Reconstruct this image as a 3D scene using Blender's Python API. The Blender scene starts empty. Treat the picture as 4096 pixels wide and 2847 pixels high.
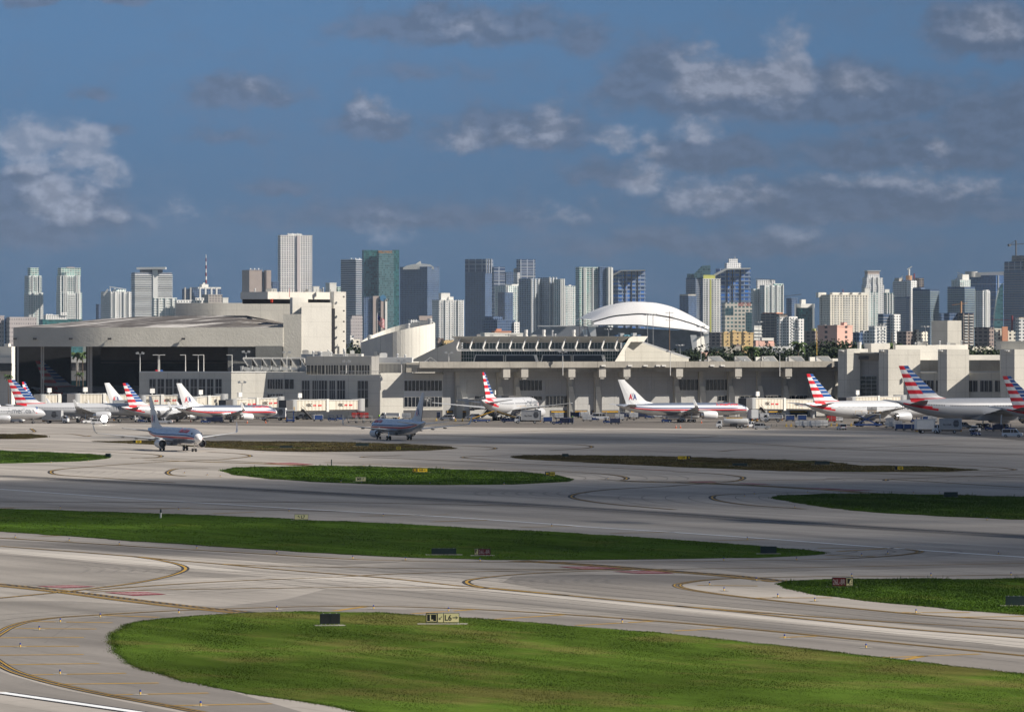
import bpy, math, random, bmesh
import numpy as np
from mathutils import Vector, Matrix, noise
R = math.radians
random.seed(7)
S = bpy.context.scene
COL = S.collection
# ------------------------------------------------------------------ camera
F = 23000.0      # focal length in pixels of the 4096 px wide photograph
H = 25.0         # eye height
YH = 1374.0      # row of the horizon
cam = bpy.data.cameras.new("camera"); co = bpy.data.objects.new("camera", cam); COL.objects.link(co)
co.location = (0, 0, H); co.rotation_euler = (R(90), 0, 0)
cam.sensor_width = 36; cam.lens = 36 * F / 4096; cam.shift_y = -(1423.5 - YH) / 4096
cam.clip_start = 1; cam.clip_end = 90000
S.camera = co
# ------------------------------------------------------------------ light
PHI, EL = R(80), R(38)
SUN = Vector((math.sin(PHI) * math.cos(EL), -math.cos(PHI) * math.cos(EL), math.sin(EL)))
sl = bpy.data.lights.new("sun", 'SUN'); sl.energy = 5.0; sl.angle = R(0.53); sl.color = (1, .915, .80)
so = bpy.data.objects.new("sun", sl); COL.objects.link(so)
so.rotation_euler = (-SUN).to_track_quat('-Z', 'Y').to_euler()
S.view_settings.view_transform = 'Standard'; S.view_settings.look = 'None'
S.view_settings.gamma = 1; S.view_settings.exposure = 0.47; S.view_settings.use_curve_mapping = False
SKY_STRENGTH = 0.072

class NT:
    def __init__(s, tree): s.t = tree; s.n = tree.nodes; s.l = tree.links
    def node(s, typ, **kw):
        n = s.n.new(typ)
        for k, v in kw.items(): setattr(n, k, v)
        return n
    def put(s, sock, v):
        if isinstance(v, bpy.types.NodeSocket): s.l.new(v, sock)
        elif v is not None: sock.default_value = v
    def m(s, op, a, b=None, c=None, clamp=False):
        n = s.node('ShaderNodeMath', operation=op, use_clamp=clamp)
        for i, v in enumerate((a, b, c)):
            if v is not None: s.put(n.inputs[i], v)
        return n.outputs[0]
    def vm(s, op, a, b=None, sc=None):
        n = s.node('ShaderNodeVectorMath', operation=op)
        s.put(n.inputs[0], a)
        if b is not None: s.put(n.inputs[1], b)
        if sc is not None: s.put(n.inputs[3], sc)
        return n.outputs['Value'] if op in ('LENGTH', 'DOT_PRODUCT') else n.outputs[0]
    def xyz(s, x=0., y=0., z=0.):
        n = s.node('ShaderNodeCombineXYZ')
        for i, v in enumerate((x, y, z)): s.put(n.inputs[i], v)
        return n.outputs[0]
    def sep(s, v):
        n = s.node('ShaderNodeSeparateXYZ'); s.put(n.inputs[0], v); return n.outputs
    def noise(s, vec, scale=1., detail=3., rough=.55):
        n = s.node('ShaderNodeTexNoise'); s.put(n.inputs['Vector'], vec)
        n.inputs['Scale'].default_value = scale; n.inputs['Detail'].default_value = detail
        n.inputs['Roughness'].default_value = rough
        return n.outputs['Fac']
    def mix(s, f, a, b):
        n = s.node('ShaderNodeMix', data_type='RGBA'); s.put(n.inputs[0], f)
        for i, v in ((6, a), (7, b)):
            if not isinstance(v, bpy.types.NodeSocket) and len(v) == 3: v = (*v, 1)
            s.put(n.inputs[i], v)
        return n.outputs[2]
    def ramp(s, f, a, b, lo=0., hi=1.):
        n = s.node('ShaderNodeMapRange', interpolation_type='SMOOTHSTEP'); s.put(n.inputs[0], f)
        n.inputs[1].default_value = a; n.inputs[2].default_value = b
        n.inputs[3].default_value = lo; n.inputs[4].default_value = hi
        return n.outputs[0]
# world: daylight sky with a broken cloud layer far away
W = bpy.data.worlds.new("World"); S.world = W; W.use_nodes = True
t = NT(W.node_tree); t.n.clear()
wo = t.node('ShaderNodeOutputWorld'); bg = t.node('ShaderNodeBackground')
tc = t.node('ShaderNodeTexCoord').outputs['Generated']
sx, sy, sz = t.sep(tc)
sky = t.node('ShaderNodeTexSky', sky_type='NISHITA'); sky.sun_disc = False
sky.sun_elevation = EL; sky.sun_rotation = math.atan2(SUN.x, SUN.y)
sky.air_density = 1.0; sky.dust_density = 0.2; sky.ozone_density = 2.5
lift = t.m('ADD', t.m('MULTIPLY', t.m('MAXIMUM', sz, 0.), .75), .30)
t.put(sky.inputs['Vector'], t.vm('NORMALIZE', t.xyz(sx, sy, lift)))
PXA = 4096 / (2 * math.atan(2048 / F))
az = t.m('MULTIPLY', t.m('ARCTAN2', sx, sy), F); el = t.m('MULTIPLY', t.m('ARCSINE', sz), F)
P = t.xyz(az, el, 0.)
def blobs(lst, wob):
    acc = None; wx, wy, _ = t.sep(wob)
    for (cx, cy, rx, ry, st) in lst:
        dx = t.m('MULTIPLY', t.m('SUBTRACT', wx, float(cx - 2048)), 1. / rx)
        dy = t.m('MULTIPLY', t.m('SUBTRACT', wy, float(YH - cy)), 1. / ry)
        dy = t.m('MAXIMUM', dy, t.m('MULTIPLY', dy, -1.7))          # flat bases, billowing tops
        d = t.m('SQRT', t.m('ADD', t.m('MULTIPLY', dx, dx), t.m('MULTIPLY', dy, dy)))
        v = t.m('MULTIPLY', t.m('SUBTRACT', 1.1, d), st)
        acc = v if acc is None else t.m('SMOOTH_MAX', acc, v, .2)
    return acc
w1 = t.node('ShaderNodeTexNoise'); t.put(w1.inputs['Vector'], P); w1.inputs['Scale'].default_value = .0055
w1.inputs['Detail'].default_value = 4.
wob = t.vm('ADD', P, t.vm('MULTIPLY', t.vm('SUBTRACT', w1.outputs['Color'], (.5, .5, .5)), (230., 150., 0.)))
n1 = t.noise(t.vm('MULTIPLY', P, (.85, 1.25, 1.)), .010, 8., .60)
n1b = t.noise(t.vm('MULTIPLY', t.vm('ADD', P, (26., 30., 0.)), (.85, 1.25, 1.)), .010, 6., .60)
n2 = t.noise(t.vm('MULTIPLY', P, (1., 2.2, 1.)), .0016, 5., .55)
relief = t.m('SUBTRACT', n1, n1b)           # lobes catch the light on their upper right sides
DK = [(1850,130,640,120,1.),(1780,90,200,110,.8),(380,370,120,60,.75),(960,390,270,110,1.),(850,340,70,60,.8),(1490,520,210,80,.8),(1450,450,90,90,.7),(2050,540,430,130,1.),
 (3150,400,860,170,1.25),(2600,330,260,200,.9),(3960,160,320,180,1.15),(2850,640,320,120,1.15),(3620,640,620,120,1.),(3620,520,300,70,.8),(1120,745,210,60,.65),
 (3350,830,900,130,.95),(330,-5,440,50,1.),(3980,520,330,220,.9),(160,900,460,220,.85),(150,760,190,120,1.),(1700,870,950,100,.6),(2900,980,950,90,.7),(900,560,220,50,.5),(2450,700,250,90,.7),(480,520,120,50,.5),(1680,300,300,60,.35),(2330,170,200,110,.7)]
BR = [(120,570,190,130,1.5),(330,620,180,140,1.5),(440,700,110,120,1.3),(150,670,160,90,1.0),(250,810,160,150,1.3),(330,860,90,90,1.),(450,870,70,45,.8),
 (2780,330,120,160,1.0),(3160,300,120,210,1.15),(3000,350,340,110,1.1),(3400,350,200,70,.7),(2790,530,90,80,1.05),(2480,560,120,70,.95),(2620,560,60,50,.8),
 (2560,720,140,110,1.1),(2640,620,70,60,.8),(3740,600,70,60,.9),(2830,800,210,100,.8),(3560,740,420,55,.75),(3900,760,200,80,.6),(2200,520,100,110,.7),(2080,560,160,80,.5),(1470,440,80,80,.75),(1500,480,120,80,.5),
 (1840,560,110,90,.65),(3970,130,170,110,.75),(1000,370,130,70,.5),(1850,120,180,70,.5),(1550,920,130,80,.5),(3000,800,140,70,.6),(2250,850,130,70,.55),(700,860,200,60,.35),(3200,930,200,60,.4)]
dark = blobs(DK, wob); brt = blobs(BR, wob)
hn = t.m('SUBTRACT', n1, .5)
df = t.ramp(t.m('ADD', t.m('MULTIPLY', dark, .95), t.m('MULTIPLY', hn, 1.0)), -.05, .55)
bf = t.ramp(t.m('ADD', t.m('MULTIPLY', brt, .85), t.m('MULTIPLY', hn, 1.05)), -.04, .80)
veil = t.ramp(t.m('ADD', n2, t.m('MULTIPLY', hn, .5)), .42, .70)
skyc = t.vm('MULTIPLY', sky.outputs[0], (.66, .84, .92))
rgt = t.ramp(az, -1500., 2300., 1.03, .84)
low = t.ramp(el, 0., 1300., .66, 1.07)
skyc = t.vm('SCALE', skyc, sc=t.m('MULTIPLY', rgt, low))
skyc = t.mix(t.ramp(el, 0., 1400., .85, .18), skyc, t.vm('SCALE', t.xyz(.74, 1.50, 2.70), sc=t.m('MULTIPLY', rgt, t.ramp(el, 0., 900., .76, 1.0))))
lit = t.m('MULTIPLY', rgt, t.ramp(relief, -.12, .14, .90, 1.10))
c = t.mix(t.m('MULTIPLY', veil, .30), skyc, t.vm('SCALE', t.xyz(1.15, 1.70, 2.75), sc=rgt))
c = t.mix(t.m('MULTIPLY', df, .88), c, t.vm('SCALE', t.xyz(1.12, 1.58, 2.52), sc=t.m('MULTIPLY', lit, t.ramp(el, 0., 1300., .82, 1.08))))
c = t.mix(t.m('MULTIPLY', bf, t.ramp(relief, -.16, .18, .62, .90)), c, t.vm('SCALE', t.xyz(2.75, 3.15, 4.1), sc=lit))
upper = t.ramp(sz, .065, .20, 1., .56)      # unseen upper sky dimmed and tinted to weaken its ambient light
c = t.mix(t.ramp(sz, .065, .25, 0., .85), c, t.xyz(2.0, 2.85, 4.5))
c = t.vm('SCALE', c, sc=upper)
t.put(bg.inputs[0], c); bg.inputs[1].default_value = SKY_STRENGTH; t.l.new(bg.outputs[0], wo.inputs[0])

# ------------------------------------------------------------------ coordinates
def gx(px, Y): return (px - 2048) / F * Y
def gp(px, py, z=0.):
    Y = F * (H - z) / (py - YH); return Vector((gx(px, Y), Y, z))
def zz(py, Y): return H - (py - YH) * Y / F
# ------------------------------------------------------------------ materials
M = {}
def mat(name, col, rough=.7, metal=0., var=.0, vs=.3, bump=0., bs=4., spec=.3, stretch=(1, 1, 1), emit=0.):
    if name in M: return M[name]
    m = bpy.data.materials.new(name); m.use_nodes = True; M[name] = m
    t = NT(m.node_tree); b = t.n['Principled BSDF']
    b.inputs['Roughness'].default_value = rough; b.inputs['Metallic'].default_value = metal
    b.inputs['Specular IOR Level'].default_value = spec
    b.inputs['Base Color'].default_value = (*col, 1)
    if emit:
        b.inputs['Emission Color'].default_value = (*col, 1); b.inputs['Emission Strength'].default_value = emit
    if var or bump:
        o = t.vm('MULTIPLY', t.node('ShaderNodeTexCoord').outputs['Object'], stretch)
    if var:
        n = t.noise(o, vs, 4.)
        n = t.m('ADD', t.m('MULTIPLY', n, .6), t.m('MULTIPLY', t.noise(o, vs * 7, 3.), .4))
        f = t.ramp(n, .3, .7, 1 - var, 1 + var)
        t.put(b.inputs['Base Color'], t.vm('SCALE', t.xyz(*col), sc=f))
    if bump:
        bn = t.node('ShaderNodeBump'); bn.inputs['Strength'].default_value = bump; bn.inputs['Distance'].default_value = .3
        t.put(bn.inputs['Height'], t.noise(o, bs, 3.)); t.put(b.inputs['Normal'], bn.outputs[0])
    return m
def facade(name, wall, glass, fh=3.2, bw=4., fz=.55, fx=.6, groove=0., rough=.25, var=.35, spec=.5):
    """wall with a grid of window openings, laid out in the tower's own coordinates"""
    if name in M: return M[name]
    m = bpy.data.materials.new(name); m.use_nodes = True; M[name] = m
    t = NT(m.node_tree); b = t.n['Principled BSDF']
    tc = t.node('ShaderNodeTexCoord'); x, y, z = t.sep(tc.outputs['Object']); nx, ny, nz = t.sep(tc.outputs['Normal'])
    side = t.m('GREATER_THAN', t.m('ABSOLUTE', nx), .7)
    h = t.m('ADD', t.m('MULTIPLY', y, side), t.m('MULTIPLY', x, t.m('SUBTRACT', 1., side)))
    zf = t.m('DIVIDE', z, fh); hf = t.m('DIVIDE', h, bw)
    gz = t.m('LESS_THAN', t.m('FRACT', zf), fz); gxx = t.m('LESS_THAN', t.m('FRACT', t.m('ADD', hf, 100.)), fx)
    up = t.m('LESS_THAN', t.m('ABSOLUTE', nz), .5)
    g = t.m('MULTIPLY', t.m('MULTIPLY', gz, gxx), up)
    wn = t.node('ShaderNodeTexWhiteNoise', noise_dimensions='3D')
    t.put(wn.inputs['Vector'], t.xyz(t.m('FLOOR', zf), t.m('FLOOR', hf), side))
    gc = t.vm('SCALE', t.xyz(*glass), sc=t.ramp(wn.outputs[0], 0., 1., 1 - var, 1 + var * 1.6))
    big = t.ramp(t.noise(tc.outputs['Object'], .03, 3.), .3, .7, .9, 1.08)
    wc = t.vm('SCALE', t.xyz(*wall), sc=big)
    t.put(b.inputs['Base Color'], t.mix(g, wc, gc))
    t.put(b.inputs['Roughness'], t.m('SUBTRACT', .8, t.m('MULTIPLY', g, .8 - rough)))
    b.inputs['Specular IOR Level'].default_value = spec
    return m
# ------------------------------------------------------------------ mesh builder
class MB:
    def __init__(s): s.v = []; s.f = []; s.mi = []
    def add(s, vs, fs, mi=0):
        o = len(s.v); s.v += [tuple(v) for v in vs]
        for f in fs: s.f.append(tuple(i + o for i in f)); s.mi.append(mi)
        return s
    def box(s, c, d, rz=0., mi=0, rx=0., ry=0.):
        m = Matrix.Rotation(rz, 3, 'Z') @ Matrix.Rotation(ry, 3, 'Y') @ Matrix.Rotation(rx, 3, 'X')
        vs = [Vector(c) + m @ Vector((d[0] / 2 * a, d[1] / 2 * b, d[2] / 2 * e)) for a in (-1, 1) for b in (-1, 1) for e in (-1, 1)]
        return s.add(vs, [(0,1,3,2),(4,6,7,5),(0,4,5,1),(2,3,7,6),(0,2,6,4),(1,5,7,3)], mi)
    def seg(s, a, b, w, h, mi=0):      # rectangular bar from a to b
        a, b = Vector(a), Vector(b); d = (b - a).normalized()
        up = Vector((0, 0, 1)) if abs(d.z) < .95 else Vector((0, 1, 0))
        x = d.cross(up).normalized() * w / 2; u = x.cross(d).normalized() * h / 2
        vs = [p + x * i + u * j for p in (a, b) for (i, j) in ((-1,-1),(1,-1),(1,1),(-1,1))]
        return s.add(vs, [(3,2,1,0),(4,5,6,7),(0,1,5,4),(1,2,6,5),(2,3,7,6),(3,0,4,7)], mi)
    def cyl(s, a, b, r0, r1=None, n=10, mi=0, caps=True, cm=None):
        if r1 is None: r1 = r0
        a, b = Vector(a), Vector(b); d = (b - a).normalized()
        up = Vector((0, 0, 1)) if abs(d.z) < .9 else Vector((1, 0, 0))
        x = d.cross(up).normalized(); u = x.cross(d).normalized()
        vs = []
        for p, r in ((a, r0), (b, r1)):
            for k in range(n):
                q = 2 * math.pi * k / n; vs.append(p + x * math.cos(q) * r + u * math.sin(q) * r)
        s.add(vs, [(k, (k + 1) % n, n + (k + 1) % n, n + k) for k in range(n)], mi)
        if caps: s.add(vs, [tuple(reversed(range(n))), tuple(range(n, 2 * n))], mi if cm is None else cm)
        return s
    def rings(s, rings, mi=0, close=True, cap=True):
        n = len(rings[0]); vs = [p for r in rings for p in r]; fs = []
        for i in range(len(rings) - 1):
            for k in range(n if close else n - 1):
                k2 = (k + 1) % n; fs.append((i*n+k, i*n+k2, (i+1)*n+k2, (i+1)*n+k))
        if cap: fs += [tuple(reversed(range(n))), tuple(range((len(rings)-1)*n, len(rings)*n))]
        return s.add(vs, fs, mi)
    def prism(s, pts, z0, z1, mi=0, tm=None):
        n = len(pts)
        zs = z1 if isinstance(z1, (list, tuple)) else [z1] * n
        vs = [(p[0], p[1], z0) for p in pts] + [(p[0], p[1], zs[i]) for i, p in enumerate(pts)]
        s.add(vs, [(k, (k + 1) % n, n + (k + 1) % n, n + k) for k in range(n)], mi)
        return s.add(vs, [tuple(reversed(range(n))), tuple(range(n, 2 * n))], mi if tm is None else tm)
    def extrude(s, poly, hw, mi=0, y0=0.):     # side outline (x,z) given a width along y
        n = len(poly); vs = [(x, y0 - hw, z) for x, z in poly] + [(x, y0 + hw, z) for x, z in poly]
        return s.add(vs, [(k, (k+1) % n, n + (k+1) % n, n + k) for k in range(n)] + [tuple(reversed(range(n))), tuple(range(n, 2*n))], mi)
    def obj(s, name, mats, parent=None, smooth=False, loc=None, rz=None):
        me = bpy.data.meshes.new(name); me.from_pydata(s.v, [], s.f)
        mats = mats if isinstance(mats, (list, tuple)) else [mats]
        for m in mats: me.materials.append(m)
        me.polygons.foreach_set('material_index', [min(i, len(mats) - 1) for i in s.mi])
        bm = bmesh.new(); bm.from_mesh(me)
        if smooth: bmesh.ops.remove_doubles(bm, verts=bm.verts, dist=1e-4)
        bmesh.ops.recalc_face_normals(bm, faces=bm.faces); bm.to_mesh(me); bm.free()
        if smooth: 
            me.polygons.foreach_set('use_smooth', [True] * len(me.polygons))
            try: me.set_sharp_from_angle(angle=R(38))
            except Exception: pass
        o = bpy.data.objects.new(name, me); COL.objects.link(o)
        if parent: o.parent = parent
        if loc is not None: o.location = loc
        if rz is not None: o.rotation_euler.z = rz
        return o
def tag(o, label=None, cat=None, group=None, kind=None):
    for k, v in (('label', label), ('category', cat), ('group', group), ('kind', kind)):
        if v: o[k] = v
    return o
def thing(name, label, cat, loc=(0, 0, 0), rz=0., group=None):
    o = bpy.data.objects.new(name, None); COL.objects.link(o); o.empty_display_size = .5
    o.location = loc; o.rotation_euler.z = rz
    return tag(o, label, cat, group)
def copy_tree(o, parent=None):
    c = o.copy(); COL.objects.link(c); c.parent = parent
    for ch in list(o.children): copy_tree(ch, c)
    return c
_proto = {}
def place(key, maker, loc, rz, label, cat, group=None, scale=None):
    """first use moves the prototype itself, later uses copy it with its parts"""
    if key not in _proto: _proto[key] = o = maker()
    else: o = copy_tree(_proto[key])
    o.location = loc; o.rotation_euler.z = rz
    if scale: o.scale = (scale,) * 3
    tag(o, label, cat, group); return o
# lettering: flat mesh of a string, height 1
_txt = {}
def text_geo(s, bold=.02):
    if (s, bold) in _txt: return _txt[s, bold]
    cu = bpy.data.curves.new("lettering", 'FONT'); cu.body = s; cu.offset = bold; cu.resolution_u = 3; cu.size = 1.4
    o = bpy.data.objects.new("lettering", cu); COL.objects.link(o)
    me = bpy.data.meshes.new_from_object(o.evaluated_get(bpy.context.evaluated_depsgraph_get()))
    bm = bmesh.new(); bm.from_mesh(me); bmesh.ops.triangulate(bm, faces=bm.faces)
    vs = [(v.co.x, v.co.y) for v in bm.verts]; fs = [tuple(v.index for v in f.verts) for f in bm.faces]
    bm.free(); bpy.data.objects.remove(o); bpy.data.curves.remove(cu); bpy.data.meshes.remove(me)
    x0 = min(v[0] for v in vs); x1 = max(v[0] for v in vs)
    _txt[s, bold] = ([((v[0] - x0), v[1]) for v in vs], fs, x1 - x0); return _txt[s, bold]
def text_on(mb, s, origin, right, up, height, width=None, mi=0, bold=.02, mapf=None):
    vs, fs, w = text_geo(s, bold); kx = (width / w) if width else height
    origin, right, up = Vector(origin), Vector(right), Vector(up)
    pts = [origin + right * (x * kx) + up * (y * height) for x, y in vs]
    if mapf: pts = [mapf(p) for p in pts]
    mb.add(pts, fs, mi)
# ================================================================== GROUND
U = Vector((-.42, .9, 0)).normalized(); V = Vector((.9, .42, 0)).normalized()    # along and across the runway
def ground_mat(name, col, var=.12, fine=.06, stretch=(.012, .16), joints=0., stain=0., rough=.85, patch=None, pthr=.55):
    if name in M: return M[name]
    m = bpy.data.materials.new(name); m.use_nodes = True; M[name] = m
    t = NT(m.node_tree); b = t.n['Principled BSDF']; b.inputs['Roughness'].default_value = rough
    b.inputs['Specular IOR Level'].default_value = 0. if 'grass' in name else .2
    P = t.node('ShaderNodeTexCoord').outputs['Object']
    u = t.vm('DOT_PRODUCT', P, tuple(U)); v = t.vm('DOT_PRODUCT', P, tuple(V))
    q = t.xyz(t.m('MULTIPLY', u, stretch[0]), t.m('MULTIPLY', v, stretch[1]), 0.)
    n1 = t.noise(q, 1., 5., .6); n2 = t.noise(P, .02, 3.); n3 = t.noise(P, 1.3, 4., .7)
    f = t.ramp(n1, .3, .7, 1 - var, 1 + var)
    f = t.m('MULTIPLY', f, t.ramp(n2, .3, .7, 1 - var * .7, 1 + var * .7))
    f = t.m('MULTIPLY', f, t.ramp(n3, .25, .75, 1 - fine, 1 + fine))
    if 'grass' in name:      # passes of the mower
        ph = t.m('ADD', t.m('MULTIPLY', v, 1.5), t.m('MULTIPLY', t.noise(P, .03, 3.), 22.))
        f = t.m('MULTIPLY', f, t.m('ADD', 1., t.m('MULTIPLY', t.m('SINE', ph), .09)))
    if stain:
        q2 = t.xyz(t.m('MULTIPLY', u, .03), t.m('MULTIPLY', v, .9), 3.)
        f = t.m('MULTIPLY', f, t.ramp(t.noise(q2, 1., 6., .7), .56, .72, 1., 1 - stain))
        q3 = t.xyz(t.m('MULTIPLY', u, .006), t.m('MULTIPLY', v, .05), 7.)
        f = t.m('MULTIPLY', f, t.ramp(t.noise(q3, 1., 3., .5), .45, .7, 1., 1 - stain * .8))
    if joints:
        for w in (u, v):
            k = t.m('FRACT', t.m('ADD', t.m('DIVIDE', w, 7.6), 500.))
            f = t.m('MULTIPLY', f, t.m('SUBTRACT', 1., t.m('MULTIPLY', t.m('LESS_THAN', k, .026), joints)))
        wn = t.node('ShaderNodeTexWhiteNoise', noise_dimensions='2D')
        t.put(wn.inputs['Vector'], t.xyz(t.m('FLOOR', t.m('DIVIDE', u, 7.6)), t.m('FLOOR', t.m('DIVIDE', v, 7.6)), 0.))
        f = t.m('MULTIPLY', f, t.ramp(wn.outputs[0], 0., 1., .965, 1.035))
    c = t.vm('SCALE', t.xyz(*col), sc=f)
    if patch:
        c = t.mix(t.ramp(t.m('ADD', t.m('MULTIPLY', n1, .5), t.m('MULTIPLY', t.noise(P, .06, 5., .6), .5)), pthr - .06, pthr + .07), c, t.vm('SCALE', t.xyz(*patch), sc=f))
    t.put(b.inputs['Base Color'], c)
    return m
def sheet(name, pts, z, m, kind='structure', label=None):
    mb = MB(); mb.add([(p[0], p[1], z) for p in pts], [tuple(range(len(pts)))])
    return tag(mb.obj(name, m), label, kind=kind)
m_city = ground_mat('city_ground', (.10, .11, .08), .3, .1, (.01, .02))
sheet('ground', [(-60000, -800), (60000, -800), (60000, 80000), (-60000, 80000)], -.5, m_city)
m_conc = ground_mat('pavement_concrete', (.335, .308, .278), .14, .07, joints=.20, stain=.28)
m_asph = ground_mat('shoulder_asphalt', (.20, .184, .168), .15, .08, stain=.24)
m_asp2 = ground_mat('worn_asphalt', (.24, .221, .20), .17, .08, stain=.26)
m_ramp = ground_mat('ramp_asphalt', (.15, .135, .12), .16, .08, (.03, .05), stain=.2)
m_white_conc = ground_mat('light_concrete', (.43, .40, .362), .07, .05, joints=.16, stain=.12)
sheet('pavement', [(-700, -100), (700, -100), (1100, 2600), (-1100, 2600)], 0., m_conc)
def pxp(l): return [gp(*p) for p in l]
def patch(name, l, z, m): return sheet(name, [(p.x, p.y) for p in pxp(l)], z, m)
def tarmac(name, l, z, m):     # the same, listed left to right along the far edge, then back along the near edge
    return patch(name, l, z, m)
tarmac('ramp', [(-700,1590),(2000,1590),(4900,1590),(4900,1764),(4096,1762),(3560,1722),(3000,1713),(2350,1712),(1700,1706),(1300,1705),(800,1699),(420,1694),(0,1693),(-700,1691)], .02, m_ramp)
# darker asphalt of shoulders and old lanes between the light lanes
tarmac('shoulder', [(-60,2213),(178,2228),(417,2252),(595,2271),(774,2285),(952,2295),(1071,2303),(892,2307),(714,2312),(535,2328),(380,2343),(-60,2342)], .012, m_asp2)
tarmac('shoulder', [(-60,2405),(256,2402),(600,2420),(900,2424),(1150,2395),(1300,2356),(1666,2360),(1900,2366),(2100,2384),(2276,2400),(2600,2434),(2900,2466),(3300,2508),(3700,2552),(4200,2606),(4200,2646),(3300,2560),(2700,2500),(2337,2470),(2050,2452),(1738,2436),(1464,2430),(1200,2432),(795,2443),(392,2464),(120,2490),(-60,2562)], .012, m_asp2)
tarmac('shoulder', [(-60,2562),(120,2490),(392,2464),(795,2443),(1200,2432),(1738,2436),(2337,2470),(2700,2500),(3300,2560),(4200,2646),(4300,2760),(2694,2600),(1279,2470),(800,2540),(700,2700),(1500,2930),(1250,2960),(664,2826),(230,2742),(47,2688),(-60,2645)], .014, m_asph)
tarmac('shoulder', [(-60,2662),(47,2700),(230,2752),(664,2838),(900,2880),(700,2880),(544,2838),(-60,2752)], .012, m_asph)
tarmac('shoulder', [(2050,2304),(2337,2297),(2700,2300),(2943,2309),(2818,2322),(2735,2334),(2712,2342),(2760,2356),(2879,2377),(3123,2405),(3428,2435),(3733,2463),(4200,2492),(4200,2545),(3700,2500),(3300,2462),(2900,2425),(2600,2396),(2400,2383),(2150,2352),(2010,2328)], .012, m_asph)
tarmac('shoulder', [(-60,2157),(297,2171),(595,2192),(952,2214),(1366,2239),(1605,2247),(1366,2258),(1071,2246),(714,2224),(400,2200),(-60,2178)], .012, m_asph)
tarmac('shoulder', [(2337,2250),(2700,2249),(3306,2240),(3720,2246),(4200,2240),(4200,2262),(3306,2280),(3000,2290),(2750,2262)], .012, m_asp2)
tarmac('lane', [(1071,2312),(1366,2303),(1700,2325),(1971,2358),(2276,2388),(2700,2430),(3214,2480),(3611,2519),(4200,2562),(4200,2602),(3700,2549),(3300,2505),(2900,2463),(2600,2431),(2276,2397),(2050,2373),(1700,2343),(1366,2322)], .016, m_white_conc)
tarmac('lane', [(-60,2190),(297,2209),(535,2228),(800,2262),(1040,2288),(880,2284),(600,2262),(297,2236),(-60,2205)], .016, m_white_conc)
# ---- grass
def island(pts, mname, mt, label, density, hgt, amp=.5, tall=0.):
    P = [gp(*p) for p in pts]; out = []
    for a, b in zip(P, P[1:] + P[:1]):
        L = (b - a).length; n = max(1, min(60, int(L / 3)))
        for k in range(n):
            q = a.lerp(b, k / n)
            s = noise.noise(Vector((q.x * .35, q.y * .12, 3))) * amp + noise.noise(Vector((q.x * 1.7, q.y * .9, 8))) * amp * .35
            out.append((q.x + s, q.y + s * 2.5))
    mb = MB(); mb.prism(out, -.02, .06); g = mb.obj('grass_bed', mt); tag(g, kind='structure')
    g.name = 'grass_verge'
    xs = np.array([p[0] for p in out]); ys = np.array([p[1] for p in out])
    x0, x1, y0, y1 = xs.min(), xs.max(), ys.min(), ys.max()
    x0 = max(x0, -150); 
    N = int(density); rng = np.random.default_rng(len(pts) * 7 + int(y0))
    X = rng.uniform(x0, x1, N * 3); Y = rng.uniform(y0, y1, N * 3)
    ok = (np.abs(X) < Y * .092 + 2) & (Y > 380); X, Y = X[ok], Y[ok]
    ins = np.zeros(len(X), bool); j = len(xs) - 1
    for i in range(len(xs)):
        c = ((ys[i] > Y) != (ys[j] > Y)); dy = ys[j] - ys[i]; dy = dy if abs(dy) > 1e-9 else 1e-9
        ins ^= c & (X < (xs[j] - xs[i]) * (Y - ys[i]) / dy + xs[i]); j = i
    X, Y = X[ins][:N], Y[ins][:N]; n = len(X)
    # extra ragged blades along the rim
    k = rng.integers(0, len(xs), n // 5); k2 = (k + 1) % len(xs); tt = rng.uniform(0, 1, n // 5)
    RX = xs[k] * (1 - tt) + xs[k2] * tt + rng.normal(0, .25, n // 5); RY = ys[k] * (1 - tt) + ys[k2] * tt + rng.normal(0, .6, n // 5)
    okr = np.abs(RX) < RY * .095
    X = np.concatenate([X, RX[okr]]); Y = np.concatenate([Y, RY[okr]]); n = len(X)
    s = Y / 450.
    pn = np.array([noise.noise(Vector((x * .22, y * .07, 1.))) for x, y in zip(X, Y)])
    h = hgt * rng.uniform(.5, 1.3, n) * (1 + pn) ; w = .03 * s * rng.uniform(.7, 1.6, n)
    if tall:
        tl = rng.uniform(0, 1, n) < .03 * (pn > .05); h = np.where(tl, h * (1 + tall), h)
    a = rng.uniform(-.5, .5, n); lx = rng.normal(0, .05, n) * s; ly = rng.normal(0, .05, n)
    v = np.empty((n, 3, 3)); dx, dy = np.cos(a) * w, np.sin(a) * w
    v[:, 0] = np.stack([X - dx, Y - dy, np.full(n, .05)], 1); v[:, 1] = np.stack([X + dx, Y + dy, np.full(n, .05)], 1)
    v[:, 2] = np.stack([X + lx, Y + ly, .05 + h], 1)
    me = bpy.data.meshes.new('grass'); me.vertices.add(n * 3); me.vertices.foreach_set('co', v.ravel())
    me.loops.add(n * 3); me.loops.foreach_set('vertex_index', np.arange(n * 3, dtype=np.int32))
    me.polygons.add(n); me.polygons.foreach_set('loop_start', np.arange(0, n * 3, 3, dtype=np.int32))
    me.update(); me.materials.append(mt)
    o = bpy.data.objects.new('grass', me); COL.objects.link(o); tag(o, label, 'grass', kind='stuff')
m_g1 = ground_mat('grass_near', (.060, .100, .015), .30, .16, (.02, .10), patch=(.090, .092, .026), pthr=.53)
m_g2 = ground_mat('grass_mid', (.048, .090, .012), .22, .14, (.02, .10), patch=(.068, .092, .016), pthr=.58)
m_g3 = ground_mat('grass_dry', (.090, .072, .032), .25, .25, (.02, .10), patch=(.058, .066, .020), pthr=.56)
D = lambda l: [(x * 1.784, y * 1.784) for x, y in l]
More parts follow.
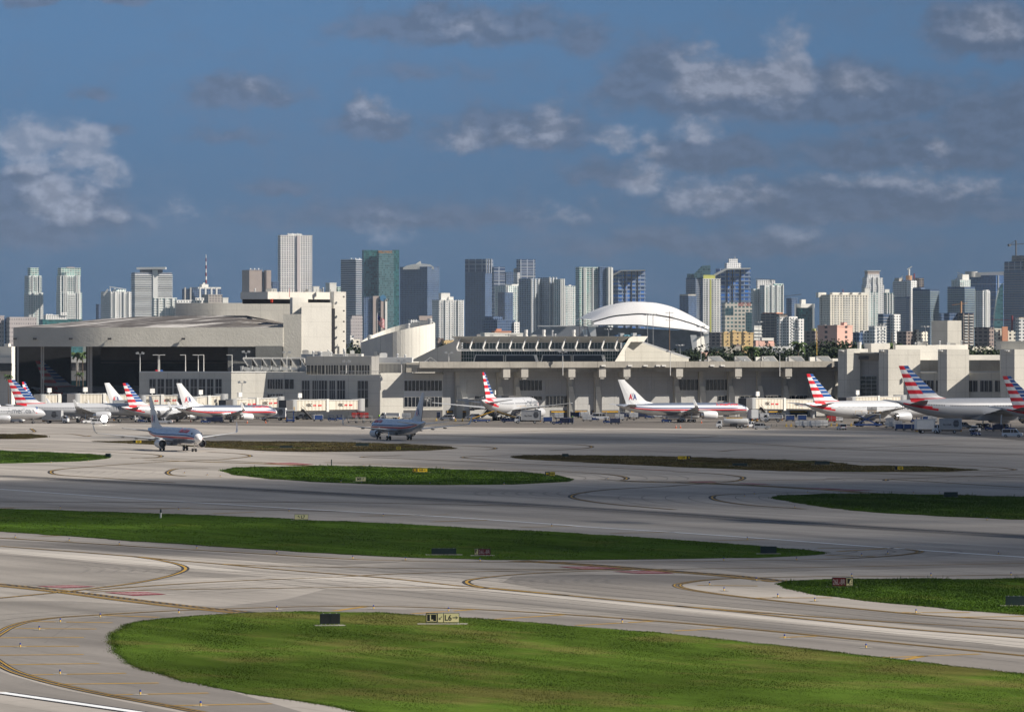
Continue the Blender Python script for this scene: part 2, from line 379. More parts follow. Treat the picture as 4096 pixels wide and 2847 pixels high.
G1 = [(444,2557),(460,2531),(515,2497),(575,2484),(784,2464),(993,2452),(1200,2446),(1279,2448),(1503,2451),(1699,2464),(1895,2475),(2050,2486),
      (2337,2510),(2700,2538),(3150,2587),(3600,2640),(4096,2697),(4500,2745),(4700,3100),(3200,3400),(2100,3040),(1444,2847),(1385,2838),(1268,2814),(1200,2805),(993,2774),(857,2748),(742,2724),(659,2700),(554,2669),(481,2622),(449,2583)]
island(G1, 'near', m_g1, 'wide mown lawn with yellow patches in the foreground', 150000, .05, .35)
island([(-900,1992)] + D([(0,1141),(100,1143),(200,1147),(330,1151),(460,1155),(600,1161),(680,1166),(800,1170),(950,1178),(1100,1186),(1250,1193),(1400,1203),(1550,1213),(1700,1224),(1780,1231),(1850,1238),(1848,1242),(1800,1246),(1700,1250),(1500,1253),(1300,1255),(1100,1255),(900,1249),(700,1239),(500,1226),(300,1213),(150,1202),(0,1191)]) + [(-900,2068)],
       'long', m_g2, 'long green grass strip running behind the cross taxiway', 60000, .07, .5)
island(D([(1748,1310),(1780,1303),(1850,1299),(2000,1299),(2150,1300),(2296,1298),(2400,1298),(2400,1388),(2296,1378),(2200,1371),(2100,1362),(2000,1352),(1900,1342),(1820,1330),(1770,1319)]),
       'right', m_g2, 'dark grass island around the red runway sign at right', 40000, .12, .5, 1.8)
island(D([(1732,1117),(1750,1112),(1850,1108),(2000,1108),(2130,1111),(2296,1115),(2400,1118),(2400,1172),(2296,1165),(2200,1161),(2100,1157),(1950,1148),(1850,1137),(1780,1126)]),
       'farright', m_g2, 'dark grass island beyond the runway at right', 30000, .16, .6, 1.8)
island(D([(500,1055),(530,1049),(600,1047),(750,1045),(900,1049),(1050,1054),(1150,1058),(1240,1065),(1280,1075),(1270,1080),(1150,1086),(1000,1087),(850,1086),(700,1080),(600,1073),(530,1065)]),
       'middle', m_g2, 'half sunlit grass island between the taxiways in the centre', 30000, .16, .6, 1.5)
island([(-700,1780)] + D([(0,1010),(100,1014),(200,1018),(245,1022),(240,1028),(180,1034),(80,1037),(0,1039)]) + [(-700,1846)], 'left', m_g2, 'sunlit grass island at the left edge near the green post', 16000, .15, .6)
island(D([(1145,1025),(1180,1021),(1300,1021),(1500,1024),(1700,1030),(1850,1035),(1880,1039),(1925,1045),(1990,1044),(2100,1047),(2190,1054),(2130,1057),(1950,1058),(1750,1056),(1500,1046),(1300,1036),(1180,1030)]),
       'strip', m_g3, 'long dry brown grass strip beside the apron at right', 20000, .15, .6, .8)
island(D([(207,990),(330,988),(600,990),(750,991),(900,996),(1000,1001),(1020,1006),(960,1010),(850,1012),(700,1013),(600,1011),(450,1002),(330,996)]),
       'strip2', m_g3, 'long dry brown grass strip behind the taxiing aircraft', 20000, .15, .6, .6)
island([(-500,1737)] + D([(0,975),(60,975),(108,980),(60,984),(0,984)]) + [(-500,1753)], 'far', m_g3, 'small dry grass patch at the far left edge', 5000, .35, .8)
# ---- painted lines
m_yel = mat('paint_yellow', (.36, .215, .035), .8, var=.25, vs=.4)
m_blk = mat('paint_black', (.03, .03, .033), .8, var=.2, vs=.5)
m_wht = mat('paint_white', (.72, .74, .76), .8, var=.1, vs=.5)
m_red = mat('paint_red', (.20, .035, .045), .85, var=.25, vs=.5)
m_redw = mat('paint_worn_white', (.36, .24, .24), .85, var=.2, vs=.5)
def smooth_path(P, step=2.5):
    out = []; P = [P[0] * 2 - P[1]] + P + [P[-1] * 2 - P[-2]]
    for i in range(1, len(P) - 2):
        p0, p1, p2, p3 = P[i-1:i+3]; n = max(2, min(24, int((p2 - p1).length / step)))
        for k in range(n):
            q = k / n
            c = .5 * ((2*p1) + (-p0+p2)*q + (2*p0-5*p1+4*p2-p3)*q*q + (-p0+3*p1-3*p2+p3)*q**3)
            l = p1.lerp(p2, q); out.append(c if (c - l).length < (p2 - p1).length * .25 else l)
    out.append(P[-2]); return out
def ribbon_into(mb, path, off, w, z, mi=0, dash=None):
    L = 0.; prev = None
    for i in range(len(path)):
        a = path[max(0, i-1)]; b = path[min(len(path)-1, i+1)]; d = (b - a); d.z = 0
        if d.length < 1e-6: continue
        n = Vector((-d.y, d.x, 0)).normalized(); c = path[i] + n * off
        cur = (c + n * w / 2, c - n * w / 2, path[i])
        if prev:
            L += (cur[2] - prev[2]).length
            if dash is None or (L % (2 * dash)) < dash:
                mb.add([(q.x, q.y, z) for q in (prev[0], cur[0], cur[1], prev[1])], [(0, 1, 2, 3)], mi)
        prev = cur
def line(name, pts, offs=(0.,), w=.3, m=None, black=.28, z=.03, dash=None, step=2.5, smooth=True):
    P = [gp(*p) for p in pts]; path = smooth_path(P, step) if smooth else P
    mb = MB()
    if black:
        for o in offs: ribbon_into(mb, path, o, w + 2 * black, z, 1)
    for o in offs: ribbon_into(mb, path, o, w, z + (.006 if black else 0), 0, dash)
    return tag(mb.obj(name, [m or m_yel, m_blk]), kind='structure')
K = 'taxiway_marking'
DBL = (-.3, .3)
CL = [  # single centrelines
 [(0,2184),(297,2206),(535,2225),(684,2239),(880,2255),(1071,2273),(1366,2297),(1544,2311),(1849,2344),(1971,2352),(2276,2381),(2700,2422),(2940,2445),(3214,2474),(3611,2513),(4096,2551),(4300,2570)],
 [(880,2255),(1100,2264),(1366,2268),(1788,2274),(2215,2276),(2520,2277),(2900,2273),(3306,2268),(4096,2252),(4300,2248)],
 [(363,2367),(595,2359),(1000,2353),(1366,2349),(1666,2350),(1971,2355)],
 [(357,2361),(595,2343),(892,2325),(1366,2306),(1605,2294),(2093,2282),(2520,2276)],
 [(2696,2422),(3001,2446),(3550,2486),(4096,2515),(4300,2527)],
 [(535,2225),(595,2233),(654,2243),(708,2255),(738,2267),(740,2279),(708,2294),(654,2309),(565,2327),(446,2344),(286,2363),(178,2374),(0,2391),(-60,2395)],
 [(2520,2279),(2446,2281),(2215,2288),(2032,2300),(1910,2313),(1867,2324),(1879,2337),(1934,2349),(2032,2360),(2276,2381)],
 [(0,1790),(238,1800),(476,1810),(595,1816),(645,1823),(619,1830),(523,1832)],
 [(833,1807),(952,1814),(1002,1823),(952,1831),(833,1839),(619,1833),(523,1831)],
 [(833,1840),(892,1842),(1071,1850),(1279,1863)],
 [(833,1840),(595,1850),(357,1867),(238,1877),(202,1887),(238,1899),(416,1911),(700,1930)],
 [(833,1872),(714,1874),(672,1887),(684,1899),(738,1904)],
 [(1300,1849),(1727,1865),(2093,1878),(2367,1892),(2458,1900),(2507,1911),(2483,1920),(2397,1917)],
 [(2483,1922),(2700,1927),(2940,1936),(3245,1953),(3367,1963),(3550,1975)],
 [(2700,1943),(2458,1956),(2324,1971),(2285,1987),(2337,2001),(2458,2017),(2700,2038)],
 [(2696,1886),(2848,1894),(2952,1904),(2973,1913),(2940,1924),(2848,1932),(2696,1942)],
 [(3306,1969),(3001,1974),(2873,1980),(2848,1990),(2879,2003),(3001,2020),(3220,2035)],
 [(1605,1773),(1788,1780),(1940,1787),(1983,1793),(1940,1798),(1800,1797)],
 [(2251,1822),(2696,1825),(3123,1833),(3489,1848),(3916,1865),(4038,1874),(4050,1880),(3916,1885),(3600,1890)],
 [(2251,1821),(2032,1821),(1910,1824),(1849,1829),(1910,1835),(2093,1845),(2700,1863),(3200,1885),(4096,1910)],
 [(1605,1821),(1446,1828),(1666,1836),(2215,1860),(2700,1883)],
 [(1666,1737),(1910,1746),(2215,1755),(2700,1764),(3001,1774),(3367,1795),(4096,1817)],
 [(0,1726),(130,1728),(125,1714)],[(0,1746),(250,1735),(350,1745),(357,1742)],
 [(2339,1718),(2180,1722),(2000,1728)],[(1930,1768),(2300,1778),(2360,1790),(2200,1802)],
 [(2870,1744),(2700,1754),(2400,1757)],[(2878,1805),(3000,1797),(3440,1790),(3810,1776),(3858,1777)],
 [(3540,1922),(3600,1914),(4096,1898)],[(3306,1912),(3560,1917),(4096,1950)],[(2696,1926),(3370,1916)],
 [(0,2029),(714,2033),(1366,2045)],[(0,2006),(700,2008),(1366,2009),(2100,2024)]]
for i, l in enumerate(CL): line(K, l, w=.3 if i > 6 else .32, black=.42 if i > 6 else .28)
EDGE = [
 [(-60,2570),(0,2531),(47,2505),(120,2484),(235,2469),(392,2459),(575,2448),(795,2438),(1200,2426),(1464,2424),(1738,2430),(2050,2444),(2337,2462),(2700,2489),(2940,2510),(3306,2545),(4096,2622),(4300,2642)],
 [(-60,2610),(0,2653),(47,2680),(105,2701),(230,2735),(418,2776),(664,2821),(784,2844),(1000,2885)],
 [(-60,2148),(0,2151),(297,2169),(595,2188),(952,2209),(1366,2234),(1605,2242),(1910,2248),(2337,2247),(2700,2246),(3001,2241),(3306,2236),(3550,2224),(3672,2210),(3672,2202),(3611,2195)],
 [(4200,2296),(3733,2303),(3306,2305),(2958,2312),(2818,2320),(2733,2332),(2708,2341),(2745,2355),(2879,2376),(3123,2404),(3428,2434),(3733,2462),(4096,2484),(4300,2498)]]
for l in EDGE: line(K, l, offs=DBL, w=.17, black=.14)
line('runway_marking', [(0,2769),(544,2847),(1000,2915)], w=.9, m=m_wht, black=.35)
line('runway_marking', [(-60,1952),(0,1956),(416,1986),(773,2009),(1366,2044),(1727,2063),(2215,2096),(2337,2106),(2700,2129),(3062,2154),(3611,2195),(4096,2228),(4300,2243)], w=.9, m=m_wht, black=.0)
for l in ([(-40,2334),(0,2338),(256,2365),(512,2398),(767,2428),(985,2450)], [(2074,2242),(2337,2257),(2700,2285),(2909,2301),(3140,2326)],
          [(595,1840),(1000,1852),(1366,1868)],[(2483,1924),(2940,1938),(3300,1958),(3480,1972)]):
    line('hold_short_marking', l, offs=(-1.35, -.75), w=.3, black=.16)
    line('hold_short_marking', l, offs=(.35, .95), w=.3, black=.16, dash=.9, step=.9)
for l in ([(146,2344),(286,2340),(384,2346),(250,2352)],[(416,2369),(577,2366),(666,2377),(535,2382)],[(2233,2266),(2367,2265),(2495,2274),(2337,2277)],
          [(2452,2285),(2611,2282),(2700,2293),(2550,2294)],[(3208,1952),(3275,1951),(3380,1955),(3290,1958)],[(3290,1958),(3400,1957),(3500,1961),(3380,1964)],
          [(2950,1932),(3010,1932),(3085,1937),(3010,1938)],[(2750,1926),(2840,1925),(2870,1929),(2790,1930)],[(1050,1853),(1170,1850),(1260,1857),(1150,1859)]):
    P = [gp(*p) for p in l]; mb = MB(); mb.add([(p.x, p.y, .032) for p in P], [(0, 1, 2, 3)])
    for k in range(5):   # worn strokes of the painted holding-position characters
        a = P[0].lerp(P[1], .15 + .17 * k); b = P[3].lerp(P[2], .15 + .17 * k); d = (b - a)
        p0 = a + d * .2; p1 = a + d * .8; n = Vector((-d.y, d.x, 0)).normalized() * .22
        mb.add([(q.x, q.y, .04) for q in (p0 + n, p1 + n, p1 - n, p0 - n)], [(0, 1, 2, 3)], 1)
    tag(mb.obj('painted_hold_panel', [m_red, m_redw]), kind='structure')
BARS = [((57,2513),(386,2515)),((120,2485),(450,2490)),((-40,2550),(335,2549)),((-40,2585),(317,2584)),((-40,2620),(335,2617)),((-40,2659),(397,2653)),
 ((105,2699),(504,2692)),((230,2736),(635,2731)),((421,2779),(834,2771)),((664,2822),(1087,2814)),((382,2459),(632,2468)),((1337,2443),(1459,2426)),
 ((1648,2454),(1916,2436)),((1971,2477),(2257,2458)),((2306,2501),(2612,2484)),((2696,2523),(2940,2511)),((3123,2549),(3280,2543)),((3440,2633),(3920,2615)),((3560,2650),(3700,2622)),
 ((2790,2340),(3030,2343)),((3001,2391),(3330,2390)),((3580,2449),(3880,2449)),((3820,2468),(4150,2464)),((2840,2162),(3080,2157)),((3270,2192),(3550,2190)),((3350,2205),(3600,2190)),
 ((1440,2063),(1800,2058)),((2080,2108),(2300,2104)),((1730,2086),(1950,2080)),((560,2037),(760,2032)),((850,2054),(1020,2048)),((0,2034),(60,2031)),((160,2144),(330,2140)),((2440,2132),(2700,2128)),((3300,2220),(3500,2225))]
for a, b in BARS: line('shoulder_stripe', [a, b], w=.75, m=m_yel, black=0, smooth=False)
m_joint = mat('joint_seal', (.15, .14, .13), .9)
for i in (0, 1, 3, 12, 13, 16, 18, 21, 2, 28): line('pavement_joint', CL[i], offs=(-15.2, -11.4, -7.6, -3.8, 3.8, 7.6, 11.4), w=.14, m=m_joint, black=0, z=.024, step=5)
for l in EDGE[:1] + EDGE[2:3]: line('pavement_joint', l, offs=(-5, 3, 7.6), w=.14, m=m_joint, black=0, z=.024, step=5)
# ---- tyre rubber on the runway
def rubber_mat():
    m = bpy.data.materials.new('tyre_rubber_marks'); m.use_nodes = True; t = NT(m.node_tree); b = t.n['Principled BSDF']
    b.inputs['Base Color'].default_value = (.06, .06, .065, 1); b.inputs['Roughness'].default_value = .8
    at = t.node('ShaderNodeAttribute', attribute_name='edge'); P = t.node('ShaderNodeTexCoord').outputs['Object']
    u = t.vm('DOT_PRODUCT', P, tuple(U)); v = t.vm('DOT_PRODUCT', P, tuple(V))
    n = t.noise(t.xyz(t.m('MULTIPLY', u, .02), t.m('MULTIPLY', v, 1.6), 0.), 1., 5., .7)
    a = t.m('MULTIPLY', at.outputs['Fac'], t.ramp(n, .3, .7, .55, 1.0), clamp=True)
    t.put(b.inputs['Alpha'], a); return m
m_rub = rubber_mat()
def skid(pts, w, k, off=0., z=.045, name='tyre_rubber'):
    path = smooth_path([gp(*p) for p in pts], 6); me = bpy.data.meshes.new(name); vs = []; fs = []; ed = []
    cols = (-1, -.55, 0, .55, 1); val = (0, .6, 1, .6, 0)
    for i, p in enumerate(path):
        a = path[max(0, i-1)]; b = path[min(len(path)-1, i+1)]; d = b - a; n = Vector((-d.y, d.x, 0)).normalized()
        e = min(1, i / 3, (len(path) - 1 - i) / 3)
        for c, q in zip(cols, val): r = p + n * (off + c * w / 2); vs.append((r.x, r.y, z)); ed.append(q * k * e)
    for i in range(len(path) - 1):
        for c in range(4): fs.append((i*5+c, i*5+c+1, i*5+c+6, i*5+c+5))
    me.from_pydata(vs, [], fs); me.materials.append(m_rub)
    at = me.attributes.new('edge', 'FLOAT', 'POINT'); at.data.foreach_set('value', ed)
    o = bpy.data.objects.new(name, me); COL.objects.link(o); tag(o, kind='structure')
RW = [(-60,1899),(0,1902),(535,1929),(1366,1974),(1971,2008),(2700,2053),(3306,2095),(4096,2142),(4400,2160)]
skid(RW, 3.6, .95, 0); skid(RW, 1.4, .6, 2.4, .052); skid(RW, 6., .42, -3.5, .056); skid(RW, 11., .22, -4, .061)
skid([(p[0], p[1] + 36 + i * 3) for i, p in enumerate(RW)], 7, .16)
for k in range(9):     # curved sweeps where aircraft turn off
    x = 1900 + k * 55; skid([(x + 330, 1953), (x + 60, 1963), (x, 1975), (x + 80, 1990), (x + 420, 2010)], .8, .22, z=.066 + k * .002)
for k in range(7):
    x = 3300 + k * 60; skid([(x + 330, 1960), (x + 60, 1970), (x, 1982), (x + 80, 1996), (x + 420, 2012)], .8, .18, z=.09 + k * .002)
for k in range(8):
    x = 300 + k * 50; skid([(x - 330, 1925), (x - 60, 1905), (x + 10, 1892), (x + 60, 1882), (x + 420, 1872)], .8, .16, z=.11 + k * .002)
for k in range(8):
    x = 2000 + k * 60; skid([(x + 520, 2296), (x + 160, 2306), (x, 2322), (x + 100, 2342), (x + 460, 2362)], .6, .25, z=.13 + k * .002)
for k in range(7):
    x = 720 - k * 60; skid([(x - 460, 2246), (x - 100, 2262), (x, 2282), (x - 100, 2300), (x - 400, 2318)], .6, .2, z=.15 + k * .002)
for l, w, k in (([(1100,1740),(2300,1752),(3400,1772),(4200,1800)],5,.3),([(600,1772),(1500,1768),(2400,1782),(3300,1808),(4200,1836)],4,.25),
                ([(-60,1774),(250,1768),(500,1778),(800,1784)],5,.35),([(-60,1708),(800,1712),(1700,1728)],5,.18),([(1300,1866),(2200,1890),(3000,1920),(4200,1965)],6,.22),
                ([(-60,2300),(500,2290),(900,2300)],4,.25),([(-60,2430),(300,2415),(900,2410)],5,.2),([(2700,2400),(3400,2452),(4200,2510)],5,.25),([(2900,2440),(3400,2470),(4200,2550)],3,.3),
                ([(1366,2390),(1900,2400),(2700,2470),(3500,2560)],6,.2),([(0,2720),(500,2790),(900,2870)],3,.25)): skid(l, w, k, z=.17 + w * .003)
# ================================================================== CLOUDS overhead (outside the view) that shade the field
m_cl = bpy.data.materials.new('cloud_vapour'); m_cl.use_nodes = True; t = NT(m_cl.node_tree); t.n.remove(t.n['Principled BSDF'])
vo = t.node('ShaderNodeVolumePrincipled'); vo.inputs['Density'].default_value = .011; vo.inputs['Color'].default_value = (1, 1, 1, 1)
t.l.new(vo.outputs[0], t.n['Material Output'].inputs['Volume'])
def cloud(cx, cy, rx, ry, label, h=720., rz=0., th=60.):
    bm = bmesh.new(); bmesh.ops.create_icosphere(bm, subdivisions=4, radius=1)
    for v in bm.verts:
        n = noise.noise(v.co * 1.7 + Vector((cx * .01, cy * .01, 0))) * .32 + noise.noise(v.co * 4.5 + Vector((cy, cx, 0))) * .12
        v.co = Vector((v.co.x * rx, v.co.y * ry, v.co.z * th)) * (1 + n)
    me = bpy.data.meshes.new('cloud'); bm.to_mesh(me); bm.free(); me.materials.append(m_cl)
    o = bpy.data.objects.new('cloud', me); COL.objects.link(o); sh = h / SUN.z
    o.location = (cx + SUN.x * sh, cy + SUN.y * sh, h); o.rotation_euler.z = rz
    tag(o, label, 'cloud', 'clouds drifting over the airfield', kind='stuff')
cloud(80, 1235, 84, 395, 'largest grey cloud drifting above the right of the field')
cloud(-5, 1520, 72, 88, 'small cloud above the apron taxi lane', rz=R(8))
cloud(0, 935, 260, 128, 'broad cloud above the runway', rz=R(-6))
cloud(30, 740, 66, 78, 'ragged cloud between the runway and the cross taxiway')
cloud(92, 650, 74, 95, 'cloud above the grass at right', rz=R(25))
cloud(244, 1625, 172, 118, 'cloud above the parked aircraft at right')
# ================================================================== AIRCRAFT
m_silver = mat('polished_metal', (.78, .80, .84), .24, .92, var=.05, vs=.6)
m_mica = mat('silver_paint', (.55, .56, .58), .32, .15, spec=.5, var=.03, vs=.5)
m_acw = mat('aircraft_white', (.70, .71, .72), .4, var=.03, vs=.6)
m_acg = mat('aircraft_grey', (.42, .43, .44), .45, .1, var=.06, vs=.8)
m_stab = mat('belly_grey', (.33, .34, .35), .4, .3, var=.08, vs=.8)
m_fred = mat('livery_red', (.60, .018, .03), .35, spec=.5)
m_fblu = mat('livery_blue', (.012, .075, .27), .35, spec=.5)
m_fblu2 = mat('livery_deep_blue', (.02, .045, .20), .35, spec=.5)
m_fwht = mat('livery_white', (.74, .74, .75), .35, spec=.5)
m_dark = mat('dark_metal', (.03, .03, .035), .5, .3)
m_tyre = mat('tyre_black', (.018, .018, .02), .8)
m_glass = mat('dark_glass', (.012, .015, .02), .08, spec=.8)
m_lip = mat('bare_metal', (.62, .60, .57), .22, .95)
def window_mat(name, base, metal=0., rough=.35, pitch=.52, win=(.02, .025, .04)):
    if name in M: return M[name]
    m = mat(name, base, rough, metal, spec=.5); t = NT(m.node_tree); b = t.n['Principled BSDF']
    x, y, z = t.sep(t.node('ShaderNodeTexCoord').outputs['Object'])
    k = t.m('LESS_THAN', t.m('FRACT', t.m('ADD', t.m('DIVIDE', x, pitch), 200.)), .52)
    gap = t.m('GREATER_THAN', t.m('FRACT', t.m('ADD', t.m('DIVIDE', x, 14.3), 20.2)), .1)
    k = t.m('MULTIPLY', k, gap)
    t.put(b.inputs['Base Color'], t.mix(k, base, win)); t.put(b.inputs['Metallic'], t.m('MULTIPLY', t.m('SUBTRACT', 1., k), metal))
    return m
m_winb = window_mat('window_band_blue', (.02, .045, .20), win=(.1, .11, .14))
m_winm = window_mat('window_band_silver', (.55, .56, .58), .15, .32)
STN = [(0,.02),(.006,.22),(.018,.42),(.038,.62),(.065,.79),(.10,.925),(.14,.99),(.17,1),(.25,1),(.35,1),(.45,1),(.55,1),(.62,1),(.68,.985),(.74,.93),(.80,.83),(.86,.69),(.91,.53),(.955,.33),(.985,.17),(1,.05)]
def jet(L, Rr, za, span, th, nose, eng, livery, winglet=0., gear=(2.86, 15.6, .55, 1), name_side=None):
    """an airliner: origin on the ground between the main wheels, nose along +x"""
    root = thing('airliner', 'airliner', 'airplane'); old = livery == 'old'
    tail = nose - L
    rad = lambda x: float(np.interp((nose - x) / L, [s[0] for s in STN], [s[1] for s in STN])) * Rr
    def zc(x):
        tq = (nose - x) / L; r = rad(x)
        return za + ((Rr - r) * .80 if tq > .6 else -(Rr - r) * .30)
    # ring angles: finer where the stripes run
    zz_ = [-1., -.92, -.7, -.45, -.22, -.10, .0, .09, .17, .26, .33, .42, .62, .82, .95, 1.] if old else [-1., -.92, -.75, -.55, -.35, -.12, .10, .20, .34, .5, .7, .88, .97, 1.]
    right = [(math.sqrt(max(0, 1 - z * z)), z) for z in zz_]; ring = right + [(-y, z) for y, z in reversed(right[1:-1])]
    body = MB(); n = len(ring)
    xs = []
    for i in range(len(STN) - 1):
        for k in range(2): xs.append(nose - L * (STN[i][0] + (STN[i+1][0] - STN[i][0]) * k / 2))
    xs.append(tail); vs = []
    for x in xs:
        r = rad(x); c = zc(x)
        for y, z in ring: vs.append((x, y * r, c + z * r * 1.03))
    body.add(vs, [])
    nr = len(right)
    for i in range(len(xs) - 1):
        xm = (xs[i] + xs[i+1]) / 2; tq = (nose - xm) / L
        for k in range(n):
            z0, z1 = ring[k][1], ring[(k+1) % n][1]; zm = (z0 + z1) / 2; mi = 0
            if old:
                if tq < .025: mi = 5
                elif tq < .90:
                    if -.22 < zm < -.10 or -.10 < zm < .0: mi = 2
                    elif .0 < zm < .09: mi = 3
                    elif .09 < zm < .17: mi = 4 if .12 < tq < .84 else 4
                    elif .17 < zm < .26: mi = 1 if tq > .1 and tq < .82 else 4
            else:
                if .34 > zm > .20 and .1 < tq < .86: mi = 1
                if tq > .80 and tq < .975:
                    lim = .80 + (zm + .35) * .05
                    if -.35 < zm < .10 and tq > lim: mi = 2
                    elif zm <= -.35: mi = 0
                if tq > .80 and .5 < zm and tq < .93: mi = 2 if tq > .84 + (1 - zm) * .08 else 0
            body.f.append((i*n+k, i*n+(k+1) % n, (i+1)*n+(k+1) % n, (i+1)*n+k)); body.mi.append(mi)
    body.f.append(tuple(range(n))); body.mi.append(0)
    body.f.append(tuple(reversed([(len(xs)-1)*n+k for k in range(n)]))); body.mi.append(0)
    # wing fairing
    k = span / 35.8
    body.rings([[(x, y * Rr * 1.03 * w, za - Rr * (.55 + .58 * w * (1 if z < 0 else -.5))) for (y, z) in ((-1,.3),(-.7,-1),(0,-1),(.7,-1),(1,.3))] for x, w in ((7.5*k,.05),(6*k,.75),(3*k,1),(-2*k,1),(-4.5*k,.7),(-6.5*k,.05))])
    base = [m_silver, m_winb, m_fred, m_fwht, m_fblu2, m_fwht] if old else [m_mica, m_winm, m_fred, m_fwht, m_fblu, m_fwht]
    fus = body.obj('fuselage', base, root, smooth=True)
    # cockpit glass
    cp = MB()
    for s in (-1, 1):
        x0 = nose - L * .036; x1 = nose - L * .057
        for a, b, y0, y1 in ((x0, x0 - .25, .02, .62), (x0 - .25, x1, .66, .93)):
            pts = []
            for x, yy, zq in ((a, y0, .42), (b, y1, .42), (b - .15, y1 * .92, .70), (a - .55, y0, .70)):
                r = rad(x) + .05; pts.append((x + .05, s * yy * r * .97, zc(x) + zq * r * 1.03))
            cp.add(pts, [(0, 1, 2, 3)])
    cp.obj('cockpit_window', m_glass, root)
    # lettering on both sides
    if name_side:
        txt, px0, hh, ww, zt, bold, mt = name_side
        for s in (-1, 1):
            tm = MB()
            def wrap(p):
                x = p.x; r = rad(x) + .035; a = (p.z - zc(x)) / (r * 1.03); a = max(-.98, min(.98, a))
                return Vector((x, s * r * math.sqrt(1 - a * a), p.z))
            o = Vector((nose - px0, 0, za + zt)) if s < 0 else Vector((nose - px0 - ww, 0, za + zt))
            o.x = nose - px0 - ww if s < 0 else nose - px0
            text_on(tm, txt, o, (1 if s < 0 else -1, 0, 0), (0, 0, 1), hh, ww, bold=bold, mapf=wrap)
            tm.obj('lettering', mt, root)
        if not old:
            for s in (-1, 1):       # slanted two-tone mark beside the name
                tm = MB()
                for q, (dz, mi) in enumerate(((.95, 0), (-.05, 1))):
                    x0 = nose - px0 + .5 if True else 0
                    P = [(x0, zt + dz), (x0 + .55, zt + dz + .0), (x0 + 1.0 - q * .9, zt + dz + .95), (x0 + .45 - q * .9, zt + dz + .95)]
                    pts = []
                    for x, z in P:
                        r = rad(x) + .04; a = max(-.98, min(.98, (za + z - zc(x)) / (r * 1.03))); pts.append((x, s * r * math.sqrt(1 - a * a), za + z))
                    tm.add(pts, [(0, 1, 2, 3)], mi)
                tm.obj('emblem', [m_fblu, m_fred], root)
    # wings
    def wing(s):
        mb = MB(); hs = span / 2; zr = za - Rr * .62; rings = []
        for fy, xle, ch, tk in ((.0, 5.5*k, 8.2*k, .13), (.10, 4.6*k, 7.2*k, .125), (.34, .9*k, 4.3*k, .11), (.70, -2.3*k, 2.7*k, .10), (1.0, -4.9*k, 1.5*k, .10)):
            y = s * (Rr * .2 + (hs - Rr * .2) * fy); z = zr + abs(y) * .105; T = ch * tk
            rings.append([(xle - ch * q, y, z + T * u) for q, u in ((0,0),(.03,.28),(.12,.5),(.35,.6),(.7,.3),(1,.02),(.7,-.18),(.35,-.38),(.12,-.3),(.03,-.18))])
        mb.rings(rings, 0); w = mb.obj('wing', m_acg if not old else m_lip if False else m_acg, root, smooth=True)
        tx, ty, tz = -4.9*k, s * hs, zr + hs * .105
        if winglet:
            wl = MB()
            wl.rings([[(x0 - c * q, y, z) for q, y, z in ((0, ya, za_), (.3, ya + s * .06, za_), (1, ya, za_), (.3, ya - s * .06, za_))]
                for x0, c, ya, za_ in ((tx, 1.5*k, ty, tz + .02), (tx - .5, 1.35, ty + s*.35, tz + .5), (tx - 1.9, .65, ty + s*.62, tz + winglet))])
            wl.obj('winglet', m_acw, w)
        for fy in (.30, .48, .66):
            fl = MB()
            y = s * hs * fy; xx = np.interp(fy, [0,.1,.34,.7,1], [-2.7*k,-2.6*k,-3.4*k,-5.0*k,-6.4*k]); z = zr + abs(y) * .105
            fl.rings([[(xx + dx, y + a * .22 * q, z - .28 - b * .22 * q) for a, b in ((1,0),(.7,.7),(0,1),(-.7,.7),(-1,0),(0,-.6))] for dx, q in ((2.6,.1),(1.6,1),(.2,1),(-.9,.15))])
            fl.obj('flap_fairing', m_stab, w, smooth=True)
    wing(-1); wing(1)
    # engines
    ey, ez, er, ex0, ex1 = eng
    for s in (-1, 1):
        e = MB(); c = (0, s * ey, ez)
        prof = [(ex0, er*.86), (ex0 - .18, er*.97), (ex0 - .9, er*1.06), (ex0 - (ex0-ex1)*.5, er*1.05), (ex1 + .4, er*.86), (ex1 + .1, er*.80)]
        N = 18; ring = lambda x, r: [(x, s*ey + r * math.cos(2*math.pi*q/N), ez + r * math.sin(2*math.pi*q/N)) for q in range(N)]
        e.rings([ring(x, r) for x, r in prof], cap=False)
        ne = e.obj('engine', m_acw if old else m_mica, root, smooth=True)
        i = MB(); i.rings([ring(x, r) for x, r in ((ex0 + .02, er*.93), (ex0 + .06, er*.88), (ex0 - .1, er*.82), (ex0 + 0., er*.9))], cap=False); i.obj('intake_lip', m_lip, ne, smooth=True)
        f = MB(); f.rings([ring(x, r) for x, r in ((ex0 - .1, er*.82), (ex0 - .8, er*.80))], cap=False); f.cyl((ex0 - .8, s*ey, ez), (ex0 - .79, s*ey, ez), er*.8, er*.8, 18)
        f.cyl((ex0 - .8, s*ey, ez), (ex0 - .35, s*ey, ez), er*.25, .02, 10, mi=1)
        for q in range(20):
            a = 2*math.pi*q/20; f.seg((ex0-.74, s*ey + math.cos(a)*er*.24, ez + math.sin(a)*er*.24), (ex0-.70, s*ey + math.cos(a+.2)*er*.78, ez + math.sin(a+.2)*er*.78), .10, .02, mi=1)
        f.obj('fan', [m_dark, m_acg], ne)
        x = MB(); x.rings([ring(xx, r) for xx, r in ((ex1 + .9, er*.66), (ex1 - .1, er*.62), (ex1 - .75, er*.46), (ex1 - .72, er*.38), (ex1 - .1, er*.36))], cap=False)
        x.rings([ring(xx, r) for xx, r in ((ex1 - .1, er*.25), (ex1 - 1.2, er*.06))]); x.obj('exhaust', m_lip, ne, smooth=True)
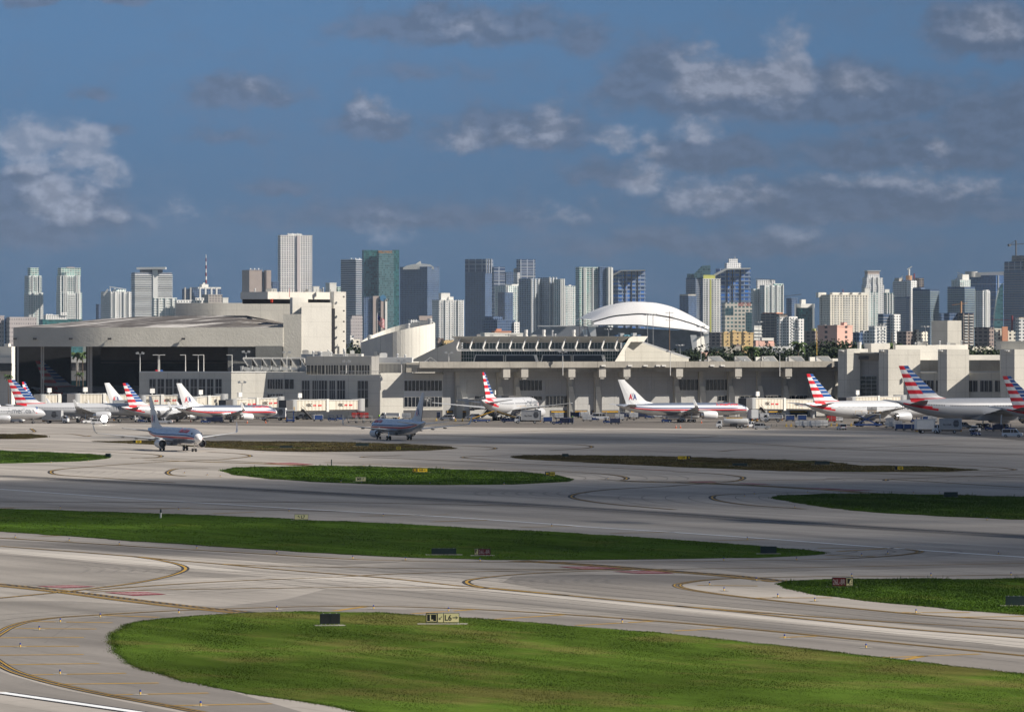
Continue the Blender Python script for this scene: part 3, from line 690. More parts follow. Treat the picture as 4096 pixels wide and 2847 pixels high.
        p = MB(); p.extrude([(ex0 - 1.1, ez + er), (ex1 + .3, ez + er * .7), (ex1 - 1.6, ez + er * 1.0), (ex1 - .9, ez + er + .55), (ex0 - 2.2, ez + er + .3)], .16, y0=s*ey); p.obj('pylon', m_acg, ne)
    # tailplane
    for s in (-1, 1):
        mb = MB(); hs = span * .19; xr = tail + L * .155; zr = zc(tail + .12 * L) + rad(tail + .1 * L) * .15; rings = []
        for fy, dx, ch in ((0, 0, .105 * L), (1, -.095 * L, .038 * L)):
            y = s * (rad(tail + .12 * L) * .3 + hs * fy)
            rings.append([(xr + dx - ch * q, y, zr + abs(y) * .12 + ch * .09 * u) for q, u in ((0,0),(.1,.45),(.4,.6),(1,.03),(.4,-.5),(.1,-.35))])
        mb.rings(rings); mb.obj('tailplane', m_stab if not old else m_acg, root, smooth=True)
    # fin, in bands
    zb = za + Rr * .86; hf = th - zb; le0 = tail + .245 * L; te0 = tail + .075 * L; te1 = tail + .012 * L; le1 = te1 + .052 * L + .3
    fn = MB(); rows = 17
    def pt(f, c, s):
        a = te0 + (te1 - te0) * f; b = le0 + (le1 - le0) * min(1, f / .93) if f < .93 else le1 - (f - .93) * 6
        if f < .12: b += (.12 - f) * 22
        x = a + (b - a) * c; th_ = (.30 * (1 - f) + .10) * math.sin(math.pi * min(max(c, .02), .98) ** .7) * Rr / 2 + .02
        return (x, s * th_, zb + hf * f)
    cs = [0, .25, .5, .56, .72, .86, 1]
    for s in (-1, 1):
        vs = [pt(f / rows, c, s) for f in range(rows + 1) for c in cs]; m = len(cs)
        for r in range(rows):
            for q in range(m - 1):
                if old: mi = 0
                else:
                    split = 3 + 0 * r
                    if r < 1: mi = 1
                    elif r < 3: mi = 0
                    else:
                        b_ = (r - 3) // 2 
                        fwd = q >= 2
                        if fwd: mi = 2
                        else: mi = 1 if b_ % 2 == 0 else 0
                fn.add([vs[r*m+q], vs[r*m+q+1], vs[(r+1)*m+q+1], vs[(r+1)*m+q]], [(0, 1, 2, 3)], mi)
    top = [pt(1, c, -1) for c in cs] + [pt(1, c, 1) for c in reversed(cs)]
    fn.add(top, [tuple(range(len(top)))], 0)
    fin = fn.obj('tail_fin', [m_fwht, m_fred, m_fblu] if not old else [m_acw], root)
    if not old:      # thin white lines between the blue bars
        for s in (-1, 1):
            w = MB()
            for r in range(3, rows + 1, 2):
                f0 = r / rows; f1 = f0 + .022
                if f1 > 1: continue
                A, B = pt(f0, .5, s), pt(f0, .995, s); C, D_ = pt(f1, .995, s), pt(f1, .5, s)
                mid0, mid1 = pt(f0, .75, s), pt(f1, .75, s)
                o = s * .035
                for q in ((A, mid0, mid1, D_), (mid0, B, C, mid1)): w.add([(x, y + o, z) for x, y, z in q], [(0, 1, 2, 3)])
            w.obj('white_bar', m_fwht, fin)
    else:
        for s in (-1, 1):      # two letters with a bird between, plus a small flag
            w = MB(); fz = .30; hh = hf * .235; lw = hh * .70
            cx = pt(fz, .50, s)[0] - .1 * k; ysurf = lambda p: Vector((p.x, s * (abs(pt((p.z - zb) / hf, min(.98, max(.02, (p.x - (te0 + (te1 - te0) * (p.z - zb) / hf)) / max(.5, (le0 + (le1 - le0) * (p.z - zb) / hf) - (te0 + (te1 - te0) * (p.z - zb) / hf)))), s)[1]) + .05), p.z))
            dr = 1 if s < 0 else -1
            for j, mi in ((-1, 0), (1, 1)):
                o = Vector((cx + dr * (j * lw * .58) - dr * lw / 2, 0, zb + hf * fz - hh * .5))
                text_on(w, 'A', o, (dr, 0, 0), (0, 0, 1), hh, lw, mi=mi, bold=.03, mapf=ysurf)
            zt = zb + hf * fz + hh * .25
            for q in (-1, 1):
                P = [(cx, zt - hh*.15), (cx + q*hh*.17, zt + hh*.55), (cx + q*hh*.16, zt + hh*.25), (cx + q*hh*.08, zt + hh*.02), (cx + q * .03, zt - hh * .28)]
                w.add([ysurf(Vector((x, 0, z))) for x, z in P], [(0, 1, 2, 3, 4)], 1)
            w.obj('tail_emblem', [m_fred, m_fblu2], fin)
    # landing gear
    gy, gxn, wr, bog = gear
    def wheels(x, y, nw, r, nm):
        st = MB(); st.cyl((x, y, r), (x + .1, y * .96, za - Rr * .4), .12 * k, .16 * k, 8); st.cyl((x, y - .45*k, r), (x, y + .45*k, r), .08, .08, 6)
        so_ = st.obj('landing_gear', m_lip, root)
        for bx in ([0] if nw == 1 else [-.75*k, .75*k]):
            for s in (-1, 1):
                t_ = MB(); t_.cyl((x + bx, y + s*.25*k, r), (x + bx, y + s*.58*k, r), r, r, 16); t_.cyl((x + bx, y + s*.59*k, r), (x + bx, y + s*.6*k, r), r*.5, r*.5, 10, mi=1)
                t_.obj('wheel', [m_tyre, m_lip], so_)
    for s in (-1, 1): wheels(0, s * gy, bog, wr, 'main')
    wheels(gxn, 0, 1, wr * .7, 'nose')
    return root
SIDE_OLD = lambda px0, h, w: ('American', px0, h, w, .62 * 2, .02, m_fred)
m_txtg = mat('lettering_grey', (.05, .065, .09), .5)
def j738o(): return jet(39.5, 1.95, 3.45, 34.3, 12.5, 19.7, (4.83, 1.75, 1.02, 6.6, 2.6), 'old', 2.5, name_side=('American', 4.2, 1.0, 6.6, .95, .03, m_fred))
def j738n(): return jet(39.5, 1.95, 3.45, 34.3, 12.5, 19.7, (4.83, 1.75, 1.02, 6.6, 2.6), 'new', 2.5, name_side=('American', 4.2, 1.7, 9., -.1, .0, m_txtg))
def j757o(): return jet(47.3, 1.95, 4.15, 38.0, 13.6, 22.4, (6.5, 2.25, 1.28, 7.4, 2.4), 'old', 2.6, (3.6, 18.3, .5, 2), name_side=('American', 4.6, 1.0, 8.2, .95, .03, m_fred))
def j757n(): return jet(47.3, 1.95, 4.15, 38.0, 13.6, 22.4, (6.5, 2.25, 1.28, 7.4, 2.4), 'new', 2.6, (3.6, 18.3, .5, 2), name_side=('American', 4.8, 1.9, 11., -.1, .0, m_txtg))
def j763n(): return jet(54.9, 2.55, 4.9, 47.6, 15.8, 27.4, (7.9, 2.6, 1.45, 9.4, 3.8), 'new', 0., (4.6, 22.8, .6, 2), name_side=('American', 5.8, 2.5, 13.5, -.2, .0, m_txtg))
def j777n(): return jet(63.7, 3.1, 5.75, 60.9, 18.5, 31.5, (9.6, 2.95, 1.75, 11., 4.6), 'new', 0., (5.5, 25.9, .68, 2), name_side=('American', 7., 2.9, 16., -.2, .0, m_txtg))
def put_jet(key, maker, px, py, ang, label, group):
    """px,py: where the main wheels stand in the photograph; ang: heading, 0 = to the right, 90 = straight away"""
    p = gp(px, py); o = place(key, maker, p, R(ang), label, 'airplane', group); o.name = 'airliner'; return o
GP = 'airliners parked at the gates'; GT = 'airliners taxiing'
put_jet('738o', j738o, 695, 1801.5, -69, 'silver airliner with red and blue stripes taxiing towards the camera, in front', GT)
put_jet('738o', j738o, 1596, 1759.5, 111, 'silver airliner with red and blue stripes taxiing away, tail to the camera', GT)
put_jet('757o', j757o, 2746, 1688, 25, 'long polished silver airliner with red and blue stripes parked before the station hall', GP)
put_jet('763n', j763n, 2038, 1682, 71, 'grey airliner with striped flag tail seen from behind at the centre gate', GP)
put_jet('763n', j763n, 3478, 1700, 41, 'grey airliner with striped flag tail being unloaded at a scissor lift', GP)
put_jet('777n', j777n, 3968, 1712, 25, 'largest grey airliner with tall striped tail near the right edge', GP)
put_jet('763n', j763n, 4334, 1724, 26, 'airliner cut by the right edge with only its striped tail in view', GP)
put_jet('757n', j757n, 332, 1690, 17, 'grey airliner with striped tail parked nearest the left edge', GP)
put_jet('738o', j738o, 618, 1686, 38, 'airliner with white tail and red and blue letters, left of the striped one', GP)
put_jet('738n', j738n, 692, 1688, 38, 'grey airliner with striped tail between two white tailed ones', GP)
put_jet('738o', j738o, 906, 1689, 38, 'silver airliner with white tail parked before the lit diagonal wall', GP)
put_jet('738n', j738n, 215, 1677, 62, 'small airliner whose narrow striped tail stands in shade behind the left one', GP)
put_jet('738n', j738n, -60, 1695, 22, 'airliner entering from the left edge with one engine in view', GP)
put_jet('777n', j777n, 468, 1638.5, 17, 'big airliner parked in the shade inside the open hangar', GP)
put_jet('763n', j763n, 905, 1658, 25, 'airliner hidden behind the low gate building, tail tip above its roof', GP)
# ================================================================== AIRPORT BUILDINGS
def panel_mat(name, col, pw=6., ph=3.2, var=.06, line=.3, rough=.8, bump=.25, streak=.1):
    """concrete or render with panel joints and faint run-off streaks"""
    if name in M: return M[name]
    m = bpy.data.materials.new(name); m.use_nodes = True; M[name] = m; t = NT(m.node_tree); b = t.n['Principled BSDF']
    b.inputs['Roughness'].default_value = rough; b.inputs['Specular IOR Level'].default_value = .2
    P = t.node('ShaderNodeTexCoord').outputs['Object']; x, y, z = t.sep(P)
    h = t.m('ADD', t.m('MULTIPLY', x, .93), t.m('MULTIPLY', y, .36))
    f = t.ramp(t.noise(P, .12, 5., .6), .3, .7, 1 - var, 1 + var)
    f = t.m('MULTIPLY', f, t.ramp(t.noise(t.vm('MULTIPLY', P, (1.2, 1.2, .06)), 1., 5., .7), .5, .75, 1., 1 - streak))
    if pw: f = t.m('MULTIPLY', f, t.m('SUBTRACT', 1., t.m('MULTIPLY', t.m('LESS_THAN', t.m('FRACT', t.m('ADD', t.m('DIVIDE', h, pw), 100.)), .12 / pw), line)))
    if ph: f = t.m('MULTIPLY', f, t.m('SUBTRACT', 1., t.m('MULTIPLY', t.m('LESS_THAN', t.m('FRACT', t.m('ADD', t.m('DIVIDE', z, ph), 100.)), .10 / ph), line)))
    t.put(b.inputs['Base Color'], t.vm('SCALE', t.xyz(*col), sc=f))
    if bump:
        bn = t.node('ShaderNodeBump'); bn.inputs['Strength'].default_value = bump; bn.inputs['Distance'].default_value = .25
        t.put(bn.inputs['Height'], t.noise(P, 1.1, 4., .7)); t.put(b.inputs['Normal'], bn.outputs[0])
    return m
m_wall = panel_mat('render_beige', (.62, .60, .54), 9., 4.2)
m_wall2 = panel_mat('render_cream', (.74, .715, .65), 0, 5.5, .04, .2)
m_fasc = panel_mat('hangar_fascia', (.58, .56, .50), 0, 0, .05, bump=.45, streak=.06)
m_drum = panel_mat('ribbed_concrete', (.68, .66, .60), 3.4, 0, .05, .35)
m_conc2 = panel_mat('weathered_concrete', (.36, .34, .30), 12., 0, .14, .3, streak=.35)
m_gry = panel_mat('grey_panel', (.42, .41, .39), 5., 0, .05, .25)
m_dgry = mat('dark_grey_wall', (.10, .10, .105), .8, var=.15, vs=.2)
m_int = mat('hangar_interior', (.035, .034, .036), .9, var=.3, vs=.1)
m_roofw = mat('white_roof', (.68, .67, .63), .8, var=.08, vs=.2)
m_steel = mat('galvanised_steel', (.50, .51, .51), .5, .5)
m_wpaint = mat('white_painted_steel', (.72, .71, .68), .5)
m_curt = window_mat('curtained_glass', (.02, .022, .028), pitch=.9, win=(.10, .095, .085)); m_curt.node_tree.nodes['Principled BSDF'].inputs['Roughness'].default_value = .15
m_mull = mat('window_frame', (.52, .51, .48), .6)
m_greenglass = mat('green_glass', (.012, .035, .03), .1, spec=.7, var=.4, vs=.15)
def adv(px0, Y0, px1, m):
    X0 = gx(px0, Y0); k1 = (px1 - 2048) / F; return (Y0 - m * X0) / (1 - m * k1)
class Wall:
    def __init__(s, pa, Ya, pb, Yb): s.A = Vector((gx(pa, Ya), Ya, 0)); s.B = Vector((gx(pb, Yb), Yb, 0)); s.d = (s.B - s.A).normalized(); s.n = Vector((s.d.y, -s.d.x, 0))
    def at(s, px, py, out=0.):
        k = (px - 2048) / F; D = s.B - s.A; t = (k * s.A.y - s.A.x) / (D.x - k * D.y); p = s.A + D * t
        p.z = zz(py, p.y); return p + s.n * out
    def slab(s, mb, px0, px1, py0, py1, out=.0, th=.3, mi=0):
        a = s.at(px0, py0); b = s.at(px1, py0); z1 = a.z; z0 = s.at(px0, py1).z
        q = [a + s.n * out, b + s.n * out, b + s.n * (out - th), a + s.n * (out - th)]
        mb.prism([(p.x, p.y) for p in q], z0, z1, mi)
    def window(s, parent, px0, px1, py0, py1, nx=3, ny=1, glass=None, name='window', fr=.16, frm=None):
        g = MB(); s.slab(g, px0, px1, py0, py1, .04, .3); w = g.obj(name, glass or m_glass, parent)
        m = MB(); a = s.at(px0, py0); b = s.at(px1, py0); L = (b - a).length; z1 = a.z; z0 = s.at(px0, py1).z
        for i in range(nx + 1):
            p = a + s.d * (L * i / nx); m.seg((p.x + s.n.x*.1, p.y + s.n.y*.1, z0), (p.x + s.n.x*.1, p.y + s.n.y*.1, z1), fr, .14)
        for j in range(ny + 1):
            z = z0 + (z1 - z0) * j / ny; p = a + s.n * .12; q = b + s.n * .12; m.seg((p.x, p.y, z), (q.x, q.y, z), .12, fr)
        m.obj('frame', frm or m_mull, w); return w
def front(pts, depth, shrink=0.):
    f = [(gx(p, Y), Y) for p, Y in pts]; return f + [(f[-1][0] - shrink, f[-1][1] + depth), (f[0][0] + shrink, f[0][1] + depth)]
Ya = 1925.; Yb = adv(557, Ya, 925, -.25); Yc = adv(925, Yb, 1065, .49); Yd = adv(1065, Yc, 1520, -.25); Ye = adv(1520, Yd, 1772, .49); Yf = adv(1772, Ye, 3352, .49)
z15 = zz(1488, 1920)
# ---- left gate building
T = thing('gate_building', 'low beige gate building with a lit corner bearing a diagonal shadow', 'building', (gx(900, 1930), 1930, 0))
def child(mb, name, m, T): 
    o = mb.obj(name, m); o.parent = T; o.matrix_parent_inverse = T.matrix_basis.inverted(); return o
class Grp:
    """collects children given in world coordinates under one thing"""
    def __init__(s, name, label, cat, loc, group=None): s.t = thing(name, label, cat, loc, 0., group)
    def add(s, mb, name, m, smooth=False):
        o = mb.obj(name, m, None, smooth); o.parent = s.t; o.location = -s.t.location; return o
bpy.data.objects.remove(T)
G = Grp('gate_building', 'low beige gate building with a diagonal shadow across its lit corner', 'building', (gx(900, 1930), 1930, 0))
mb = MB(); mb.prism(front([(557, Ya), (925, Yb), (1065, Yc), (1222, adv(1065, Yc, 1222, -.25))], 40, 5), 0, z15); body = G.add(mb, 'wall', m_wall)
W1 = Wall(557, Ya, 925, Yb); W2 = Wall(925, Yb, 1065, Yc); W3 = Wall(1065, Yc, 1520, Yd); W4 = Wall(1520, Yd, 1772, Ye); W5 = Wall(1772, Ye, 3352, Yf)
mb = MB(); W1.slab(mb, 557, 925, 1485, 1490, .15, .5); W2.slab(mb, 925.5, 1065, 1485, 1490, .15, .5); G.add(mb, 'parapet_cap', m_wpaint)
for i in range(10):
    a = 597 + i * 33; 
    if a + 28 < 905: o = W1.window(body, a, a + 27, 1515, 1583, 2, 2, m_curt); 
for a, b, c, d in ((1040,1064,0,0),):
    pass
for a, b, y0, y1 in ((1068,1066,0,0),): pass
for a, b, y0, y1 in ((1070,1100,1575,1597),(1070,1100,1516,1556),(1105,1132,1575,1597),(1101,1132,1516,1556),(1108,1108,0,0)):
    if b > a: W3.window(body, a, b, y0, y1, 3, 1, m_glass)
W3.window(body, 1138, 1176, 1516, 1556, 2, 1, m_glass)
for a in (1206,): pass
# main terminal
G2 = Grp('terminal_building', 'two storey terminal with tall curtained windows and a darker glazed upper floor', 'building', (gx(1370, 1930), 1930, 0))
Yg = adv(1065, Yc, 1222, -.25)
mb = MB(); mb.prism(front([(1222, Yg), (1520, Yd), (1772, Ye)], 45, 6), 0, zz(1498, 1915)); b2 = G2.add(mb, 'wall', m_wall)
for a, w in ((1207, 32), (1249, 27), (1273, 37), (1317, 24), (1348, 33)):
    W3.window(b2, a, a + w, 1521, 1596, 3, 2, m_curt)
W3.window(b2, 1430, 1473, 1522, 1629, 3, 3, m_curt)
W4.window(b2, 1616, 1768, 1521, 1564, 10, 1, m_glass, frm=m_wpaint); W4.window(b2, 1616, 1768, 1587, 1628, 10, 1, m_glass, frm=m_wpaint)
mb = MB(); W4.slab(mb, 1615, 1769, 1565, 1586, .12, .3); G2.add(mb, 'white_band', m_wpaint)
mb = MB(); W4.slab(mb, 1614, 1770, 1640, 1672, .06, .2); G2.add(mb, 'service_door', m_dgry)
mb = MB(); mb.prism(front([(1522, Yd + .2), (1770, Ye + .2)], 4), zz(1498, 1920) - .01, zz(1491, 1920)); G2.add(mb, 'parapet', m_wall)
Yu = Yd + 9; WU = Wall(1225, Yg + 9, 1486, adv(1225, Yg + 9, 1486, -.25)); Yu2 = adv(1225, Yg + 9, 1486, -.25)
mb = MB(); mb.prism(front([(1225, Yg + 9), (1486, Yu2), (1516, adv(1486, Yu2, 1516, .49))], 26, 3), zz(1498, 1915), zz(1425, Yu2)); up = G2.add(mb, 'upper_floor', m_gry)
for a, b in ((1227, 1300), (1303, 1355), (1358, 1420), (1423, 1480)): WU.window(up, a, b, 1459, 1499, 5, 1, m_curt)
mb = MB(); 
for i in range(26):
    p = W3.at(1360 + i * 7, 1491, .1); mb.seg((p.x, p.y, p.z - .4), (p.x, p.y, p.z + .6), .08, .08)
p, q = W3.at(1360, 1491, .1), W3.at(1520, 1491, .1); mb.seg((p.x, p.y, p.z + .6), (q.x, q.y, q.z + .6), .1, .1); G2.add(mb, 'railing', m_wpaint)
# lighter wing behind the lit corner
G3 = Grp('office_block', 'white flat block with a louvred grey screen beside the walkway stairs', 'building', (gx(1570, 1950), 1950, 0))
mb = MB(); Y0 = 1938; mb.prism(front([(1500, Y0), (1648, Y0 - 4)], 24), 10, zz(1430, Y0)); w = G3.add(mb, 'wall', mat('white_wall', (.60, .61, .62), .7, var=.05, vs=.1))
WL = Wall(1500, Y0 - .3, 1648, Y0 - 4.3); mb = MB(); WL.slab(mb, 1505, 1622, 1456, 1490, .4, .5); G3.add(mb, 'louvre_screen', window_mat('louvre', (.26, .26, .26), pitch=1.4, win=(.33, .33, .32)))
mb = MB(); WL.slab(mb, 1502, 1646, 1449, 1455, .6, 1.); G3.add(mb, 'roof_edge', m_wpaint)
# roofs between
G4 = Grp('roof_plant_block', 'low white flat roof with round vents behind the upper floor', 'building', (gx(1340, 1975), 1975, 0))
mb = MB(); mb.prism(front([(1205, 1972), (1446, 1968)], 30), 8, zz(1416, 1970)); G4.add(mb, 'roof', m_roofw)
for x in (1282, 1320, 1608):
    pass
for x in (1281, 1319):
    mb = MB(); p = Vector((gx(x, 1969), 1969, zz(1424, 1969))); mb.cyl(p, p + Vector((0, 0, 1.1)), .9, .9, 14); mb.cyl(p + Vector((0,0,1.1)), p + Vector((0, 0, 1.5)), 1.1, .7, 14); G4.add(mb, 'round_vent', m_steel)
# ---- sawtooth rooflights
for i in range(7):
    g = Grp('rooflight', '%s of the row of slanted sawtooth rooflights' % ('leftmost', 'second', 'third', 'fourth', 'fifth', 'sixth', 'rightmost')[i], 'rooflight', (gx(985 + i * 38, 1952), 1952, z15), 'sawtooth rooflights')
    x0, x1 = gx(972 + i * 38, 1950), gx(972 + i * 38 + 37, 1950); zt = zz(1433, 1950); zb = zz(1464, 1950)
    if i == 6: x1 = gx(1216, 1950)
    mb = MB(); vs = [(x0, 1950, zt), (x0 + 1.6, 1950, zb), (x1, 1950, zb), (x1, 1950, zt), (x0, 1962, zt), (x0 + 1.6, 1962, zb), (x1, 1962, zb), (x1, 1962, zt)]
    mb.add(vs, [(0,1,2,3),(4,7,6,5),(0,4,5,1),(3,2,6,7),(0,3,7,4),(1,5,6,2)]); g.add(mb, 'hood', m_dgry if False else m_gry)
    mb = MB(); mb.seg((x0, 1949.8, zt), (x0 + 1.7, 1949.8, zb), .5, .3); mb.seg((x0, 1949.8, zt + .1), (x1, 1949.8, zt + .1), .3, .5); g.add(mb, 'rim', m_wpaint)
    mb = MB(); mb.add([(x0 + .5, 1949.9, zt - .5), (x0 + 2.0, 1949.9, zb + .2), (x1 - .3, 1949.9, zb + .2), (x1 - .3, 1949.9, zt - .5)], [(0, 1, 2, 3)]); g.add(mb, 'pane', mat('rooflight_glass', (.22, .23, .24), .3, var=.15, vs=.5))
    mb = MB(); p = (x0 - .2, 1946, z15 - .1); mb.cyl(p, (p[0], p[1], zz(1466, 1946)), .55, .55, 12); mb.cyl((p[0], p[1], zz(1466, 1946)), (p[0], p[1], zz(1464, 1946)), .7, .7, 12); g.add(mb, 'vent_pipe', m_steel, True)
    mb = MB(); mb.box(((x0 + x1) / 2 + .3, 1945, z15 + .8), (1.6, 2, 1.2)); mb.rings([[(xx, 1944 + dy, z15 + dz) for dy, dz in ((-.8,.5),(.8,.5),(.8,1.6),(-.8,1.6))] for xx in (x0 + .6, x0 + 2.0)]); g.add(mb, 'air_unit', m_steel)
# ---- hangar
HG = Grp('aircraft_hangar', 'huge curved concrete hangar with open dark bay holding an airliner', 'hangar', (gx(600, 2120), 2120, 0))
hp = [(53, 2122)]; 
for p1, m in ((250,-.24),(360,-.16),(420,-.02),(520,.10),(700,.13),(900,.15),(1132,.17)): hp.append((p1, adv(hp[-1][0], hp[-1][1], p1, m)))
zb, zt = zz(1386, 2112), zz(1309, 2112)
mb = MB(); fr = [(gx(p, Y), Y) for p, Y in hp]; mb.prism(fr + [(x * .985, y + 5) for x, y in reversed(fr)], zb, zt); fas = G_f = HG.add(mb, 'fascia', m_fasc, True)
m_stain = bpy.data.materials.new('stained_roof'); m_stain.use_nodes = True; t = NT(m_stain.node_tree); b = t.n['Principled BSDF']
P = t.node('ShaderNodeTexCoord').outputs['Object']; x_, y_, z_ = t.sep(P)
q = t.xyz(t.m('MULTIPLY', t.m('ADD', x_, t.m('MULTIPLY', y_, -.8)), .10), t.m('MULTIPLY', y_, .02), 0.)
t.put(b.inputs['Base Color'], t.mix(t.ramp(t.noise(q, 1.1, 6., .68), .40, .52), (.50, .48, .46), (.075, .065, .06))); b.inputs['Roughness'].default_value = .85
mb = MB(); inner = []
for i, (x, y) in enumerate(fr):
    f = i / (len(fr) - 1); px = 115 + (1132 - 115) * f
    pr = np.interp(px, [115, 250, 400, 510, 700, 1050, 1090, 1132], [1308, 1291, 1276, 1268, 1263, 1262, 1270, 1290]); Y = 2175.
    inner.append((gx(px, Y), Y, zz(pr, Y)))
mb.rings([[(x, y + .5, zt - .05) for x, y in fr], inner, [(x + 2, y + 60, z - 1) for x, y, z in inner]], close=False, cap=False); HG.add(mb, 'roof', m_stain)
# side columns, rear wall, doors
back = 2238
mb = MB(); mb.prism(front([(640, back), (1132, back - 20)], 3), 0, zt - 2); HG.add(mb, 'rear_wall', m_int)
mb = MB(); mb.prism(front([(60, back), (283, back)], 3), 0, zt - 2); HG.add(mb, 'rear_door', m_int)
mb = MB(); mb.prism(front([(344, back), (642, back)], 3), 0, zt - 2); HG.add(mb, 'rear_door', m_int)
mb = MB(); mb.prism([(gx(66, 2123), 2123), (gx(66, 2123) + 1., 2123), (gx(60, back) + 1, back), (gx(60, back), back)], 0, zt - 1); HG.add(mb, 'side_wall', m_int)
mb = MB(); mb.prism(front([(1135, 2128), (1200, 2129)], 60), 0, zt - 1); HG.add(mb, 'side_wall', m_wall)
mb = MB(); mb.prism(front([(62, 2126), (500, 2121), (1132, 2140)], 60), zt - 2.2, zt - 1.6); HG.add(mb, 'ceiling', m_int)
mb = MB(); mb.prism(front([(403, 2155), (912, 2150)], 2), zz(1441, 2150), zt - 3); mb.prism(front([(403, 2153), (912, 2148)], 1), zz(1452, 2150), zz(1448, 2150)); HG.add(mb, 'crane_beam', mat('brown_steel', (.10, .085, .075), .8, var=.15, vs=.2))
for a, b, y0 in ((911, 1020, 2124), (1022, 1129, 2122)):
    mb = MB(); mb.prism(front([(a, y0), (b, y0 + 2)], 1), 0, zb + .2); HG.add(mb, 'sliding_door', panel_mat('door_panel', (.17, .175, .17), 0, 0, .06, bump=.5))
for x in (163, 171, 350, 358, 364, 69):
    mb = MB(); p = Vector((gx(x, 2120), 2120, 0)); mb.box((p.x, p.y + 3, zb / 2), (.5, .5, zb)); HG.add(mb, 'door_rail_post', m_gry)
for x in (60, 139, 283, 438, 733):
    Yl = np.interp(x, [p[0] for p in hp], [p[1] for p in hp]); p = Vector((gx(x, Yl - 1.2), Yl - 1.2, zz(1355, Yl)))
    mb = MB(); mb.box(p, (1.2, .9, .7), .3); mb.seg(p, p + Vector((-.3, 1.5, .1)), .15, .15); HG.add(mb, 'floodlight', m_dark)
# daylight seen through the rear bay: road buildings beyond
bx = Grp('roadside_block', 'pale low block seen through the open rear door of the hangar', 'building', (gx(315, 2420), 2420, 0))
for y0, y1, m in ((1428, 1450, m_roofw), (1450, 1482, m_dgry), (1482, 1512, m_wall2), (1512, 1522, m_roofw), (1522, 1560, mat('teal_wall', (.03, .10, .105), .7))):
    mb = MB(); mb.prism(front([(-120, 2420 + (y0 - 1428) * .02), (410, 2420 + (y0 - 1428) * .02)], 20), zz(y1, 2420), zz(y0, 2420)); bx.add(mb, 'storey', m)
for i in range(9):
    mb = MB(); a = -60 + i * 52; mb.prism(front([(a, 2419), (a + 8, 2419)], 1), zz(1484, 2419), zz(1450, 2419)); bx.add(mb, 'pillar', m_roofw)
g = Grp('canopy_building', 'small beige building with grey canopy left of the hangar', 'building', (gx(20, 2330), 2330, 0))
mb = MB(); mb.prism(front([(-80, 2330), (46, 2325), (62, 2333)], 25), 0, zz(1386, 2330)); g.add(mb, 'wall', m_wall2)
mb = MB(); mb.prism(front([(-80, 2321), (46, 2319)], 4), zz(1452, 2320), zz(1430, 2320)); g.add(mb, 'canopy', m_roofw)
mb = MB(); mb.prism(front([(-80, 2324), (46, 2322)], 2), zz(1484, 2320), zz(1452, 2320)); g.add(mb, 'window', m_glass)
mb = MB(); mb.prism(front([(18, 2326), (34, 2325)], 10), zz(1386, 2320) - .1, zz(1374, 2320)); g.add(mb, 'roof_box', m_wall2)
# ---- drum and service towers behind the hangar
DR = Grp('hangar_tower', 'cream stepped concrete tower and curved drum rising behind the hangar', 'building', (gx(1150, 2200), 2200, 0))
dp = [(702, 2226)]
for p1, m in ((800,-.20),(880,.02),(960,.15),(1050,.18),(1150,.2),(1170,.22)): dp.append((p1, adv(dp[-1][0], dp[-1][1], p1, m)))
mb = MB(); mb.prism([(gx(p, Y), Y) for p, Y in dp] + [(gx(1170, 2260), 2260), (gx(702, 2240), 2240)], 20, zz(1211, 2215)); DR.add(mb, 'drum_wall', m_wall, True)
def blk(pa, pb, yt, yb, Y, q=None, m=None, name='wall', dep=None, lm=.49, G=DR):
    """block whose bright face spans pa..pb; q: pixels of the darker left return"""
    mb = MB(); Y1 = adv(pa, Y, pb, lm); pts = [(gx(pa, Y), Y), (gx(pb, Y1), Y1)]
    if q: ql = adv(pa, Y, pa - q, -2.0); pts = [(gx(pa - q, ql), ql)] + pts; pts += [(pts[-1][0] - 2, Y1 + 12), (pts[0][0] + 2, Y1 + 12)]
    else: pts += [(pts[-1][0] - 1, Y1 + (dep or 20)), (pts[0][0] + 1, Y1 + (dep or 20))]
    mb.prism(pts, zz(yb, Y), zz(yt, Y)); return G.add(mb, name, m or m_wall2)
blk(1133, 1206, 1256, 1560, hp[-1][1] + .4, None, m_fasc, lm=.12)
blk(1170, 1232, 1190, 1560, 2150, 10)
blk(1206, 1326, 1210, 1560, hp[-1][1] + 1.6, None)
blk(1336, 1384, 1167, 1560, 2152, 16, name='stair_shaft')
w6 = blk(1326, 1340, 1234, 1560, 2146, None, m_dark, name='recess')
mb = MB(); Y = 2165
mb.prism([(gx(962, Y + 12), Y + 12), (gx(1071, Y), Y), (gx(1335, Y + 20), Y + 20), (gx(1335, Y + 20), Y + 40), (gx(962, Y + 12), Y + 40)], zz(1196, Y), zz(1167, Y)); DR.add(mb, 'overhanging_band', m_wall2)
mb = MB(); mb.prism(front([(970, Y + 16), (1330, Y + 22)], 10), zz(1213, Y), zz(1195, Y)); DR.add(mb, 'recessed_glazing', m_dark)  # dark strip set back below the overhanging band
mb = MB(); mb.prism(front([(1082, Y - 2), (1090, Y - 2)], 4), zz(1210, Y), zz(1196, Y)); DR.add(mb, 'red_drum', m_red if False else mat('signal_red', (.6, .05, .02), .6))
Wd = Wall(1352, adv(1336, 2150, 1352, .49), 1384, adv(1336, 2150, 1384, .49))
for y in (1187, 1243, 1286, 1326, 1364, 1403): Wd.window(DR.t, 1373, 1378, y - 3, y + 3, 1, 1, m_dark, fr=.05).location = -DR.t.location
Wd = Wall(800, 2203, 1170, 2230)
for a, b, y0, y1 in ((1090, 1097, 1230, 1239), (1132, 1160, 1230, 1255), (1092, 1140, 1196, 1208), (1228, 1266, 1195, 1208)):
    pass
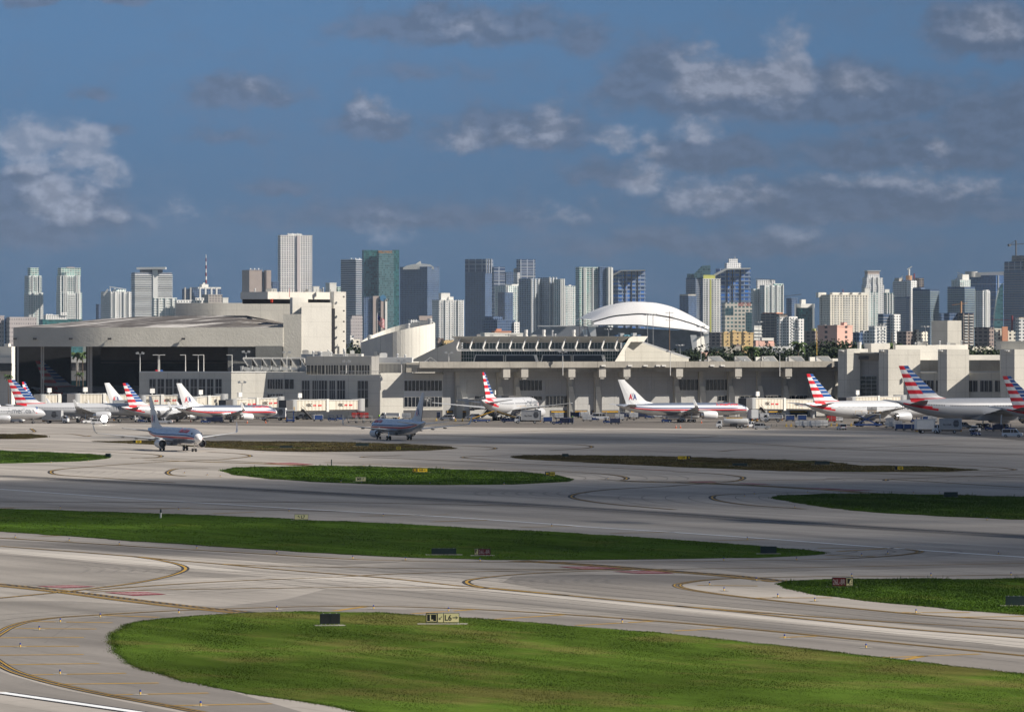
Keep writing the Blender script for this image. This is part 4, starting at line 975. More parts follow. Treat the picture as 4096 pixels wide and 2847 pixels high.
for i in range(14):       # rail posts and antennas on the roof band
    mb = MB(); x = 1075 + i * 19; p = Vector((gx(x, 2168), 2168, zz(1168, 2168))); mb.seg(p, p + Vector((0, 0, 1.1)), .1, .1); DR.add(mb, 'rail_post', m_dark)
for x, y0, y1 in ((1158, 1188, 1152), (1330, 1190, 1170), (1075, 1167, 1155), (1246, 1168, 1155)):
    mb = MB(); p = Vector((gx(x, 2135), 2135, zz(y0, 2135))); mb.cyl(p, (p.x, p.y, zz(y1, 2135)), .12, .06, 6); DR.add(mb, 'mast', mat('signal_red', (.6, .05, .02), .6) if x == 1158 else m_steel)
# ---- slanted oval drum
OV = Grp('oval_hall', 'oval ribbed concrete hall cut off by a slanting rim', 'building', (gx(1595, 2085), 2085, 0))
ring0 = []; N = 56; cxm = gx(1592, 2085); rx_ = (gx(1741, 2085) - gx(1444, 2085)) / 2; wt = MB(); outer = []; innr = []
for k in range(N):
    a = 2 * math.pi * k / N; x = cxm + rx_ * math.cos(a); y = 2085 + 19 * math.sin(a)
    f = (x - cxm) / rx_; pyf = 1325 - 38 * f + (10 * f * f - 4); z = zz(pyf + (4 if math.sin(a) < 0 else -22) * max(0, 1 - f * f) ** .5 * .9, 2085)
    outer.append((x, y, z)); innr.append((cxm + (x - cxm) * .955, 2085 + (y - 2085) * .955, z - .05))
wt.rings([[(x, y, 5) for x, y, z in outer], outer, innr, [(x, y, z - 5) for x, y, z in innr]], cap=False); OV.add(wt, 'wall', m_drum)
mb = MB(); mb.add([(x, y, z - 3.2) for x, y, z in innr], [tuple(range(N))]); OV.add(mb, 'roof', m_roofw)
for x, y0 in ((1478, 1352), (1632, 1306), (1719, 1287)):
    mb = MB(); p = Vector((gx(x, 2082), 2082, zz(y0 + 14, 2082))); mb.cyl(p, p + Vector((0, 0, 2.)), .7, .7, 12); mb.cyl(p + Vector((0, 0, 1.9)), p + Vector((0, 0, 2.4)), .9, .8, 12); OV.add(mb, 'roof_vent', m_steel)
mb = MB(); p = (gx(1503, 2064.2), 2064.6); mb.box((gx(1503, 2066), 2067.2, zz(1418, 2066)), (1.1, 1.2, 2.4)); OV.add(mb, 'door', mat('grey_door', (.28, .3, .31), .6))
# ---- people mover station hall
ST = Grp('station_hall', 'elevated station hall with slanted white struts over dark green glazing', 'station', (gx(2150, 1965), 1965, 0))
Ys = 1962.; Ys2 = adv(1805, Ys, 2500, -.05); dm = (Ys2 - Ys)
z19 = zz(1446, 1960); zr = zz(1345, 1960)
mb = MB(); a0 = (gx(1806, Ys), Ys); a1 = (gx(2516, Ys2), Ys2); 
zc_ = zz(1370, Ys)
# leaning roof fascia: top edge further out than its foot
mb.add([(gx(1806, Ys), Ys - 2, zr), (gx(2516, Ys), Ys2 - 2, zr), (gx(2484, Ys), Ys2 + 2.2, zc_), (gx(1838, Ys), Ys + 2.2, zc_),
        (gx(1806, Ys), Ys + 26, zr), (gx(2592, Ys), Ys2 + 30, zr), (gx(2530, Ys), Ys2 + 26, zc_), (gx(1838, Ys), Ys + 26, zc_)],
       [(0,3,2,1),(1,2,6,5),(0,1,5,4),(0,4,7,3),(3,7,6,2),(4,5,6,7)]); ST.add(mb, 'roof', m_gry)
mb = MB(); Wt = [(2484, 1370), (2516, 1345), (2592, 1345), (2572, 1366), (2522, 1370), (2470, 1400), (2460, 1445), (2455, 1398)]
def plate(G, pts, Ya_, Yb_, pa, pb, th, name, m):      # thick vertical plate through an outline given in the picture plane
    mb = MB(); f = []; bk = []
    for x, y in pts:
        Y = Ya_ + (Yb_ - Ya_) * (x - pa) / (pb - pa); f.append((gx(x, Y), Y, zz(y, Y))); bk.append((gx(x, Y), Y + th, zz(y, Y)))
    n = len(f); mb.add(f + bk, [tuple(range(n)), tuple(reversed(range(n, 2*n)))] + [(k, (k+1) % n, n + (k+1) % n, n + k) for k in range(n)]); return G.add(mb, name, m)
plate(ST, [(2460,1445),(2506,1369),(2520,1345),(2592,1345),(2576,1367),(2524,1367),(2500,1400),(2500,1445)], 1956, 1969, 2460, 2592, 14, 'end_wall', m_wall)
plate(ST, [(2500,1446),(2500,1400),(2524,1366),(2560,1367),(2700,1418),(2755,1434),(2755,1446)], 1962, 2010, 2500, 2755, 6, 'wedge_wall', panel_mat('tiled_wall', (.40, .385, .34), 4.2, 2., .03, .25))
plate(ST, [(2524,1366),(2576,1367),(2762,1430),(2755,1434)], 1969, 2012, 2524, 2762, 16, 'wedge_roof', m_steel if False else mat('metal_roof', (.34, .35, .36), .5, .4, var=.1, vs=.2))
plate(ST, [(1650,1441),(1655,1436),(1735,1396),(1812,1366),(1828,1345),(1845,1370),(1845,1446),(1650,1446)], 1978, 1960, 1650, 1845, 10, 'left_wing_wall', m_gry)
Wg = Wall(1845, Ys + 2.5, 2490, Ys2 + 2.5)
for i in range(12):
    a = 1852 + i * 52.6; Wg.window(ST.t, a, min(a + 51, 2486), 1371, 1394, 4, 3, m_greenglass, fr=.09, frm=m_steel).location = -ST.t.location
mb = MB(); Wg.slab(mb, 1845, 2500, 1394, 1400, .3, 2.); ST.add(mb, 'floor_edge', m_gry)
for i in range(13):
    a = 1845 + i * 50.5; Wg.window(ST.t, a, a + 50, 1403, 1446, 5, 3, m_greenglass, fr=.09, frm=m_steel).location = -ST.t.location
for i in range(13):
    mb = MB(); p = Wg.at(1844 + i * 52.6, 1348, 2.5); q = Wg.at(1831 + i * 52.6, 1393, 6.5); r_ = Wg.at(1834 + i * 52.6, 1401, 5); s_ = Wg.at(1834 + i * 52.6, 1401, 0)
    mb.seg(p, q, .32, .5); mb.seg(q, r_, .32, .5); mb.seg(r_, s_, .3, .3); ST.add(mb, 'strut', m_wpaint)
mb = MB(); p, q = Wg.at(1834, 1402, 5), Wg.at(2478, 1402, 5); mb.seg(p, q, .35, .45); p, q = Wg.at(1834, 1397, 5.6), Wg.at(2478, 1397, 5.6); mb.seg(p, q, .2, .2); ST.add(mb, 'gutter_rail', m_wpaint)
for x in (2104, 2175, 2295):
    mb = MB(); p = Vector((gx(x, 1975), 1975, zr - .1)); mb.cyl(p, p + Vector((0, 0, 2.3)), .55, .5, 14); ST.add(mb, 'roof_funnel', m_wall2, True)
    mb = MB(); mb.cyl(p + Vector((0, 0, 1.3)), p + Vector((0, 0, 2.4)), .62, .62, 14); mb.cyl(p, p + Vector((0, 0, .4)), .7, .7, 14); ST.add(mb, 'funnel_collar', m_wpaint, True)
# two trains in the platform hall
for (a, b, c), lab in zip(((1893, 2018, 2155), (2162, 2288, 2425)), ('left people mover train with dark windows in the station', 'right people mover train with dark windows in the station')):
    g = Grp('people_mover_train', lab, 'train', (gx(b, Ys + 1), Ys + 1, z19), 'people mover trains')
    Wv = Wall(1845, Ys + .5, 2490, Ys2 + .5)
    for x0, x1, sl in ((a, b - 2, 1), (b + 3, c, -1)):
        o = [(x0 + (8 if sl > 0 else 0), 1419), (x1 - (8 if sl < 0 else 0), 1419), (x1, 1447), (x0, 1447)]
        plate(g, o, Ys, Ys2, 1845, 2490, 2.2, 'carriage', m_wpaint)
        o = [(x0 + (10 if sl > 0 else 3), 1421.5), (x1 - (20 if sl < 0 else 3), 1421.5), (x1 - (12 if sl < 0 else 3), 1447.5), (x0 + (5 if sl > 0 else 3), 1447.5)]
        plate(g, o, Ys - .3, Ys2 - .3, 1845, 2490, .6, 'window_band', m_glass)
# ---- concourse wall behind the aircraft and the guideway
CW = Grp('concourse', 'long grey concourse wall with bays of dark windows under the guideway', 'terminal', (gx(2560, 1970), 1970, 0))
mb = MB(); mb.prism(front([(1772, Ye), (3352, Yf)], 40, 0), 0, zz(1478, 1945)); cw = CW.add(mb, 'wall', panel_mat('grey_render', (.44, .44, .43), 7., 4.5, .05, .22))
for a, b, y0, y1, n in ((2077,2168,1520,1562,6),(2715,2809,1517,1561,6),(2822,2912,1517,1561,6),(2182,2269,1583,1626,6),(2871,2912,1582,1604,3),(1898,2010,1583,1600,6),(2960,3070,1582,1600,6),(3050,3140,1582,1600,6),(3148,3245,1582,1602,6),(3262,3350,1582,1604,5),(2100,2168,1584,1600,4)):
    W5.window(cw, a, b, y0, y1, n, 1, m_glass, fr=.12)
for a, b in ((1865,1958),(2000,2060),(2182,2268),(2296,2380),(2392,2470),(2500,2595),(2605,2690),(2930,3030),(3038,3125),(3150,3330)):
    mb = MB(); W5.slab(mb, a, b, 1518, 1575, .12, .3); CW.add(mb, 'recessed_panel', m_gry)
for a, b in ((1784,1812),(1828,1880),(2200,2350),(2365,2475),(2512,2700),(2960,3060),(3070,3140),(3150,3230)):
    mb = MB(); W5.slab(mb, a, b, 1640, 1678, .1, .3); o = CW.add(mb, 'service_bay', m_dgry)
    mb = MB(); W5.slab(mb, a + 4, b - 4, 1645, 1648, .3, .3); CW.add(mb, 'yellow_beam', mat('safety_yellow', (.75, .42, .02), .5))
for i, x in enumerate((1826, 1992, 2062, 2275, 2383, 2500, 2700, 2800, 2915, 3032, 3133, 3240, 3345)):
    p = W5.at(x, 1478, .2); mb = MB(); mb.box((p.x, p.y, (zz(1485, p.y)) / 2), (1.5, 1.2, zz(1485, p.y)), R(26)); CW.add(mb, 'column', panel_mat('column_render', (.50, .48, .43), 0, 0, .06))
    mb = MB(); q = W5.at(x + 3, 1478, 1.6); mb.add([(q.x - .9, q.y, 0), (q.x + 1.1, q.y, 0), (q.x + 1.1, q.y - .3, 7.2), (q.x + .4, q.y - .3, 10.5), (q.x - .9, q.y, 10.5),
        (q.x - .9, q.y + 1.5, 0), (q.x + 1.1, q.y + 1.5, 0), (q.x + 1.1, q.y + 1.5, 7.2), (q.x + .4, q.y + 1.5, 10.5), (q.x - .9, q.y + 1.5, 10.5)], [(0,1,2,3,4),(9,8,7,6,5),(0,5,6,1),(1,6,7,2),(2,7,8,3),(3,8,9,4),(4,9,5,0)]); CW.add(mb, 'buttress', m_wall)
GW = Grp('guideway', 'elevated weathered concrete guideway running along the concourse', 'guideway', (gx(2500, 1960), 1960, 15))
def along(px, out, z): p = W5.at(px, 1450, out); return (p.x, p.y, z)
for a, b in ((1640, 2000), (2001, 2350), (2351, 2700), (2701, 3000), (3001, 3356)):
    for nm, o0, o1, y0, y1 in (('deck', -3, 7.0, 1457, 1470), ('parapet', 7.0, 7.5, 1445.5, 1470), ('girder', 1.2, 5.6, 1470, 1487)):
        pa = W5.at(a, 1450, o0); pb = W5.at(b - .3, 1450, o0); pc = W5.at(b - .3, 1450, o1); pd = W5.at(a, 1450, o1)
        mb = MB(); mb.prism([(q.x, q.y) for q in (pa, pb, pc, pd)], zz(y1, 1940), zz(y0, 1940) if nm != 'parapet' else zz(y0, 1940)); GW.add(mb, nm, m_conc2)
for x in (1990, 2062, 2250, 2372, 2470, 2680, 2915, 3115, 3345):
    mb = MB(); p = W5.at(x, 1450, 5.); mb.box((p.x, p.y, zz(1488, 1940)), (2.6, 4.2, 3.4), R(26)); mb.box((p.x + .3, p.y - .6, zz(1506, 1940)), (1.5, 2.4, 1.6), R(26)); GW.add(mb, 'bracket', panel_mat('bracket_render', (.46, .44, .40), 0, 0, .08, streak=.3))
for x in (2372, 2478, 2540, 2590, 2613, 2848, 2806):
    p = W5.at(x, 1462, 7.7); mb = MB(); mb.box(p, (1.6, .4, .45), R(26)); GW.add(mb, 'light_fitting', m_wpaint)
# stairs at the left end
SR = Grp('access_stair', 'grey steel stair climbing to the guideway beside the louvred screen', 'stair', (gx(1700, 1945), 1945, 15))
a = Vector((gx(1655, 1925), 1925, zz(1490, 1925))); b = Vector((gx(1722, 1930), 1930, zz(1442, 1930))); c = Vector((gx(1758, 1932), 1932, zz(1468, 1932)))
for nm, dz in (('stringer', 0), ('handrail', 1.1)):
    mb = MB(); mb.seg(a + Vector((0, 0, dz)), b + Vector((0, 0, dz)), .2, .35 if not dz else .08); mb.seg(b + Vector((0, 0, dz)), c + Vector((0, 0, dz)), .2, .35 if not dz else .08); SR.add(mb, nm, m_steel if dz else m_dgry)
mb = MB()
for k in range(16): p = a.lerp(b, k / 15); mb.box(p + Vector((0, .6, 0)), (.5, 1.2, .08)); 
SR.add(mb, 'tread', m_dgry)
mb = MB(); mb.prism(front([(1625, 1931), (1800, 1934)], 6), zz(1489, 1930), zz(1450, 1930)); SR.add(mb, 'landing_wall', m_conc2)
# ---- rooflights behind the guideway
for i, (a, b, lab) in enumerate(((2832, 2905, 'leftmost'), (2940, 3012, 'second'), (3048, 3115, 'third'), (3156, 3225, 'fourth'), (3266, 3335, 'rightmost'), )):
    Y = 2012 + (a - 2800) * .05; g = Grp('wedge_rooflight', lab + ' of the wedge shaped rooflights on the concourse roof', 'rooflight', (gx(a + 35, Y), Y, 17), 'wedge rooflights')
    plate(g, [(a, 1425), (a + 48, 1424), (b, 1447), (a, 1447)], Y, Y + 4, a, b, 9, 'hood', m_gry)
    plate(g, [(a + 4, 1427), (a + 46, 1426), (b - 5, 1446), (a + 33, 1446)], Y - .2, Y + 3.8, a, b, .15, 'pane', mat('rooflight_glass', (.22, .23, .24), .3))
cr = Grp('concourse_roof', 'flat concourse roof carrying the wedge rooflights', 'roof', (gx(3000, 2010), 2010, 15)); mb = MB(); mb.prism(front([(2650, 2004), (3352, 2030)], 60), 10, zz(1449, 2010)); cr.add(mb, 'deck', m_roofw)
for x, w, y in ((3024, 22, 1428), (3240, 20, 1428), (3330, 22, 1434)):
    mb = MB(); mb.prism(front([(x, 2025), (x + w, 2026)], 8), zz(1449, 2020), zz(y, 2020)); cr.add(mb, 'roof_box', m_wall2)
# ---- right terminal with its square towers
RT = Grp('concourse_towers', 'right concourse wing of tall beige towers with grey shaded sides', 'terminal', (gx(3700, 1985), 1985, 0))
def rblk(pa, pb, yt, yb, Y, q, m=m_wall, name='tower', lm=.49): return blk(pa, pb, yt, yb, Y, q, m, name, lm=lm, G=RT)
mb = MB(); 
def sh(pa, pb, yt, yb, Y, m=m_wall, name='tower', sl=-.2, dep=20):     # face turned from the sun
    mb = MB(); Y1 = adv(pa, Y, pb, sl); mb.prism(front([(pa, Y), (pb, Y1)], dep), zz(yb, Y), zz(yt, Y)); return RT.add(mb, name, m)
def tower2(pa, pm, pb, yt, Y, yb=1720):      # shaded face pa..pm, sunlit face pm..pb
    Ym = adv(pa, Y, pm, -.2); Yb_ = adv(pm, Ym, pb, .49); mb = MB()
    mb.prism([(gx(pa, Y), Y), (gx(pm, Ym), Ym), (gx(pb, Yb_), Yb_), (gx(pb, Yb_) - 1, Yb_ + 8), (gx(pa, Y) + 1, Yb_ + 8)], zz(yb, Y), zz(yt, Y)); RT.add(mb, 'tower', m_wall); return Wall(pa, Y, pm, Ym), Wall(pm, Ym, pb, Yb_)
ta = tower2(3352, 3388, 3440, 1397, 1958); tb = tower2(3515, 3553, 3681, 1397, 1950); tcw = tower2(3752, 3788, 3876, 1397, 1950); td = tower2(4002, 4058, 4230, 1397, 1944)
sh(4002, 4200, 1364, 1398, 1956, name='upper_block')
sb = sh(3420, 3518, 1409, 1720, 1962, panel_mat('grey_render', (.44, .44, .43)), 'bay'); Wb = Wall(3420, 1962, 3518, adv(3420, 1962, 3518, -.2))
Wb.window(RT.t, 3421, 3507, 1504, 1582, 4, 5, m_greenglass, fr=.12, frm=m_steel).location = -RT.t.location
mb = MB(); A = Wb.at(3408, 1411, 3.5); B = Wb.at(3515, 1413, 3.5); C = Wb.at(3514, 1443, 0.2); D_ = Wb.at(3425, 1443, .2)
mb.add([A, B, C, D_, A - Wb.n * 6, B - Wb.n * 6, C - Wb.n * 2, D_ - Wb.n * 2], [(0,3,2,1),(0,1,5,4),(1,2,6,5),(0,4,7,3),(3,7,6,2),(4,5,6,7)]); RT.add(mb, 'slanted_canopy', m_gry)
mb = MB(); Wb.slab(mb, 3440, 3480, 1425, 1437, 3.2, .5); RT.add(mb, 'vent_grille', m_dgry)
rblk(3390, 3472, 1395, 1440, 1980, None, m_wall2, 'rear_block'); rblk(3582, 3756, 1380, 1441, 1985, None, m_wall2, 'rear_block'); rblk(3745, 3872, 1379, 1402, 1998, None, m_wall2, 'rear_block')
rblk(3485, 3560, 1373, 1410, 2000, 28, m_wall2, 'plant_room')
sh(3553, 3760, 1440, 1495, 1984, m_conc2, 'recess', dep=10); sh(3870, 4020, 1440, 1495, 1984, m_conc2, 'recess', dep=10)
sh(3872, 4010, 1420, 1441, 1992, m_wall2, 'rear_wall', sl=.3)
s1 = sh(3640, 3756, 1490, 1720, 1956, m_wall, 'link_wing'); Wx = Wall(3640, 1956, 3756, adv(3640, 1956, 3756, -.2))
s2 = sh(3868, 4012, 1491, 1720, 1956, m_wall, 'link_wing'); Wy = Wall(3868, 1956, 4012, adv(3868, 1956, 4012, -.2))
for Wq, a, b in ((Wx, 3690, 3736), (Wx, 3743, 3752), (Wy, 3870, 3911), (Wy, 3920, 3970), (Wy, 3979, 4012)):
    Wq.window(RT.t, a, b, 1521, 1567, max(1, int((b - a) / 14)), 1, m_curt).location = -RT.t.location
for Wq, a, b in ((Wx, 3660, 3751), (Wy, 3876, 4010)):
    mb = MB(); Wq.slab(mb, a, b, 1484, 1488, 1.2, .4); RT.add(mb, 'pipe_rail', m_steel)
for w_, x in ((ta[0], 3366), (tb[0], 3527), (tcw[0], 3762), (td[0], 4028)):
    mb = MB(); 
    for k in range(3): p = w_.at(x - 6 + k * 6, 1401 + k, .6); mb.box(p, (.55, .6, .45), .2 * k)
    p, q = w_.at(x - 7, 1404, .3), w_.at(x + 8, 1404, .3); mb.seg(p, q, .1, .1); RT.add(mb, 'floodlight_row', m_wpaint)
mb = MB(); p = Vector((gx(3437, 1978), 1978, zz(1395, 1978))); mb.cyl(p, p + Vector((0, 0, 2.2)), .7, .7, 14); mb.cyl(p + Vector((0, 0, 1.6)), p + Vector((0, 0, 2.3)), .8, .8, 14); RT.add(mb, 'flue', m_wall2, True)
blk(3790, 3846, 1282, 1400, 2060, 64, m_wall, 'slanted_tower', G=Grp('wedge_tower', 'grey windowless tower with a sliced off lit right side', 'building', (gx(3800, 2060), 2060, 0)))
# ================================================================== STADIUM with arched roof
SD = 6300.
SM = Grp('stadium', 'stadium under a vast white arched roof with black seams', 'stadium', (gx(2560, SD), SD, 0))
m_rw = mat('roof_membrane', (.78, .77, .76), .5, var=.02, vs=.02); m_rg = mat('roof_edge_grey', (.42, .43, .46), .5)
def curve(l, n=40):
    xs = [p[0] for p in l]; out = []
    for k in range(n + 1):
        x = xs[0] + (xs[-1] - xs[0]) * k / n; out.append((x, float(np.interp(x, xs, [p[1] for p in l]))))
    return out
def smoothc(l, n=40):
    c = np.array(curve(l, n)); y = c[:, 1].copy()
    for _ in range(4): y[1:-1] = (y[:-2] + 2 * y[1:-1] + y[2:]) / 4
    return list(zip(c[:, 0], y))
top = smoothc([(2355,1276),(2418,1240),(2488,1215),(2557,1206.5),(2627,1211),(2697,1229),(2781,1271),(2838,1308)])
mid = smoothc([(2373,1284),(2453,1261),(2557,1252),(2627,1257),(2697,1270),(2784,1296),(2832,1317)])
bot = smoothc([(2376,1299),(2453,1297),(2557,1298),(2662,1309),(2740,1317),(2826,1328)])
def W3d(l, Y): return [(gx(x, Y), Y, zz(y, Y)) for x, y in l]
mb = MB(); t0, t1 = W3d(top, SD + 30), W3d(mid, SD)
rear = [(x - 14 - 6 * k / 40, Y + 110, z - 1.5 * (1 - k / 40)) for k, (x, Y, z) in enumerate(t0)]
mb.rings([t1, [((a[0]*.4+b[0]*.6), a[1]*.7+b[1]*.3, a[2]*.35+b[2]*.65) for a, b in zip(t1, t0)], t0], close=False, cap=False)
mb.rings([[(x, y, z) for x, y, z in t0], [(x - 7, y + 50, z + .6) for x, y, z in t0], rear], close=False, cap=False); SM.add(mb, 'upper_roof', m_rw, True)
mb = MB(); mb.rings([t1, [(x, y + 3, z - .8) for x, y, z in t1], [(x, y + 30, z - 3.5) for x, y, z in t1]], close=False, cap=False); SM.add(mb, 'roof_edge', m_rg)
mb = MB(); m2 = [(x, Y - 8, z - 1.6) for x, Y, z in t1]; b2_ = W3d(bot, SD - 30)
mb.rings([b2_, [((a[0]+b[0])/2, a[1]*.7+b[1]*.3, a[2]*.4+b[2]*.6) for a, b in zip(b2_, m2)], m2], close=False, cap=False); SM.add(mb, 'lower_roof', m_rw, True)
mb = MB(); mb.rings([m2, [(x, y + 20, z) for x, y, z in m2], [(x, y + 20, z + 1.5) for x, y, z in m2]], close=False, cap=False); SM.add(mb, 'seam', m_dark)
mb = MB(); mb.rings([b2_, [(x, y + .5, z - 1.) for x, y, z in b2_], [(x, y + 40, z - 1.) for x, y, z in b2_]], close=False, cap=False); SM.add(mb, 'roof_edge', m_rg)
mb = MB(); mb.prism([(gx(2300, SD + 20), SD + 20), (gx(2830, SD - 5), SD - 5), (gx(2840, SD + 150), SD + 150), (gx(2230, SD + 150), SD + 150)], 0, [zz(1302, SD), zz(1326, SD), zz(1326, SD), zz(1302, SD)]); SM.add(mb, 'bowl', mat('stadium_facade', (.16, .17, .20), .5, .3, var=.3, vs=.02))
mb = MB(); mb.rings([[(gx(x, SD - 20), SD - 20, zz(y, SD - 20)) for x, y in ((2120,1338),(2150,1316),(2265,1304),(2350,1306),(2376,1325),(2376,1346),(2240,1348),(2118,1350))], [(gx(x, SD + 60), SD + 60, zz(y, SD + 60)) for x, y in ((2120,1338),(2150,1316),(2265,1304),(2350,1306),(2376,1325),(2376,1346),(2240,1348),(2118,1350))]]); SM.add(mb, 'entrance_wing', mat('stadium_wing', (.28, .29, .32), .6, var=.1, vs=.05))
mb = MB(); mb.prism(front([(2150, SD - 22), (2270, SD - 22)], 30), zz(1306, SD), zz(1302.5, SD)); SM.add(mb, 'wing_roof', m_rw)
for x0, x1, yb, yt, w in ((2376, 2366, 1352, 1304, 13), (2345, 2338, 1352, 1318, 8), (2838, 2834, 1412, 1334, 15), (2780, 2774, 1410, 1340, 10)):
    mb = MB(); mb.rings([[(gx(x1 + a * w * 1.25, SD - 40), SD - 40 + b, zz(yt, SD)) for a, b in ((-1,0),(1,0),(1,8),(-1,8))], [(gx(x0 + a * w * .8, SD - 40), SD - 40 + b, zz(yb, SD)) for a, b in ((-1,0),(1,0),(1,8),(-1,8))]]); SM.add(mb, 'pier', m_rw)
mb = MB(); mb.prism(front([(2355, SD - 42), (2393, SD - 42)], 10), zz(1307, SD), zz(1302, SD)); mb.prism(front([(2814, SD - 42), (2848, SD - 40)], 10), zz(1335, SD), zz(1329, SD)); SM.add(mb, 'pier_cap', m_rw)
mb = MB(); mb.prism(front([(2784, SD - 20), (2822, SD - 10)], 20), zz(1415, SD), zz(1345, SD)); SM.add(mb, 'stair_wall', m_roofw)
for x, y, m in ((2440,1345,(.1,.3,.5)),(2455,1350,(.2,.4,.5)),(2470,1340,(.1,.2,.35)),(2485,1333,(.5,.5,.5)),(2500,1338,(.08,.25,.35)),(2515,1340,(.2,.5,.6)),(2535,1332,(.6,.6,.6)),(2552,1338,(.1,.15,.25))):
    mb = MB(); mb.box((gx(x, SD - 60), SD - 60, (zz(y, SD)) / 2), (4.4, 8, zz(y, SD)), .3); SM.add(mb, 'coloured_column', mat('column_%d' % x, m, .6))

# ---- small plant on the flat roofs
rr = random.Random(9)
def plant(G, x0, x1, n, Y, ybase):
    for i in range(n):
        x = rr.uniform(x0, x1); w, h = rr.uniform(.8, 2.6), rr.uniform(.5, 1.5); z = zz(ybase, Y); p = Vector((gx(x, Y), Y + rr.uniform(0, 6), z))
        mb = MB()
        if i % 3 == 0: mb.cyl(p, p + Vector((0, 0, h * 1.3)), .28, .28, 10); mb.cyl(p + Vector((0, 0, h * 1.3)), p + Vector((0, 0, h * 1.3 + .25)), .45, .3, 10); G.add(mb, 'roof_vent', m_steel)
        else: mb.box(p + Vector((0, 0, h / 2)), (w, 1.4, h)); mb.box(p + Vector((0, 0, h + .05)), (w * .7, 1., .12)); G.add(mb, 'roof_unit', m_roofw if i % 2 else m_gry)
plant(cr, 2660, 3350, 16, 2006, 1450); plant(G2, 1240, 1480, 7, 1935, 1425); plant(G4, 1215, 1440, 6, 1976, 1416); plant(G3, 1510, 1640, 4, 1945, 1430)
plant(RT, 3560, 3745, 6, 1990, 1381); plant(RT, 3760, 3860, 4, 2003, 1380); plant(DR, 1000, 1320, 7, 2175, 1168); plant(ST, 1850, 2460, 6, 1978, 1346)
# ================================================================== SKYLINE
WHT = (.62, .62, .60)
fa = {
 'whiteteal': facade('fac_white_teal', (.72, .73, .71), (.06, .17, .18), 3.3, 4.6, .55, .62),
 'white': facade('fac_white', (.78, .77, .75), (.06, .08, .11), 3.3, 4.2, .5, .5),
 'whitefine': facade('fac_white_fine', (.70, .70, .70), (.03, .05, .08), 3.3, 3.6, .55, .55),
 'grid': facade('fac_grid', (.70, .68, .66), (.03, .04, .07), 4.1, 4.9, .5, .56, var=.5),
 'cream': facade('fac_cream', (.76, .71, .61), (.03, .03, .04), 3.2, 4.4, .52, .42),
 'stripe': facade('fac_stripe', (.62, .64, .68), (.015, .03, .07), 4.0, 500., .55, 1.1),
 'blue': facade('fac_blue', (.09, .17, .32), (.015, .05, .15), 3.6, 3.2, .8, .82, rough=.12),
 'bluesite': facade('fac_blue_film', (.20, .24, .32), (.012, .07, .25), 7., 9., .66, .8, var=.7),
 'dark': facade('fac_dark', (.11, .16, .25), (.018, .040, .10), 3.5, 3.4, .72, .74, rough=.15),
 'darkgrid': facade('fac_dark_grid', (.30, .34, .42), (.016, .032, .08), 7., 14., .88, .86),
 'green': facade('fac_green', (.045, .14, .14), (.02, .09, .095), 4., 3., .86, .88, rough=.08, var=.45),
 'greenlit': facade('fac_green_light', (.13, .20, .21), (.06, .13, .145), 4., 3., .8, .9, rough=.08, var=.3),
 'greenbalc': facade('fac_green_balcony', (.58, .64, .60), (.04, .15, .14), 3.4, 5., .6, .8, var=.5),
 'tan': panel_mat('fac_tan', (.36, .30, .27), 0, 4., .04, .1),
 'tanwin': facade('fac_tan_windows', (.40, .36, .33), (.08, .07, .07), 4., 5., .4, .5),
 'pink': facade('fac_pink', (.74, .45, .37), (.05, .04, .04), 4.2, 26., .5, .12),
 'brown': facade('fac_brown', (.24, .19, .17), (.05, .04, .045), 3.4, 5., .5, .6),
 'yellow': facade('fac_yellow', (.60, .43, .20), (.08, .06, .05), 3.4, 5.5, .45, .3),
 'orange': mat('fac_orange', (.55, .26, .16), .8), 'conc': m_conc2,
 'site': facade('fac_site', (.22, .18, .15), (.015, .015, .02), 3.6, 7., .68, .86, var=.7),
 'beigewin': facade('fac_beige_windows', (.56, .52, .46), (.06, .12, .12), 5.2, 5.4, .5, .62, var=.5),
 'lowgrey': facade('fac_grey_windows', (.46, .42, .42), (.14, .13, .14), 4.5, 2.6, .35, .4),
 'roofw': m_roofw, 'steel': m_steel, 'red': m_red, 'yel': mat('lime_paint', (.55, .55, .14), .6), 'blk': m_dark,
 'whitefin': facade('fac_fin_blue', (.36, .42, .50), (.02, .05, .10), 3.3, 3.8, .7, .7, var=.5),
}
m_slab = mat('balcony_white', (.60, .61, .60), .6); m_slabg = mat('balcony_grey', (.34, .36, .38), .6); m_slabb = mat('balcony_blue', (.14, .2, .3), .5)
